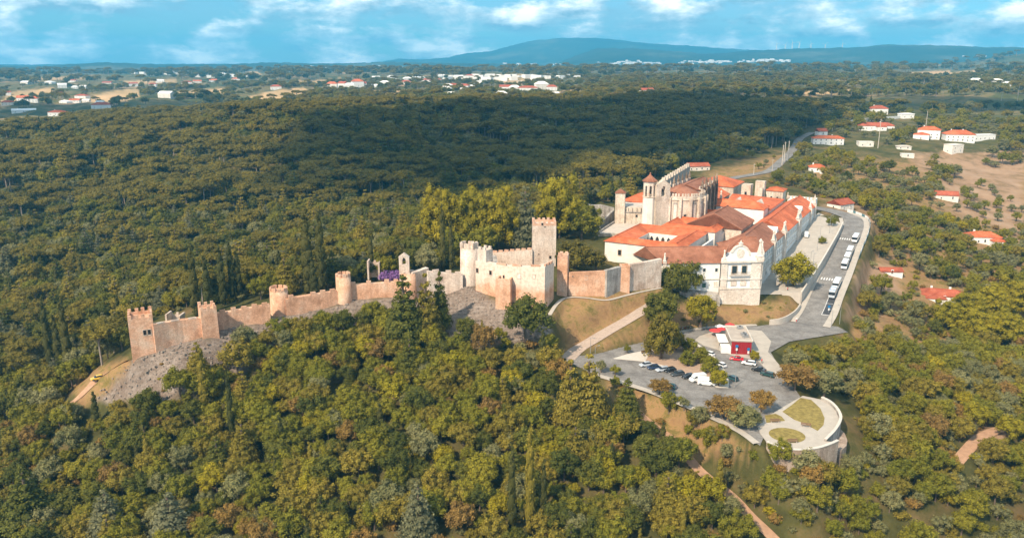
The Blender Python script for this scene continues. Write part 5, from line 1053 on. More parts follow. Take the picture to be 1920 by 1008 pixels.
MB().prism([KQ(-.3, -.15), KQ(kl+.3, -.15), KQ(kl+.3, kd+.3), KQ(-.3, kd+.3)], kh+.1, kh+.45).build('roof', 'roofgrey', ki)
for a_, b_, lx, ly in ((kl/2, -.1, kl+.8, .3), (kl/2, kd+.25, kl+.8, .3), (-.25, kd/2, .3, kd), (kl+.25, kd/2, .3, kd)): inst('parapet', UB['kerb'], ki, (*KQ(a_, b_), kh+.45), krz, (lx, ly, .35))
for i, (a_, b_) in enumerate(((kl*.75, 3.5), (kl*.72, 5.6), (kl*.68, 12.4))):
    q = KQ(a_, b_); ac = MB().box((*q, kh+.45), (1.9, 1.1, 1.0), krz+.5).build('roof_unit', 'steel', ki); MB().lathe((*q, kh+1.45), [(.4, 0), (.4, .1), (.3, .12)], 12).build('fan', 'iron', ac)
for i in range(5): MB().prism([KQ(kl+.01, 1.2+i*2.6), KQ(kl+.12, 1.2+i*2.6), KQ(kl+.12, 3.4+i*2.6), KQ(kl+.01, 3.4+i*2.6)], .4, kh-.4).build('glazing', 'teal', ki)
MB().prism([KQ(-3.6, 4), KQ(-.35, 4), KQ(-.35, kd-2), KQ(-3.6, kd-2)], 2.6, 2.8).build('canopy', 'whitecloth', ki)
for a_, b_ in ((-3.4, 4.2), (-3.4, kd-2.2)): MB().lathe((*KQ(a_, b_), .13), [(.06, 0), (.06, 2.5)], 6).build('canopy_post', 'steel', ki)
MB().prism([KQ(-3.2, .3), KQ(-.05, .3), KQ(-.05, 3.8), KQ(-3.2, 3.8)], .13, 2.3).build('annexe', 'white', ki)
def parasol(label, px, py, col, r=1.7):
    q = P(px, py, .13); o = thing('parasol', label, 'parasol', q); MB().lathe(q, [(.35, 0), (.35, .08), (.035, .1), (.035, 2.5)], 8).build('pole', 'steel', o)
    MB().lathe((q[0], q[1], q[2]+2.15), [(r, 0), (r*.97, .03), (.1, .75), (.02, .8)], 8, .4).build('canopy', col, o)
parasol('larger red parasol left of the kiosk', 1340, 630, 'redcloth', 2.2); parasol('red parasol behind the larger one left of the kiosk', 1352, 627, 'redcloth', 1.7); parasol('white parasol between the red ones and the kiosk', 1349, 622, 'whitecloth', 1.9); parasol('faded red parasol nearest the road behind the kiosk', 1368, 619, 'redcloth', 1.8)
for i, (px_, py_) in enumerate(((1350,641),(1355,643),(1350,648),(1355,650))):
    q = P(px_, py_, .13); o = thing('cafe_chair', 'dark cafe chair on the paving left of the kiosk', 'chair', q, i*.8, 'dark cafe chairs'); ORG[o] = (0, 0, 0)
    MB().box((0, 0, .44), (.48, .48, .06)).build('seat', 'iron', o); MB().box((0, .23, .5), (.48, .05, .45)).build('backrest', 'iron', o)
    for sx in (-.2, .2):
        for sy in (-.2, .2): MB().box((sx, sy, 0), (.05, .05, .44)).build('leg', 'iron', o)
def sign(label, px, py, z=.13, h=3.2):
    q = P(px, py, z); o = thing('parking_sign', label, 'sign', q); MB().lathe(q, [(.05, 0), (.05, h)], 8).build('post', 'steel', o)
    b = MB().tube([(q[0], q[1]-.07, q[2]+h-.2), (q[0], q[1]-.03, q[2]+h-.2)], .55, 16); b.build('disc', 'bluesign', o); MB().box((q[0], q[1]-.05, q[2]+h-1.75), (.62, .04, .9)).build('plate', 'paintwhite', o)
sign('blue round sign with white plate in front of the kiosk, left one', 1380.5, 664.5); sign('blue round sign with white plate in front of the kiosk, right one', 1402.5, 667, h=2.6); q, a_ = on_road(14, 8.8); sign('blue round sign with white plate beside the empty coach bay', *proj(*q), z=q[2], h=2.6)
# ------------------------------------------------------------------ lamps, poles, benches, people
def lamp(label, px, py, z, h=8, arm=1.2, rz=0, loc=None, group=None):
    q = loc or P(px, py, z); o = thing('street_lamp', label, 'lamp', q, 0, group); MB().lathe(q, [(.11, 0), (.06, h)], 8).build('pole', 'steel', o)
    MB().tube([(q[0], q[1], q[2]+h-.1), (q[0]+math.cos(rz)*arm, q[1]+math.sin(rz)*arm, q[2]+h)], .04).build('arm', 'steel', o); hd = MB().box((q[0]+math.cos(rz)*(arm+.25), q[1]+math.sin(rz)*(arm+.25), q[2]+h-.06), (.7, .28, .12), rz).build('lamp_head', 'steel', o)
lamp('lamp post standing at the right corner of the car park', 1378, 725, 0, 7.6, 1.0, 2.6); lamp('lamp post by the lower left kerb of the car park', 1115, 700, .12, 9, 1.2, .6); lamp('lamp post by the upper left kerb of the car park', 1107, 664, .12, 6, 1, -.6)
for i, (px_, py_, lb) in enumerate(((1519,498,'plaza lamp nearest the round tree'),(1524,503,'plaza lamp just right of the nearest one'),(1532,470,'plaza lamp in the middle of the paving'),(1537,450,'plaza lamp behind the middle one'),(1555,437,'pair-lit tall plaza mast near the small tree'),(1560,425,'farthest plaza lamp by the road bend'))):
    q = P(px_, py_, 8)
    for _ in range(8): q = P(px_, py_, float(plaza_z(np.array(q[0]), np.array(q[1]))))
    lamp(lb, 0, 0, 0, 6.5 if i != 4 else 9, .7, .5, loc=q)
for px_, py_, lb in ((1558,616,'thin lamp post at the junction corner'),(1574,607,'shorter lamp post on the junction pavement')): lamp(lb, px_, py_, .1, 7, 1, 2)
def pole(label, px, py, h, w=.25, m='concrete', arms=True, name='utility_pole'):
    x = y = 0; z = 18
    for _ in range(8): x, y, _q = P(px, py, z); z = .5*z+.5*h1(x, y)
    o = thing(name, label, 'pole', (x, y, z)); MB().lathe((x, y, z-1), [(w, 0), (w*.6, h+1)], 8).build('pole', m, o)
    if arms: MB().box((x, y, z+h-1), (2.2, .15, .15), .4).build('crossarm', m, o)
for px_, py_, h_, lb in ((1466,311,16,'white pole nearest on the far road bend'),(1470,304,16,'middle white pole on the far road bend'),(1477,302,16,'right white pole on the far road bend'),(1447,330,12,'thin pole beside the road behind the portal'),(1646,278,26,'tall white mast right of the roofless cottage'),(1735,245,20,'mast rising behind the stepped white mansion'),(1560,247,9,'short pole beside the chapel-like house'),(1906,198,30,'tall pylon at the right edge of the far hills'),(1876,198,18,'smaller pylon on the far right hills'),(1413,328,8,'short pole on the bank behind the convent')): pole(lb, px_, py_, h_, .35 if h_ > 14 else .2)
def bench(label, px, py, rz):
    q = P(px, py, .19); o = thing('park_bench', label, 'bench', q, rz, 'benches on the lookout terrace'); ORG[o] = (0, 0, 0)
    for k in range(3): MB().box((0, -.22+.2*k, .42), (2.6, .17, .06)).build('slat', 'wood', o)
    MB().box((0, .32, .55), (2.6, .06, .4)).build('backrest', 'wood', o)
    for s_ in (-1, 1): MB().box((s_*1.0, 0, 0), (.12, .5, .42)).build('leg', 'concrete', o)
bench('wooden bench beside the small lawn bed at the terrace entrance', 1453, 791, .0); bench('wooden bench on the near edge of the large lawn bed', 1511, 799, -.35); bench('wooden bench below the circular lawn bed', 1486, 829, .05)
q = P(1207, 662, .13); o = thing('park_bench', 'wooden bench at the left tip of the traffic island', 'bench', q, .5); ORG[o] = (0, 0, 0); MB().box((0, 0, .42), (1.8, .5, .07)).build('seat', 'wood', o); MB().box((0, .26, .5), (1.8, .06, .45)).build('backrest', 'wood', o)
for s_ in (-1, 1): MB().box((s_*.7, 0, 0), (.1, .45, .42)).build('leg', 'iron', o)
def person(label, loc, shirt, trousers, rz=0, step=.16):
    nodes = {'pel': (0, 0, .95, .15), 'wa': (0, 0, 1.1, .135), 'ch': (0, .01, 1.36, .17), 'ne': (0, 0, 1.52, .06), 'he': (0, -.02, 1.68, .105), 'ht': (0, -.01, 1.76, .08)}
    ed = [('pel', 'wa'), ('wa', 'ch'), ('ch', 'ne'), ('ne', 'he'), ('he', 'ht')]
    for s_, n_ in ((-1, 'l'), (1, 'r')):
        st_ = step*s_; nodes.update({n_+'hip': (.1*s_, 0, .88, .1), n_+'kn': (.11*s_, -st_*.6-.03, .5, .07), n_+'an': (.11*s_, -st_, .1, .05), n_+'to': (.12*s_, -st_-.17, .04, .04), n_+'sh': (.2*s_, 0, 1.42, .07), n_+'el': (.27*s_, .05+st_*.5, 1.15, .05), n_+'ha': (.25*s_, -.05+st_, .9, .045)})
        ed += [('pel', n_+'hip'), (n_+'hip', n_+'kn'), (n_+'kn', n_+'an'), (n_+'an', n_+'to'), ('ch', n_+'sh'), (n_+'sh', n_+'el'), (n_+'el', n_+'ha')]
    ks = list(nodes); me = bpy.data.meshes.new('person'); me.from_pydata([nodes[k][:3] for k in ks], [(ks.index(a_), ks.index(b_)) for a_, b_ in ed], []); o = bpy.data.objects.new('person', me); COL.objects.link(o)
    md = o.modifiers.new('skin', 'SKIN'); md.use_smooth_shade = True
    for i, k in enumerate(ks): me.skin_vertices[0].data[i].radius = (nodes[k][3],)*2
    me.skin_vertices[0].data[0].use_root = True; o.modifiers.new('sub', 'SUBSURF').levels = 1
    dg = bpy.context.evaluated_depsgraph_get(); ev = bpy.data.meshes.new_from_object(o.evaluated_get(dg)); o.modifiers.clear(); o.data = ev
    for n_ in ('skin', shirt, trousers, 'iron'): ev.materials.append(M[n_])
    for p_ in ev.polygons:
        c_ = p_.center; p_.material_index = 3 if c_.z > 1.7 or c_.z < .09 else 0 if c_.z > 1.5 or (abs(c_.x) > .2 and c_.z < 1.0 and c_.z > .8) else 1 if c_.z > .98 else 2; p_.use_smooth = True
    o.location = loc; o.rotation_euler = (0, 0, rz); tag(o, label, 'person'); ORG[o] = tuple(loc)
pz = P(1394.5, 0+547, 5.2); pz = P(1476.5, 546, 5.45)
person('person in a red shirt standing under the round plaza tree', pz, 'redcloth', 'iron', .5)
person('person in dark clothes walking on the upper kerb left of the parasols', P(1309, 616, .13), 'iron', 'iron', 1.2); person('second person in dark clothes on the upper kerb', P(1325, 614, .13), 'iron', 'bluesign', 1.0)
person('person in a pink shirt beside the cars below the kiosk', P(1428, 681, .13), 'redcloth', 'wood', .3); person('person in white by the island bench', P(1213, 661, .14), 'whitecloth', 'iron', .8); person('person in white at the corner of the low junction wall', P(1493, 603, .1), 'whitecloth', 'redcloth', -.4)
# wind turbines on the far ridge
for i, (px_, top_, bot_) in enumerate(((1456,82,92),(1472,84,92),(1485,80,92),(1498,80,92),(1520,82,93),(1547,84,91),(1579,82,93),(1719,86,97),(1734,86,98))):
    d_ = ray(px_, bot_); r_ = 8600.; x_, y_, z_ = d_[0]*r_/d_[1], r_, H+d_[2]*r_/d_[1]; z_ = min(z_, h1(x_, y_)); h_ = ZT(top_, r_)-z_; o = thing('wind_turbine', ('leftmost wind turbine on the blue ridge', 'second wind turbine from the left on the blue ridge', 'third wind turbine from the left on the blue ridge', 'fourth wind turbine from the left on the blue ridge', 'fifth wind turbine from the left on the blue ridge', 'sixth wind turbine from the left on the blue ridge', 'seventh wind turbine from the left on the blue ridge', 'left one of the two separate wind turbines further right', 'right one of the two separate wind turbines further right')[i], 'wind turbine', (x_, y_, z_))
    MB().lathe((x_, y_, z_-5), [(5.5, 0), (3.5, h_+5)], 10).build('tower', 'white', o); MB().box((x_, y_, z_+h_-1), (4, 9, 4)).build('nacelle', 'white', o)
    for k in range(3): a_ = k*2.094+i; MB().tube([(x_, y_-6, z_+h_+1), (x_+math.cos(a_)*38, y_-6, z_+h_+1+math.sin(a_)*38)], [1.7, .5], 5).build('blade', 'white', o)

# ------------------------------------------------------------------ trees
def fib(n):
    k = np.arange(n)+.5; ph = np.arccos(1-2*k/n); th = math.pi*(1+5**.5)*k
    return np.stack([np.cos(th)*np.sin(ph), np.sin(th)*np.sin(ph), np.cos(ph)], -1)
def ico(sub):
    bm = bmesh.new(); bmesh.ops.create_icosphere(bm, subdivisions=sub, radius=1); v = np.array([p.co[:] for p in bm.verts]); f = np.array([[q.index for q in p.verts] for p in bm.faces]); bm.free(); return v, f
ICO = ico(2); ICO1 = ico(1)
def crown(lumps, leaf, nper, mat_, seed, core=.74, flat=1.0, up=.25, jit=.75):
    """a mass of small leaf faces spread over many overlapping clumps, with a dim inner core"""
    rg = np.random.default_rng(seed); V = []; Fq = []; T = []; n0 = 0; tris = []; nt = 0
    C_ = np.array([l[0] for l in lumps]); R_ = np.array([l[1] for l in lumps]); SQ = np.array([l[2] if len(l) > 2 else 1.0 for l in lumps])
    zmin, zmax = (C_[:, 2]-R_).min(), (C_[:, 2]+R_).max()
    for i in range(len(lumps)):
        n = max(30, int(nper*R_[i]**2)); d = fib(n)+rg.normal(0, .25, (n, 3)); d /= np.linalg.norm(d, axis=1)[:, None]
        p = C_[i]+d*R_[i]*rg.uniform(.7, 1.26, (n, 1))*np.array([1, 1, SQ[i]])
        keep = np.ones(n, bool)
        for j in range(len(lumps)):
            if j != i: keep &= (((p-C_[j])/np.array([1, 1, SQ[j]]))**2).sum(1) > (R_[j]*.74)**2
        p, d = p[keep], d[keep]; n = len(p)
        if n == 0: continue
        nn = d+rg.normal(0, jit*.6, (n, 3))+np.array([0, 0, up]); nn /= np.linalg.norm(nn, axis=1)[:, None]
        a = np.cross(nn, rg.normal(0, 1, (n, 3))); a /= np.linalg.norm(a, axis=1)[:, None]+1e-9; b_ = np.cross(nn, a); s = leaf*rg.uniform(.6, 1.35, (n, 1))
        lt = rg.uniform(-.16, .16)
        q = np.stack([p-a*s*.6, p-b_*s*.42+nn*s*.1, p+a*s*.62, p+b_*s*.45], 1)
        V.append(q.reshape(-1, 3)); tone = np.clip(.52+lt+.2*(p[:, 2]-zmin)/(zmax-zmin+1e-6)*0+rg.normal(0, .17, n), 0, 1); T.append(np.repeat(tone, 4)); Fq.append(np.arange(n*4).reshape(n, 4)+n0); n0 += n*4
    nv = n0
    for i in range(len(lumps)):
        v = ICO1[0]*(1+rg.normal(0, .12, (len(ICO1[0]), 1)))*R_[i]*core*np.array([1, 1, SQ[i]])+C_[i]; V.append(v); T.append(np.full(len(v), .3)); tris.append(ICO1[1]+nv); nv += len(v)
    V = np.concatenate(V); T = np.concatenate(T); Fq = np.concatenate(Fq); tris = np.concatenate(tris)
    me = bpy.data.meshes.new('crown'); me.vertices.add(len(V)); me.vertices.foreach_set('co', V.ravel().astype(np.float32))
    li = np.concatenate([Fq.ravel(), tris.ravel()]).astype(np.int32); me.loops.add(len(li)); me.loops.foreach_set('vertex_index', li)
    me.polygons.add(len(Fq)+len(tris)); me.polygons.foreach_set('loop_start', np.concatenate([np.arange(len(Fq))*4, len(Fq)*4+np.arange(len(tris))*3]).astype(np.int32))
    at = me.attributes.new('tone', 'FLOAT', 'POINT'); at.data.foreach_set('value', T.astype(np.float32)); me.update(); me.materials.append(mat_); return me
def trunk_mesh(h, r, limbs, m, seed, z_fork=.45, spread=2.5):
    rg = random.Random(seed); b = MB(); f = (rg.uniform(-.2, .2), rg.uniform(-.2, .2), h*z_fork)
    b.tube([(0, 0, -1.0), (0, 0, 0), f], [r*1.5, r*1.1, r*.8], 7)
    for k in range(limbs):
        a = 2*math.pi*k/limbs+rg.uniform(-.4, .4); s = spread*rg.uniform(.5, 1); b.tube([f, (f[0]+math.cos(a)*s*.5, f[1]+math.sin(a)*s*.5, h*(z_fork+.22)), (math.cos(a)*s, math.sin(a)*s, h*rg.uniform(.75, .92))], [r*.6, r*.4, r*.12], 5)
    return b.mesh('trunk', m)
LM = {'deep': leafmat('leaf_deep_green', (.095, .104, .016), (.145, .14, .02), (.35, .38, .36)),
 'mid': leafmat('leaf_mid_green', (.19, .186, .018), (.255, .222, .02), (.38, .4, .36)),
 'olive': leafmat('leaf_olive_green', (.235, .188, .026), (.285, .222, .032), (.4, .4, .36)),
 'yellow': leafmat('leaf_yellow_green', (.33, .268, .015), (.275, .24, .015), (.42, .4, .3)),
 'rust': leafmat('leaf_rusty_brown', (.25, .155, .045), (.3, .185, .045), (.45, .42, .4)),
 'grey': leafmat('leaf_grey_green', (.26, .24, .105), (.21, .2, .078), (.42, .43, .42)),
 'pine': leafmat('leaf_pine', (.165, .135, .02), (.215, .17, .022), (.36, .36, .32)),
 'cyp': leafmat('leaf_cypress', (.075, .078, .018), (.11, .1, .022), (.4, .42, .4)),
 'blue': leafmat('leaf_blue_cedar', (.19, .185, .1), (.17, .165, .082), (.42, .45, .45)),
 'purple': leafmat('leaf_purple_flowers', (.28, .14, .38), (.32, .16, .42), (.5, .5, .5))}
def rnd_lumps(seed, n, rx, rz, zc, rl, low=-.35):
    rg = np.random.default_rng(seed); out = []
    for d in fib(n+n//3):
        if d[2] < low: continue
        d = d+rg.normal(0, .16, 3); k = rg.uniform(.62, .86); out.append(((d[0]*rx*k, d[1]*rx*k, zc+d[2]*rz*k), rl*rg.uniform(.72, 1.2), rg.uniform(.8, 1)))
    out.append(((0, 0, zc), rl*1.4, 1.0)); return out
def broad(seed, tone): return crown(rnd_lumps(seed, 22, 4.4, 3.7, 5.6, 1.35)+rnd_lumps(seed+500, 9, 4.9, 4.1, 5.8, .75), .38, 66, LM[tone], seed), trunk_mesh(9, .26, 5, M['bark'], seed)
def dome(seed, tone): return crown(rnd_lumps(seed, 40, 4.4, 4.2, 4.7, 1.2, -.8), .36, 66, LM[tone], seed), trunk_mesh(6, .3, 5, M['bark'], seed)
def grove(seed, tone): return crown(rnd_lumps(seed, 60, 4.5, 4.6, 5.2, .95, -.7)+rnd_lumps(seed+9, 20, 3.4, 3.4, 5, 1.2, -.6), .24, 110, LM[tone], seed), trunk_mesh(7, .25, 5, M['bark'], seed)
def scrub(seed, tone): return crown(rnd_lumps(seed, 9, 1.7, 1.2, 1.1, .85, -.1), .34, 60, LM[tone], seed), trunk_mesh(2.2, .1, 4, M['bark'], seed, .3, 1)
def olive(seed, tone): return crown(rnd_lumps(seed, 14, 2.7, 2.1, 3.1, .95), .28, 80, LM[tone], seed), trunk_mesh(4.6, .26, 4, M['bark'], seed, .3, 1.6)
def pine(seed):
    rg = np.random.default_rng(seed); L = []
    for k in range(15):
        a = k*2.4; r = 5.0*math.sqrt((k+.5)/15); L.append(((r*math.cos(a), r*math.sin(a), 11.6-.05*r*r+rg.normal(0, .35)), rg.uniform(1.3, 2.1), .62))
    return crown(L, .42, 52, LM['pine'], seed, up=.5), trunk_mesh(11.5, .3, 6, M['palebark'], seed, .66, 3.8)
def cypress(seed, tone):
    rg = np.random.default_rng(seed); L = []
    for k in range(15):
        t = k/14; r = .35+1.0*math.sin(math.pi*min(1, (t*.86+.14)))**.7*(1-.55*t); a = k*2.4; L.append(((math.cos(a)*.28, math.sin(a)*.28, .9+t*11.2), r, 1.5))
    return crown(L, .3, 48, LM[tone], seed, core=.85, up=.6), trunk_mesh(3, .2, 0, M['bark'], seed)
def cedar(seed, tone):
    rg = np.random.default_rng(seed); L = []
    for k in range(8):
        t = k/7; r = 3.9*(1-t)**.85+.5; n = max(1, int(2+r*1.6))
        for j in range(n): a = 2*math.pi*j/n+k; L.append(((math.cos(a)*r*.68, math.sin(a)*r*.68, 2.6+t*11+rg.normal(0, .2)-r*.1), r*.42+.35, .55))
    return crown(L, .42, 34, LM[tone], seed, core=.75, up=.3), trunk_mesh(13, .3, 0, M['bark'], seed, .98)
VAR = {'broadleaf_tree': [(broad(s, t), t) for s, t in ((1, 'deep'), (2, 'deep'), (3, 'mid'), (4, 'mid'), (5, 'olive'), (6, 'olive'), (7, 'yellow'), (8, 'rust'), (9, 'grey'), (10, 'mid'))]+[(dome(71, 'yellow'), 'yellow'), (dome(72, 'mid'), 'mid'), (dome(73, 'deep'), 'deep'), (grove(74, 'yellow'), 'yellow'), (grove(75, 'olive'), 'olive')],
 'stone_pine': [(pine(s), 'pine') for s in (21, 22, 23)]+[(dome(24, 'pine'), 'pine')], 'olive_tree': [(olive(s, t), t) for s, t in ((31, 'grey'), (32, 'grey'), (33, 'mid'))],
 'cypress_tree': [(cypress(s, t), t) for s, t in ((41, 'cyp'), (42, 'cyp'), (43, 'olive'))], 'cedar_tree': [(cedar(s, t), t) for s, t in ((51, 'deep'), (52, 'blue'), (53, 'olive'))],
 'shrub': [(scrub(s, t), t) for s, t in ((61, 'mid'), (62, 'olive'), (63, 'yellow'), (64, 'rust'), (65, 'grey'))]}
RADIUS = {'broadleaf_tree': 4.4, 'stone_pine': 6, 'olive_tree': 2.9, 'cypress_tree': 1.2, 'cedar_tree': 3.8, 'shrub': 2}
HEIGHT = {'broadleaf_tree': 9.5, 'stone_pine': 13, 'olive_tree': 5.4, 'cypress_tree': 13, 'cedar_tree': 14.5, 'shrub': 2.4}
TONEW = {'deep': 'dark green', 'mid': 'mid-green', 'olive': 'olive-toned', 'yellow': 'yellow-green', 'rust': 'rusty brown', 'grey': 'grey-green', 'pine': 'dark olive', 'cyp': 'dark green', 'blue': 'blue-grey', 'purple': 'purple-flowering'}
KINDW = {'broadleaf_tree': 'broadleaf tree', 'stone_pine': 'flat-crowned stone pine', 'olive_tree': 'olive tree', 'cypress_tree': 'slender cypress', 'cedar_tree': 'tiered conifer', 'shrub': 'bush'}
SRC = {}
def plant(kind, vi, x, y, z, s, rz, label, group=None, sz=None, cat=None):
    (cm, tm_), tone = VAR[kind][vi]
    o = bpy.data.objects.new(kind, None); COL.objects.link(o); o.location = (x, y, z); o.rotation_euler = (0, 0, rz); o.scale = (s, s, s*(sz or 1)); o.empty_display_size = .5
    tag(o, label, cat or ('bush' if kind == 'shrub' else 'tree'), group)
    c = bpy.data.objects.new('crown', cm); t = bpy.data.objects.new('trunk', tm_)
    for q in (c, t): COL.objects.link(q); q.parent = o
    SRC.setdefault((kind, vi), (c, t)); return o
# --- trees the photograph singles out: (kind, variant, px, py of foot, z or None, crown width in px, height factor, label)
def hero(kind, vi, px, py, wpx, label, z=None, hf=1.0, group=None):
    if z is None:
        z = 10.
        for _ in range(12): x, y, _q = P(px, py, z); z = .5*z+.5*h1(x, y)
    x, y, _ = P(px, py, z); s = wpx/(F/math.hypot(x, y, H-z))/2/RADIUS[kind]
    HERO.append((x, y, s*RADIUS[kind])); return plant(kind, vi, x, y, z-.1, s, random.uniform(0, 6), label, group, hf)
HERO = []
hero('broadleaf_tree', 10, 1487, 536, 62, 'round yellow-green tree standing alone on the plaza', hf=.92)
hero('broadleaf_tree', 13, 828, 475, 76, 'large yellow-green tree at the left of the grove behind the castle', 13, 1.45); hero('broadleaf_tree', 13, 884, 478, 80, 'large yellow-green tree in the middle of the grove behind the castle', 13, 1.4); hero('broadleaf_tree', 13, 935, 474, 78, 'large yellow-green tree at the right of the grove behind the castle', 14, 1.4); hero('broadleaf_tree', 9, 905, 486, 60, 'mid-green tree low in front of the yellow grove', 14, 1.0); hero('broadleaf_tree', 9, 850, 489, 56, 'mid-green tree low at the left front of the yellow grove', 13, 1.0)
hero('cedar_tree', 1, 985, 470, 50, 'blue-grey cedar between the yellow grove and the keep', 15, 1.35)
hero('broadleaf_tree', 13, 1048, 452, 84, 'large yellow-green tree directly behind the keep', 16, 1.3); hero('broadleaf_tree', 2, 1090, 452, 60, 'green tree right of the yellow tree behind the keep', 17, .9)
hero('stone_pine', 3, 1078, 505, 92, 'round-headed pine just right of the keep', 15.5, .8); hero('stone_pine', 3, 1118, 503, 58, 'smaller pine between the keep pine and the cloister', 16, .75)
hero('broadleaf_tree', 1, 1285, 566, 56, 'dark green tree in front of the white wing, right one', 5, 1.25); hero('broadleaf_tree', 0, 1258, 570, 54, 'dark green tree in front of the white wing, left one', 5, 1.3); hero('broadleaf_tree', 12, 1238, 608, 62, 'large dark tree on the bank above the car park', 4.5, 1.0); hero('broadleaf_tree', 10, 1314, 606, 58, 'bright yellow-green tree below the corner pavilion', 3, .95)
hero('stone_pine', 3, 1240, 672, 88, 'tall pine with a broad crown on the left of the traffic island', .13, 1.35); hero('stone_pine', 3, 1268, 655, 44, 'second, smaller pine leaning over the traffic island', .13, 1.1)
for px_, py_, w_, v_, lb in ((1292,659,27,11,'clipped round tree on the island nearest the road bend'),(1289,684,29,11,'clipped round tree on the island, lower left of the pair'),(1314,679,30,11,'clipped round tree on the island, right of the pair'),(1332,699,33,11,'clipped round tree on the island beside the white cars'),(1347,723,33,10,'yellowing clipped round tree at the island tip'),(1414,674,18,10,'small yellow-green tree at the kiosk corner'),(1176,661,14,3,'tiny tree on the narrow tip of the island'),(1558,426,18,3,'small tree at the far end of the plaza'),(1541,460,15,3,'small lone tree in the middle of the plaza')): hero('broadleaf_tree', v_, px_, py_, w_, lb, .14 if px_ < 1500 else None, .95)
hero('cedar_tree', 2, 1103, 792, 62, 'tall dense brownish conifer left of the car park', hf=1.15); hero('cedar_tree', 2, 1068, 800, 52, 'second brownish conifer beside the dense one, more slender', hf=1.35)
hero('broadleaf_tree', 7, 1236, 742, 40, 'rusty tree over the lower kerb of the car park', -.5, .8); hero('broadleaf_tree', 7, 1355, 790, 62, 'rusty brown tree in front of the terrace, left one', -1, .75); hero('broadleaf_tree', 7, 1427, 772, 44, 'rusty brown tree at the edge of the turning area', 0, .9); hero('broadleaf_tree', 8, 1392, 808, 60, 'grey-green tree left of the terrace entrance', -1.5, .75); hero('broadleaf_tree', 7, 1490, 735, 66, 'broad brownish tree overhanging the car park corner', -.8, .75); hero('broadleaf_tree', 8, 1545, 742, 60, 'half-bare greyish tree beside the terrace walk', -2, .75); hero('olive_tree', 0, 1283, 765, 22, 'thin sapling on the lower pavement', 0, 1)
hero('olive_tree', 0, 1127, 698, 24, 'small tree by the lower left kerb', 0, 1.1); hero('olive_tree', 2, 1153, 703, 24, 'small round tree beside the thin lamp post', 0, .9)
for px_, py_, w_, lb, hf in ((369,592,17,'dark cypress alone behind the left wall',1.45),(393,590,17,'cypress right of the lone dark one',1.2),(420,572,15,'cypress left of a close pair behind the wall',1.35),(438,566,14,'left cypress of the close pair behind the wall',1.5),(450,562,14,'right cypress of the close pair behind the wall',1.3),(580,549,25,'tall broad cypress right of the smaller round tower',1.2),(605,546,20,'tall cypress next to the broad one',1.4),(831,508,13,'slim dark cypress left of the castle',1.9),(846,506,12,'second slim cypress left of the castle',1.5),(697,520,12,'cypress behind the bell gable garden',1.4),(590,560,15,'low cypress in front of the broad tall pair',1.0)): hero('cypress_tree', 0 if w_ != 13 else 1, px_, py_, w_, lb, hf=hf)
for px_, py_, w_, lb, hf in ((98,700,14,'left cypress of the trio above the dirt track',1.8),(115,700,13,'middle cypress of the trio above the dirt track',1.5),(133,705,16,'right cypress of the trio above the dirt track',1.6),(8,750,12,'cypress at the far left edge',1.5),(437,825,13,'single thin cypress in the middle of the lower wood',1.9),(960,1004,18,'thin cypress near the bottom of the picture',1.9),(993,1000,20,'brownish thin cypress beside another near the bottom',2.0),(1018,985,15,'short cypress near the bottom middle',1.7),(385,770,18,'brownish cypress below the square wall tower',1.3)): hero('cypress_tree', 2 if 'brown' in lb else 1, px_, py_, w_, lb, hf=hf)
hero('cedar_tree', 0, 760, 655, 66, 'large dark conifer below the belfry bastion', hf=1.2); hero('cedar_tree', 2, 800, 640, 50, 'green tiered conifer below the wall gateway', hf=1.4); hero('cedar_tree', 0, 826, 622, 34, 'pointed conifer in front of the arched gateway', hf=1.9); hero('broadleaf_tree', 0, 985, 648, 90, 'broad dark tree below the castle front', hf=1.0); hero('broadleaf_tree', 4, 447, 705, 60, 'pale yellowish tree in front of the square wall tower', hf=1.0); hero('broadleaf_tree', 7, 905, 668, 50, 'drooping tree left of the broad dark tree', hf=1.2)
hero('cedar_tree', 1, 205, 1010, 54, 'blue-grey conifer at the bottom left', hf=.9); hero('cedar_tree', 1, 325, 1015, 62, 'wide silvery conifer near the bottom left', hf=.8); hero('cedar_tree', 1, 785, 1020, 56, 'silvery conifer at the bottom middle', hf=1.2); hero('cedar_tree', 0, 60, 1000, 64, 'tall dark conifer in the bottom left corner', hf=1.0)
for k_, (px_, py_, w_) in enumerate(((1772,618,52),(1808,612,60),(1850,606,66),(1893,600,70),(1830,645,58),(1880,650,62))): hero('broadleaf_tree', 13, px_, py_, w_, ('small yellow-green tree at the left end of the big right-hand clump', 'second yellow-green tree from the left in the right-hand clump', 'tall yellow-green tree in the middle of the right-hand clump', 'yellow-green tree at the right edge of the picture', 'lower left yellow-green tree in front of the right-hand clump', 'lower right yellow-green tree in front of the right-hand clump')[k_], hf=.85)
# purple-flowering hedge by the ruin
pm = crown(rnd_lumps(77, 9, 1.7, 1.0, 1.2, .85, -.1), .3, 60, LM['purple'], 77); VAR['shrub'].append(((pm, VAR['shrub'][0][0][1]), 'purple'))
for k in range(4): q = P(722+k*9, 532, 13.2); plant('shrub', 5, q[0], q[1]+2, q[2]-.2, 1.25, k, 'purple-flowering bush of the hedge left of the bell gable', 'purple hedge bushes', 1.5, 'bush')
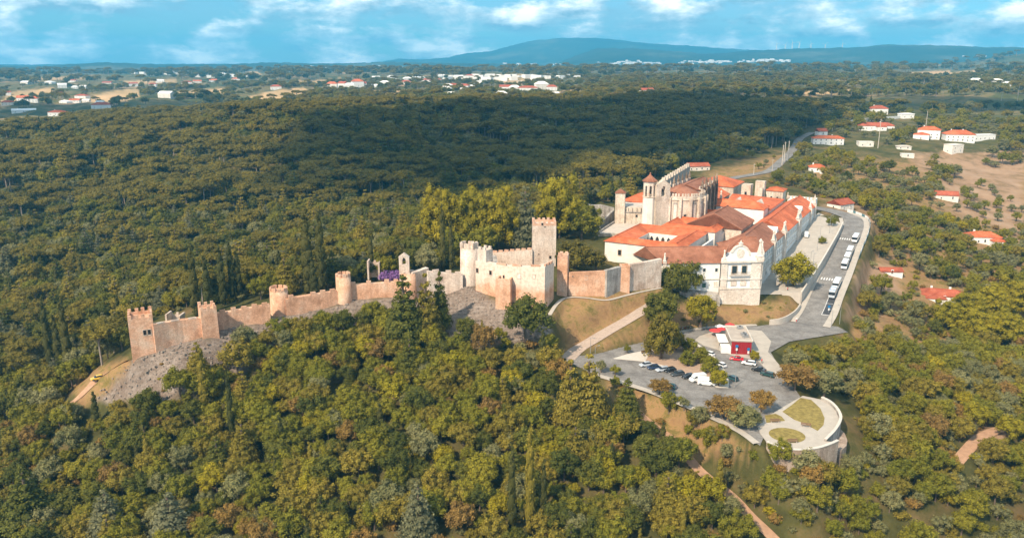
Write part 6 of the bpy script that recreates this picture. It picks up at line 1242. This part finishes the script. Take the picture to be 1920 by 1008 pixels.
# --- the woods
FGW = [(-40,800),(120,790),(200,790),(330,722),(400,696),(435,664),(500,620),(560,608),(640,610),(700,598),(760,606),(820,600),(850,640),(900,626),(985,626),(1030,645),(1052,685),(1060,740),(1112,805),(1165,770),(1215,800),(1320,890),(1390,960),(1420,1090),(-40,1090)]
FGR = [(1255,800),(1330,812),(1400,842),(1455,878),(1500,900),(1540,908),(1600,880),(1630,835),(1615,785),(1585,742),(1535,728),(1500,712),(1475,690),(1500,668),(1540,655),(1640,660),(1760,650),(1960,620),(1960,1090),(1480,1090),(1440,985),(1330,885)]
BANK = [(1135,720),(1215,746),(1260,764),(1330,796),(1400,842),(1340,845),(1262,812),(1190,762)]
MIDR = [(1625,520),(1650,440),(1625,395),(1540,375),(1500,352),(1440,345),(1470,325),(1500,285),(1545,248),(1610,222),(1960,203),(1960,625),(1760,650),(1640,655),(1600,640),(1600,600)]
BARE = [(1765,345),(1800,330),(1960,300),(1960,440),(1850,440),(1790,412)]
WOOD = [(-60,820),(120,800),(128,765),(150,715),(235,660),(255,600),(300,590),(400,580),(520,556),(650,534),(790,518),(866,500),(905,462),(990,460),(1085,446),(1120,432),(1085,405),(1110,385),(1180,378),(1205,345),(1240,330),(1290,308),(1400,300),(1480,272),(1520,240),(1600,215),(1960,200),(1960,178),(-60,205)]
VINE = [(1310,345),(1400,325),(1470,285),(1480,300),(1440,318),(1380,330)]
SLOPEB = [(1110,655),(1205,610),(1260,600),(1340,585),(1480,560),(1500,580),(1480,600),(1330,612),(1205,634),(1120,652)]
GARDEN = [(255,600),(400,575),(650,535),(790,520),(870,500),(880,470),(700,440),(500,470),(300,520),(240,580)]
foot = [p_[1] if p_[0] == 'poly' else None for p_ in PADS]
def blocked(x, y, m):
    bad = np.zeros(x.shape, bool)
    for p_ in PADS:
        d = polyd(x, y, p_[1]) if p_[0] == 'poly' else lined(x, y, p_[1])[0]-p_[2]
        bad |= d < (m if p_[0] == 'poly' else m*.4)
    return bad
HS = [(o.location.x, o.location.y) for o in bpy.data.objects if o.name.split('.')[0] in ('house',)]
PTS = {k: [] for k in VAR}
def scatter(r0, r1, cell, fn, seed, lim=37):
    """jittered grid over a sector of the ground; fn(px, py, x, y, rnd) -> kind index arrays"""
    rg = np.random.default_rng(seed); xs = np.arange(-r1*.72, r1*.72, cell); ys = np.arange(0, r1, cell); X, Y = np.meshgrid(xs, ys); X = X.ravel()+rg.uniform(-.5, .5, X.size)*cell; Y = Y.ravel()+rg.uniform(-.5, .5, Y.size)*cell
    r = np.hypot(X, Y); s = (r > r0) & (r < r1) & (np.abs(np.arctan2(X, Y)) < R(lim)); X, Y = X[s], Y[s]; Z = hgt(X, Y); px, py = proj(X, Y, Z); fn(px, py, X, Y, Z, rg)
def choose(rg, n, table):
    ks = list(table); w = np.array([table[k] for k in ks]); return [ks[i] for i in rg.choice(len(ks), n, p=w/w.sum())]
MIX_FG = {('broadleaf_tree', 2): 15, ('broadleaf_tree', 3): 15, ('broadleaf_tree', 9): 12, ('broadleaf_tree', 4): 10, ('broadleaf_tree', 5): 10, ('broadleaf_tree', 0): 11, ('broadleaf_tree', 1): 8, ('broadleaf_tree', 6): 4, ('broadleaf_tree', 7): 5, ('broadleaf_tree', 8): 8, ('cypress_tree', 2): 4, ('cypress_tree', 0): 3, ('cedar_tree', 0): 2, ('cedar_tree', 2): 3}
MIX_RT = {('broadleaf_tree', 2): 12, ('broadleaf_tree', 3): 12, ('broadleaf_tree', 9): 10, ('broadleaf_tree', 5): 9, ('broadleaf_tree', 4): 8, ('broadleaf_tree', 6): 4, ('broadleaf_tree', 8): 12, ('broadleaf_tree', 7): 5, ('olive_tree', 0): 16, ('olive_tree', 1): 16}
MIX_OL = {('olive_tree', 0): 26, ('olive_tree', 1): 26, ('olive_tree', 2): 14, ('broadleaf_tree', 0): 3, ('broadleaf_tree', 3): 7, ('broadleaf_tree', 2): 7, ('broadleaf_tree', 5): 8, ('broadleaf_tree', 6): 2, ('broadleaf_tree', 8): 5}
MIX_PI = {('stone_pine', 0): 18, ('stone_pine', 1): 18, ('stone_pine', 2): 18, ('broadleaf_tree', 0): 6, ('broadleaf_tree', 5): 5, ('broadleaf_tree', 8): 3, ('cedar_tree', 0): 3, ('cedar_tree', 2): 3}
MIX_GD = {('broadleaf_tree', 0): 12, ('broadleaf_tree', 1): 10, ('broadleaf_tree', 2): 12, ('broadleaf_tree', 9): 9, ('broadleaf_tree', 5): 10, ('broadleaf_tree', 8): 12, ('cypress_tree', 0): 5, ('cypress_tree', 1): 4, ('cedar_tree', 0): 6, ('cedar_tree', 2): 6, ('cedar_tree', 1): 3, ('stone_pine', 1): 8}
MIX_SH = {('shrub', 0): 10, ('shrub', 1): 12, ('shrub', 2): 5, ('shrub', 3): 8, ('shrub', 4): 8}
def add(px, py, X, Y, Z, sel, rg, table, s0, s1, zone, dens=1.0, sink=.15):
    sel = sel & (rg.random(len(X)) < dens); idx = np.where(sel)[0]
    for i, (kind, vi) in zip(idx, choose(rg, len(idx), table)):
        s = rg.uniform(s0, s1); rr = RADIUS[kind]*s
        if any((X[i]-hx)**2+(Y[i]-hy)**2 < (hr*.75+rr*.45)**2 for hx, hy, hr in HERO) and kind != 'shrub': continue
        if Y[i] > 300 and any(abs(X[i]-hx*Y[i]/hy) < (10 if hy < 600 else 17) and -(24 if hy < 600 else 75 if hy < 1300 else 160) < Y[i]-hy < 14 for hx, hy in HS): continue
        PTS[kind].append((X[i], Y[i], Z[i]-sink*s*RADIUS[kind]*.3, s, rg.uniform(0, 6.28), vi, zone))
castle_block = [(-128, 232), (-100, 240), (-60, 266), (-15, 268), (10, 252), (60, 283), (78, 290), (70, 300), (20, 305), (-20, 300), (-40, 285), (-85, 272), (-125, 250)]
def near_fn(px, py, X, Y, Z, rg):
    ok = ~blocked(X, Y, 2.5) & (polyd(X, Y, castle_block) > 1.5)
    add(px, py, X, Y, Z, ok & inpoly(px, py, FGW), rg, MIX_FG, .42, 1.0, 'below the long castle wall', .92)
    add(px, py, X, Y, Z, ok & inpoly(px, py, FGR) & (py < 880), rg, MIX_RT, .45, 1.0, 'around the lookout terrace', .88)
    add(px, py, X, Y, Z, ok & inpoly(px, py, FGR) & (py >= 880), rg, MIX_RT, .42, .9, 'in the bottom right scrub', .72)
    add(px, py, X, Y, Z, ok & inpoly(px, py, BANK), rg, MIX_RT, .35, .75, 'on the bank below the car park', .8)
scatter(110, 420, 4.3, near_fn, 101)
def bank_fn(px, py, X, Y, Z, rg):
    ok = ~blocked(X, Y, 1.3); add(px, py, X, Y, Z, ok & inpoly(px, py, BANK), rg, {**MIX_RT, ('shrub', 0): 14, ('shrub', 1): 14, ('shrub', 3): 8}, .35, .72, 'on the bank below the car park', 1.0)
    add(px, py, X, Y, Z, ok & inpoly(px, py, [(1285,835),(1330,815),(1400,840),(1455,872),(1500,890),(1560,893),(1604,862),(1625,800),(1650,820),(1610,900),(1560,985),(1470,1010),(1440,980),(1335,880)]), rg, {**MIX_RT, ('shrub', 0): 25, ('shrub', 2): 14, ('shrub', 4): 12}, .42, .85, 'at the foot of the terrace wall', .85)
scatter(150, 320, 2.7, bank_fn, 107)
def shrub_fn(px, py, X, Y, Z, rg):
    ok = ~blocked(X, Y, .8) & (polyd(X, Y, castle_block) > 1)
    add(px, py, X, Y, Z, ok & inpoly(px, py, FGR), rg, MIX_SH, .5, 1.15, 'in the right-hand scrub', .5); add(px, py, X, Y, Z, ok & inpoly(px, py, FGW), rg, MIX_SH, .6, 1.2, 'below the wall', .25)
    add(px, py, X, Y, Z, ok & inpoly(px, py, BANK+[(1130,700)]), rg, MIX_SH, .4, .9, 'on the bank below the car park', .4); add(px, py, X, Y, Z, ok & inpoly(px, py, SLOPEB), rg, MIX_SH, .18, .6, 'above the car park', .4)
    add(px, py, X, Y, Z, ok & inpoly(px, py, MIDR), rg, MIX_SH, .5, 1.3, 'on the right olive slope', .3); add(px, py, X, Y, Z, ok & (inpoly(px, py, GARDEN)), rg, MIX_SH, .6, 1.3, 'in the castle garden', .3)
    add(px, py, X, Y, Z, ok & inpoly(px, py, [(180,745),(260,700),(420,640),(640,575),(800,560),(880,545),(900,600),(700,600),(560,630),(430,690),(330,740)]), rg, MIX_SH, .2, .5, 'on the rubble slope', .07)
    add(px, py, X, Y, Z, ok & inpoly(px, py, [(1040,600),(1066,560),(1235,545),(1190,580),(1070,640)]), rg, MIX_SH, .12, .4, 'below the outer wall', .22)
scatter(120, 560, 3.6, shrub_fn, 102)
def mid_fn(px, py, X, Y, Z, rg):
    ok = ~blocked(X, Y, 3) & (polyd(X, Y, castle_block) > 3) & (polyd(X, Y, CONV) > 3)
    bare = inpoly(px, py, BARE); mr = inpoly(px, py, MIDR); dn = np.clip(.66+.5*fbm(X, Y, 90, 5), .2, .95)
    add(px, py, X, Y, Z, ok & mr & ~bare & (rg.random(len(X)) < dn), rg, MIX_OL, .6, 1.1, 'on the olive slope at the right', .95); add(px, py, X, Y, Z, ok & bare, rg, {('olive_tree', 0): 1, ('olive_tree', 2): 1}, .8, 1.2, 'in the bare orchard at the right', .16)
    w = inpoly(px, py, WOOD); gd = w & (py > 425-.06*px+.0*px); pi = w & ~gd
    add(px, py, X, Y, Z, ok & gd, rg, MIX_GD, .7, 1.15, 'behind the castle wall', .9)
    pt = fbm(X+30, Y, 230, 7)+.5*fbm(X, Y, 80, 3); pn = ok & pi & (np.hypot(X, Y) < 700)
    add(px, py, X, Y, Z, pn & (pt < .3), rg, MIX_PI, .8, 1.4, 'in the rear pine wood', .55); add(px, py, X, Y, Z, pn & (pt >= .3) & (pt < .95), rg, MIX_GD, .75, 1.35, 'in the rear pine wood', .72); add(px, py, X, Y, Z, pn & (pt >= .95), rg, MIX_GD, .5, .8, 'in the rear pine wood', .5)
    add(px, py, X, Y, Z, ok & inpoly(px, py, VINE), rg, MIX_OL, .6, 1.0, 'on the bank behind the convent', .4)
scatter(240, 700, 6.2, mid_fn, 103)
def far_fn(px, py, X, Y, Z, rg):
    ok = ~blocked(X, Y, 4); w = inpoly(px, py, WOOD); mr = inpoly(px, py, MIDR) & ~inpoly(px, py, BARE)
    pt = fbm(X+30, Y, 230, 7)+.5*fbm(X, Y, 80, 3); add(px, py, X, Y, Z, ok & w & (pt >= .3), rg, MIX_GD, .95, 1.7, 'in the far pine wood', .8)
    add(px, py, X, Y, Z, ok & w & (pt < .3), rg, MIX_PI, .95, 1.55, 'in the far pine wood', .7); add(px, py, X, Y, Z, ok & mr & (rg.random(len(X)) < np.clip(.5+.6*fbm(X, Y, 90, 5), .1, .95)), rg, MIX_OL, .9, 1.4, 'on the far olive slope', .8)
scatter(700, 1150, 8.6, far_fn, 104, 36)
field_polys = FIELD
def plain_fn(px, py, X, Y, Z, rg):
    d = fbm(X, Y, 420, 1)+.6*fbm(X, Y, 150, 6); bias = np.where(px > 1100, .35, .0)+np.where((px > 560) & (py > 178), .9, 0)
    ok = ~inpoly(px, py, WOOD) & (py < 260) & ~inpoly(px, py, MIDR)
    for f_ in FIELD: ok &= ~inpoly(px, py, f_)
    T_ = {('broadleaf_tree', 0): 10, ('broadleaf_tree', 5): 10, ('broadleaf_tree', 2): 6, ('stone_pine', 0): 6, ('broadleaf_tree', 8): 5, ('olive_tree', 2): 5}
    ok2 = ok & (rg.random(len(X)) < np.clip(np.where((px < 1100) & (py < 192), .16, .3)+bias+.7*d, .04, .97)); add(px, py, X, Y, Z, ok2, rg, T_, 1.0, 1.6, 'on the plain')
scatter(900, 2600, 15, plain_fn, 105, 35)
def plain2_fn(px, py, X, Y, Z, rg):
    d = fbm(X, Y, 800, 1)+.6*fbm(X, Y, 300, 6); ok = py > 100
    for f_ in FIELD: ok &= ~inpoly(px, py, f_)
    add(px, py, X, Y, Z, ok & (rg.random(len(X)) < np.clip(.28+.75*d, .03, .9)), rg, {('broadleaf_tree', 0): 10, ('stone_pine', 0): 8, ('broadleaf_tree', 5): 6}, 2.0, 3.0, 'on the plain')
scatter(2600, 5200, 40, plain2_fn, 106, 35)
# --- the 300 that show largest of each kind are things, the rest one object per kind
def gn_stuff(name, kind, pts, label):
    me = bpy.data.meshes.new(name); me.from_pydata([p_[:3] for p_ in pts], [], [])
    for an, ty, vals in (('scl', 'FLOAT', [p_[3] for p_ in pts]), ('rot', 'FLOAT', [p_[4] for p_ in pts]), ('var', 'INT', [p_[5] for p_ in pts])): a = me.attributes.new(an, ty, 'POINT'); a.data.foreach_set('value', vals)
    o = bpy.data.objects.new(name, me); COL.objects.link(o); tag(o, label, 'trees' if kind != 'shrub' else 'bushes', kind='stuff')
    ng = bpy.data.node_groups.new(name, 'GeometryNodeTree'); ng.interface.new_socket('Geometry', in_out='INPUT', socket_type='NodeSocketGeometry'); ng.interface.new_socket('Geometry', in_out='OUTPUT', socket_type='NodeSocketGeometry')
    gi, go_ = nd(ng, 'NodeGroupInput'), nd(ng, 'NodeGroupOutput'); jn = nd(ng, 'GeometryNodeJoinGeometry')
    def named(n_, ty): a = nd(ng, 'GeometryNodeInputNamedAttribute', data_type=ty); a.inputs[0].default_value = n_; return a.outputs[0]
    sc_, ro, va_ = named('scl', 'FLOAT'), named('rot', 'FLOAT'), named('var', 'INT'); cx = nd(ng, 'ShaderNodeCombineXYZ'); lk(ng, ro, cx.inputs[2])
    for vi in sorted({p_[5] for p_ in pts}):
        if (kind, vi) not in SRC: continue
        cmp_ = nd(ng, 'FunctionNodeCompare', data_type='INT', operation='EQUAL'); lk(ng, va_, cmp_.inputs[2]); cmp_.inputs[3].default_value = vi
        for src in SRC[(kind, vi)]:
            oi = nd(ng, 'GeometryNodeObjectInfo', transform_space='ORIGINAL'); oi.inputs['Object'].default_value = src; oi.inputs['As Instance'].default_value = True
            ip = nd(ng, 'GeometryNodeInstanceOnPoints'); lk(ng, gi.outputs[0], ip.inputs['Points']); lk(ng, cmp_.outputs[0], ip.inputs['Selection']); lk(ng, oi.outputs['Geometry'], ip.inputs['Instance']); lk(ng, cx.outputs[0], ip.inputs['Rotation']); lk(ng, sc_, ip.inputs['Scale']); lk(ng, ip.outputs[0], jn.inputs[0])
    lk(ng, jn.outputs[0], go_.inputs[0]); md = o.modifiers.new('scatter', 'NODES'); md.node_group = ng; return o
for kind, pts in PTS.items():
    if not pts: continue
    def vis(p_):
        a, b_ = proj(p_[0], p_[1], p_[2]); ins = -20 < a < 1940 and 60 < b_ < 1060
        return (0 if ins else 1, -p_[3]*RADIUS[kind]/math.hypot(p_[0], p_[1], H-p_[2]))
    pts.sort(key=vis); n_ind = 300 - sum(1 for o in bpy.data.objects if o.name.split('.')[0] == kind)
    ind, rest = pts[:n_ind], pts[n_ind:]; seen = {p_[5] for p_ in ind}
    for p_ in list(rest):
        if p_[5] not in seen and (kind, p_[5]) not in SRC: seen.add(p_[5]); ind.append(p_); rest.remove(p_)
    for x_, y_, z_, s_, r_, vi, zone in ind:
        tone = VAR[kind][vi][1]; a, b_ = proj(x_, y_, z_); side = ('top', 'upper', 'middle', 'lower', 'bottom')[int(min(4, max(0, b_/202)))]+' '+('far left', 'left', 'centre-left', 'centre', 'centre-right', 'right', 'far right')[int(min(6, max(0, a/275)))]
        sz = 'small ' if s_ < .75 else 'large ' if s_ > 1.05 else ''
        plant(kind, vi, x_, y_, z_, s_, r_, f"{sz}{TONEW[tone]} {KINDW[kind]} {zone}, {side}", f"{KINDW[kind]}s {zone}")
    if rest: gn_stuff({'broadleaf_tree': 'woodland', 'stone_pine': 'pine_wood', 'olive_tree': 'olive_grove', 'cypress_tree': 'cypresses', 'cedar_tree': 'conifer_wood', 'shrub': 'scrub'}[kind], kind, rest, f"mass of further {KINDW[kind]}s merging into one wood")
    print(kind, len(ind), len(rest))

# ------------------------------------------------------------------ haze: even air round the whole scene
b = MB().prism([(-15500, -400), (15500, -400), (15500, 15200), (-15500, 15200)], -75, 470); hz = b.build('haze', None); tag(hz, 'pale blue haze thickening towards the horizon', 'haze', kind='stuff')
m = bpy.data.materials.new('haze'); m.use_nodes = True; t = m.node_tree; t.nodes.clear(); v = nd(t, 'ShaderNodeVolumePrincipled', _Density=1.1e-4); v.inputs['Color'].default_value = (.12, .62, 1.0, 1); v.inputs['Anisotropy'].default_value = 0.0
mo = nd(t, 'ShaderNodeOutputMaterial'); lk(t, v.outputs[0], mo.inputs['Volume']); hz.data.materials.append(m); hz.display_type = 'WIRE'

# ------------------------------------------------------------------ passing clouds overhead (they throw the shade on the far woods)
mc, t, bb = mat('cloud'); bb.inputs['Base Color'].default_value = (.85, .86, .88, 1); bb.inputs['Roughness'].default_value = 1
tl = nd(t, 'ShaderNodeBsdfTranslucent'); tl.inputs[0].default_value = (.85, .87, .9, 1); tp = nd(t, 'ShaderNodeBsdfTransparent'); m1, m2 = nd(t, 'ShaderNodeMixShader', _0=.5), nd(t, 'ShaderNodeMixShader', _0=.55)
lk(t, bb.outputs[0], m1.inputs[1]); lk(t, tl.outputs[0], m1.inputs[2]); lk(t, m1.outputs[0], m2.inputs[1]); lk(t, tp.outputs[0], m2.inputs[2]); lk(t, m2.outputs[0], t.nodes['Material Output'].inputs[0])
CLZ = 1500.0; kx, ky = sd.x/sd.z*CLZ, sd.y/sd.z*CLZ
def cloud(label, poly, n, r0, r1, seed):
    rg = np.random.default_rng(seed); p = np.array(poly, float); lo, hi = p.min(0), p.max(0); V = []; T = []; nv = 0; k = 0
    while k < n:
        q = rg.uniform(lo, hi)
        if polyd(q[:1], q[1:], poly)[0] > 0: continue
        r = rg.uniform(r0, r1); v = ICO[0]*(1+rg.normal(0, .08, (len(ICO[0]), 1)))*np.array([r, r, r*.45])+np.array([q[0]+kx, q[1]+ky, CLZ+rg.uniform(-20, 30)]); V.append(v); T.append(ICO[1]+nv); nv += len(v); k += 1
    me = bpy.data.meshes.new('cloud'); me.from_pydata(np.concatenate(V).tolist(), [], np.concatenate(T).tolist()); me.materials.append(mc); o = bpy.data.objects.new('cloud', me); COL.objects.link(o); tag(o, label, kind='structure')
cloud('cloud overhead shading the woods behind the church', [PX(*q) for q in [(640,330,10),(780,345,12),(960,350,14),(1140,318,15),(1290,290,16),(1440,272,17),(1540,238,23),(1480,205,33),(1250,205,33),(1000,212,30),(760,228,30),(640,262,24)]], 75, 45, 80, 3)
cloud('cloud overhead shading the suburb at left', [PX(*q) for q in [(-150,222,14),(150,216,15),(300,206,17),(430,196,20),(440,188,21),(200,194,18),(-150,203,15)]], 40, 40, 70, 4)
cloud('cloud overhead shading the far right wood', [PX(*q) for q in [(1250,203,33),(1500,200,33),(1960,196,34),(1960,184,37),(1500,182,36),(1250,186,37)]], 40, 40, 75, 5)
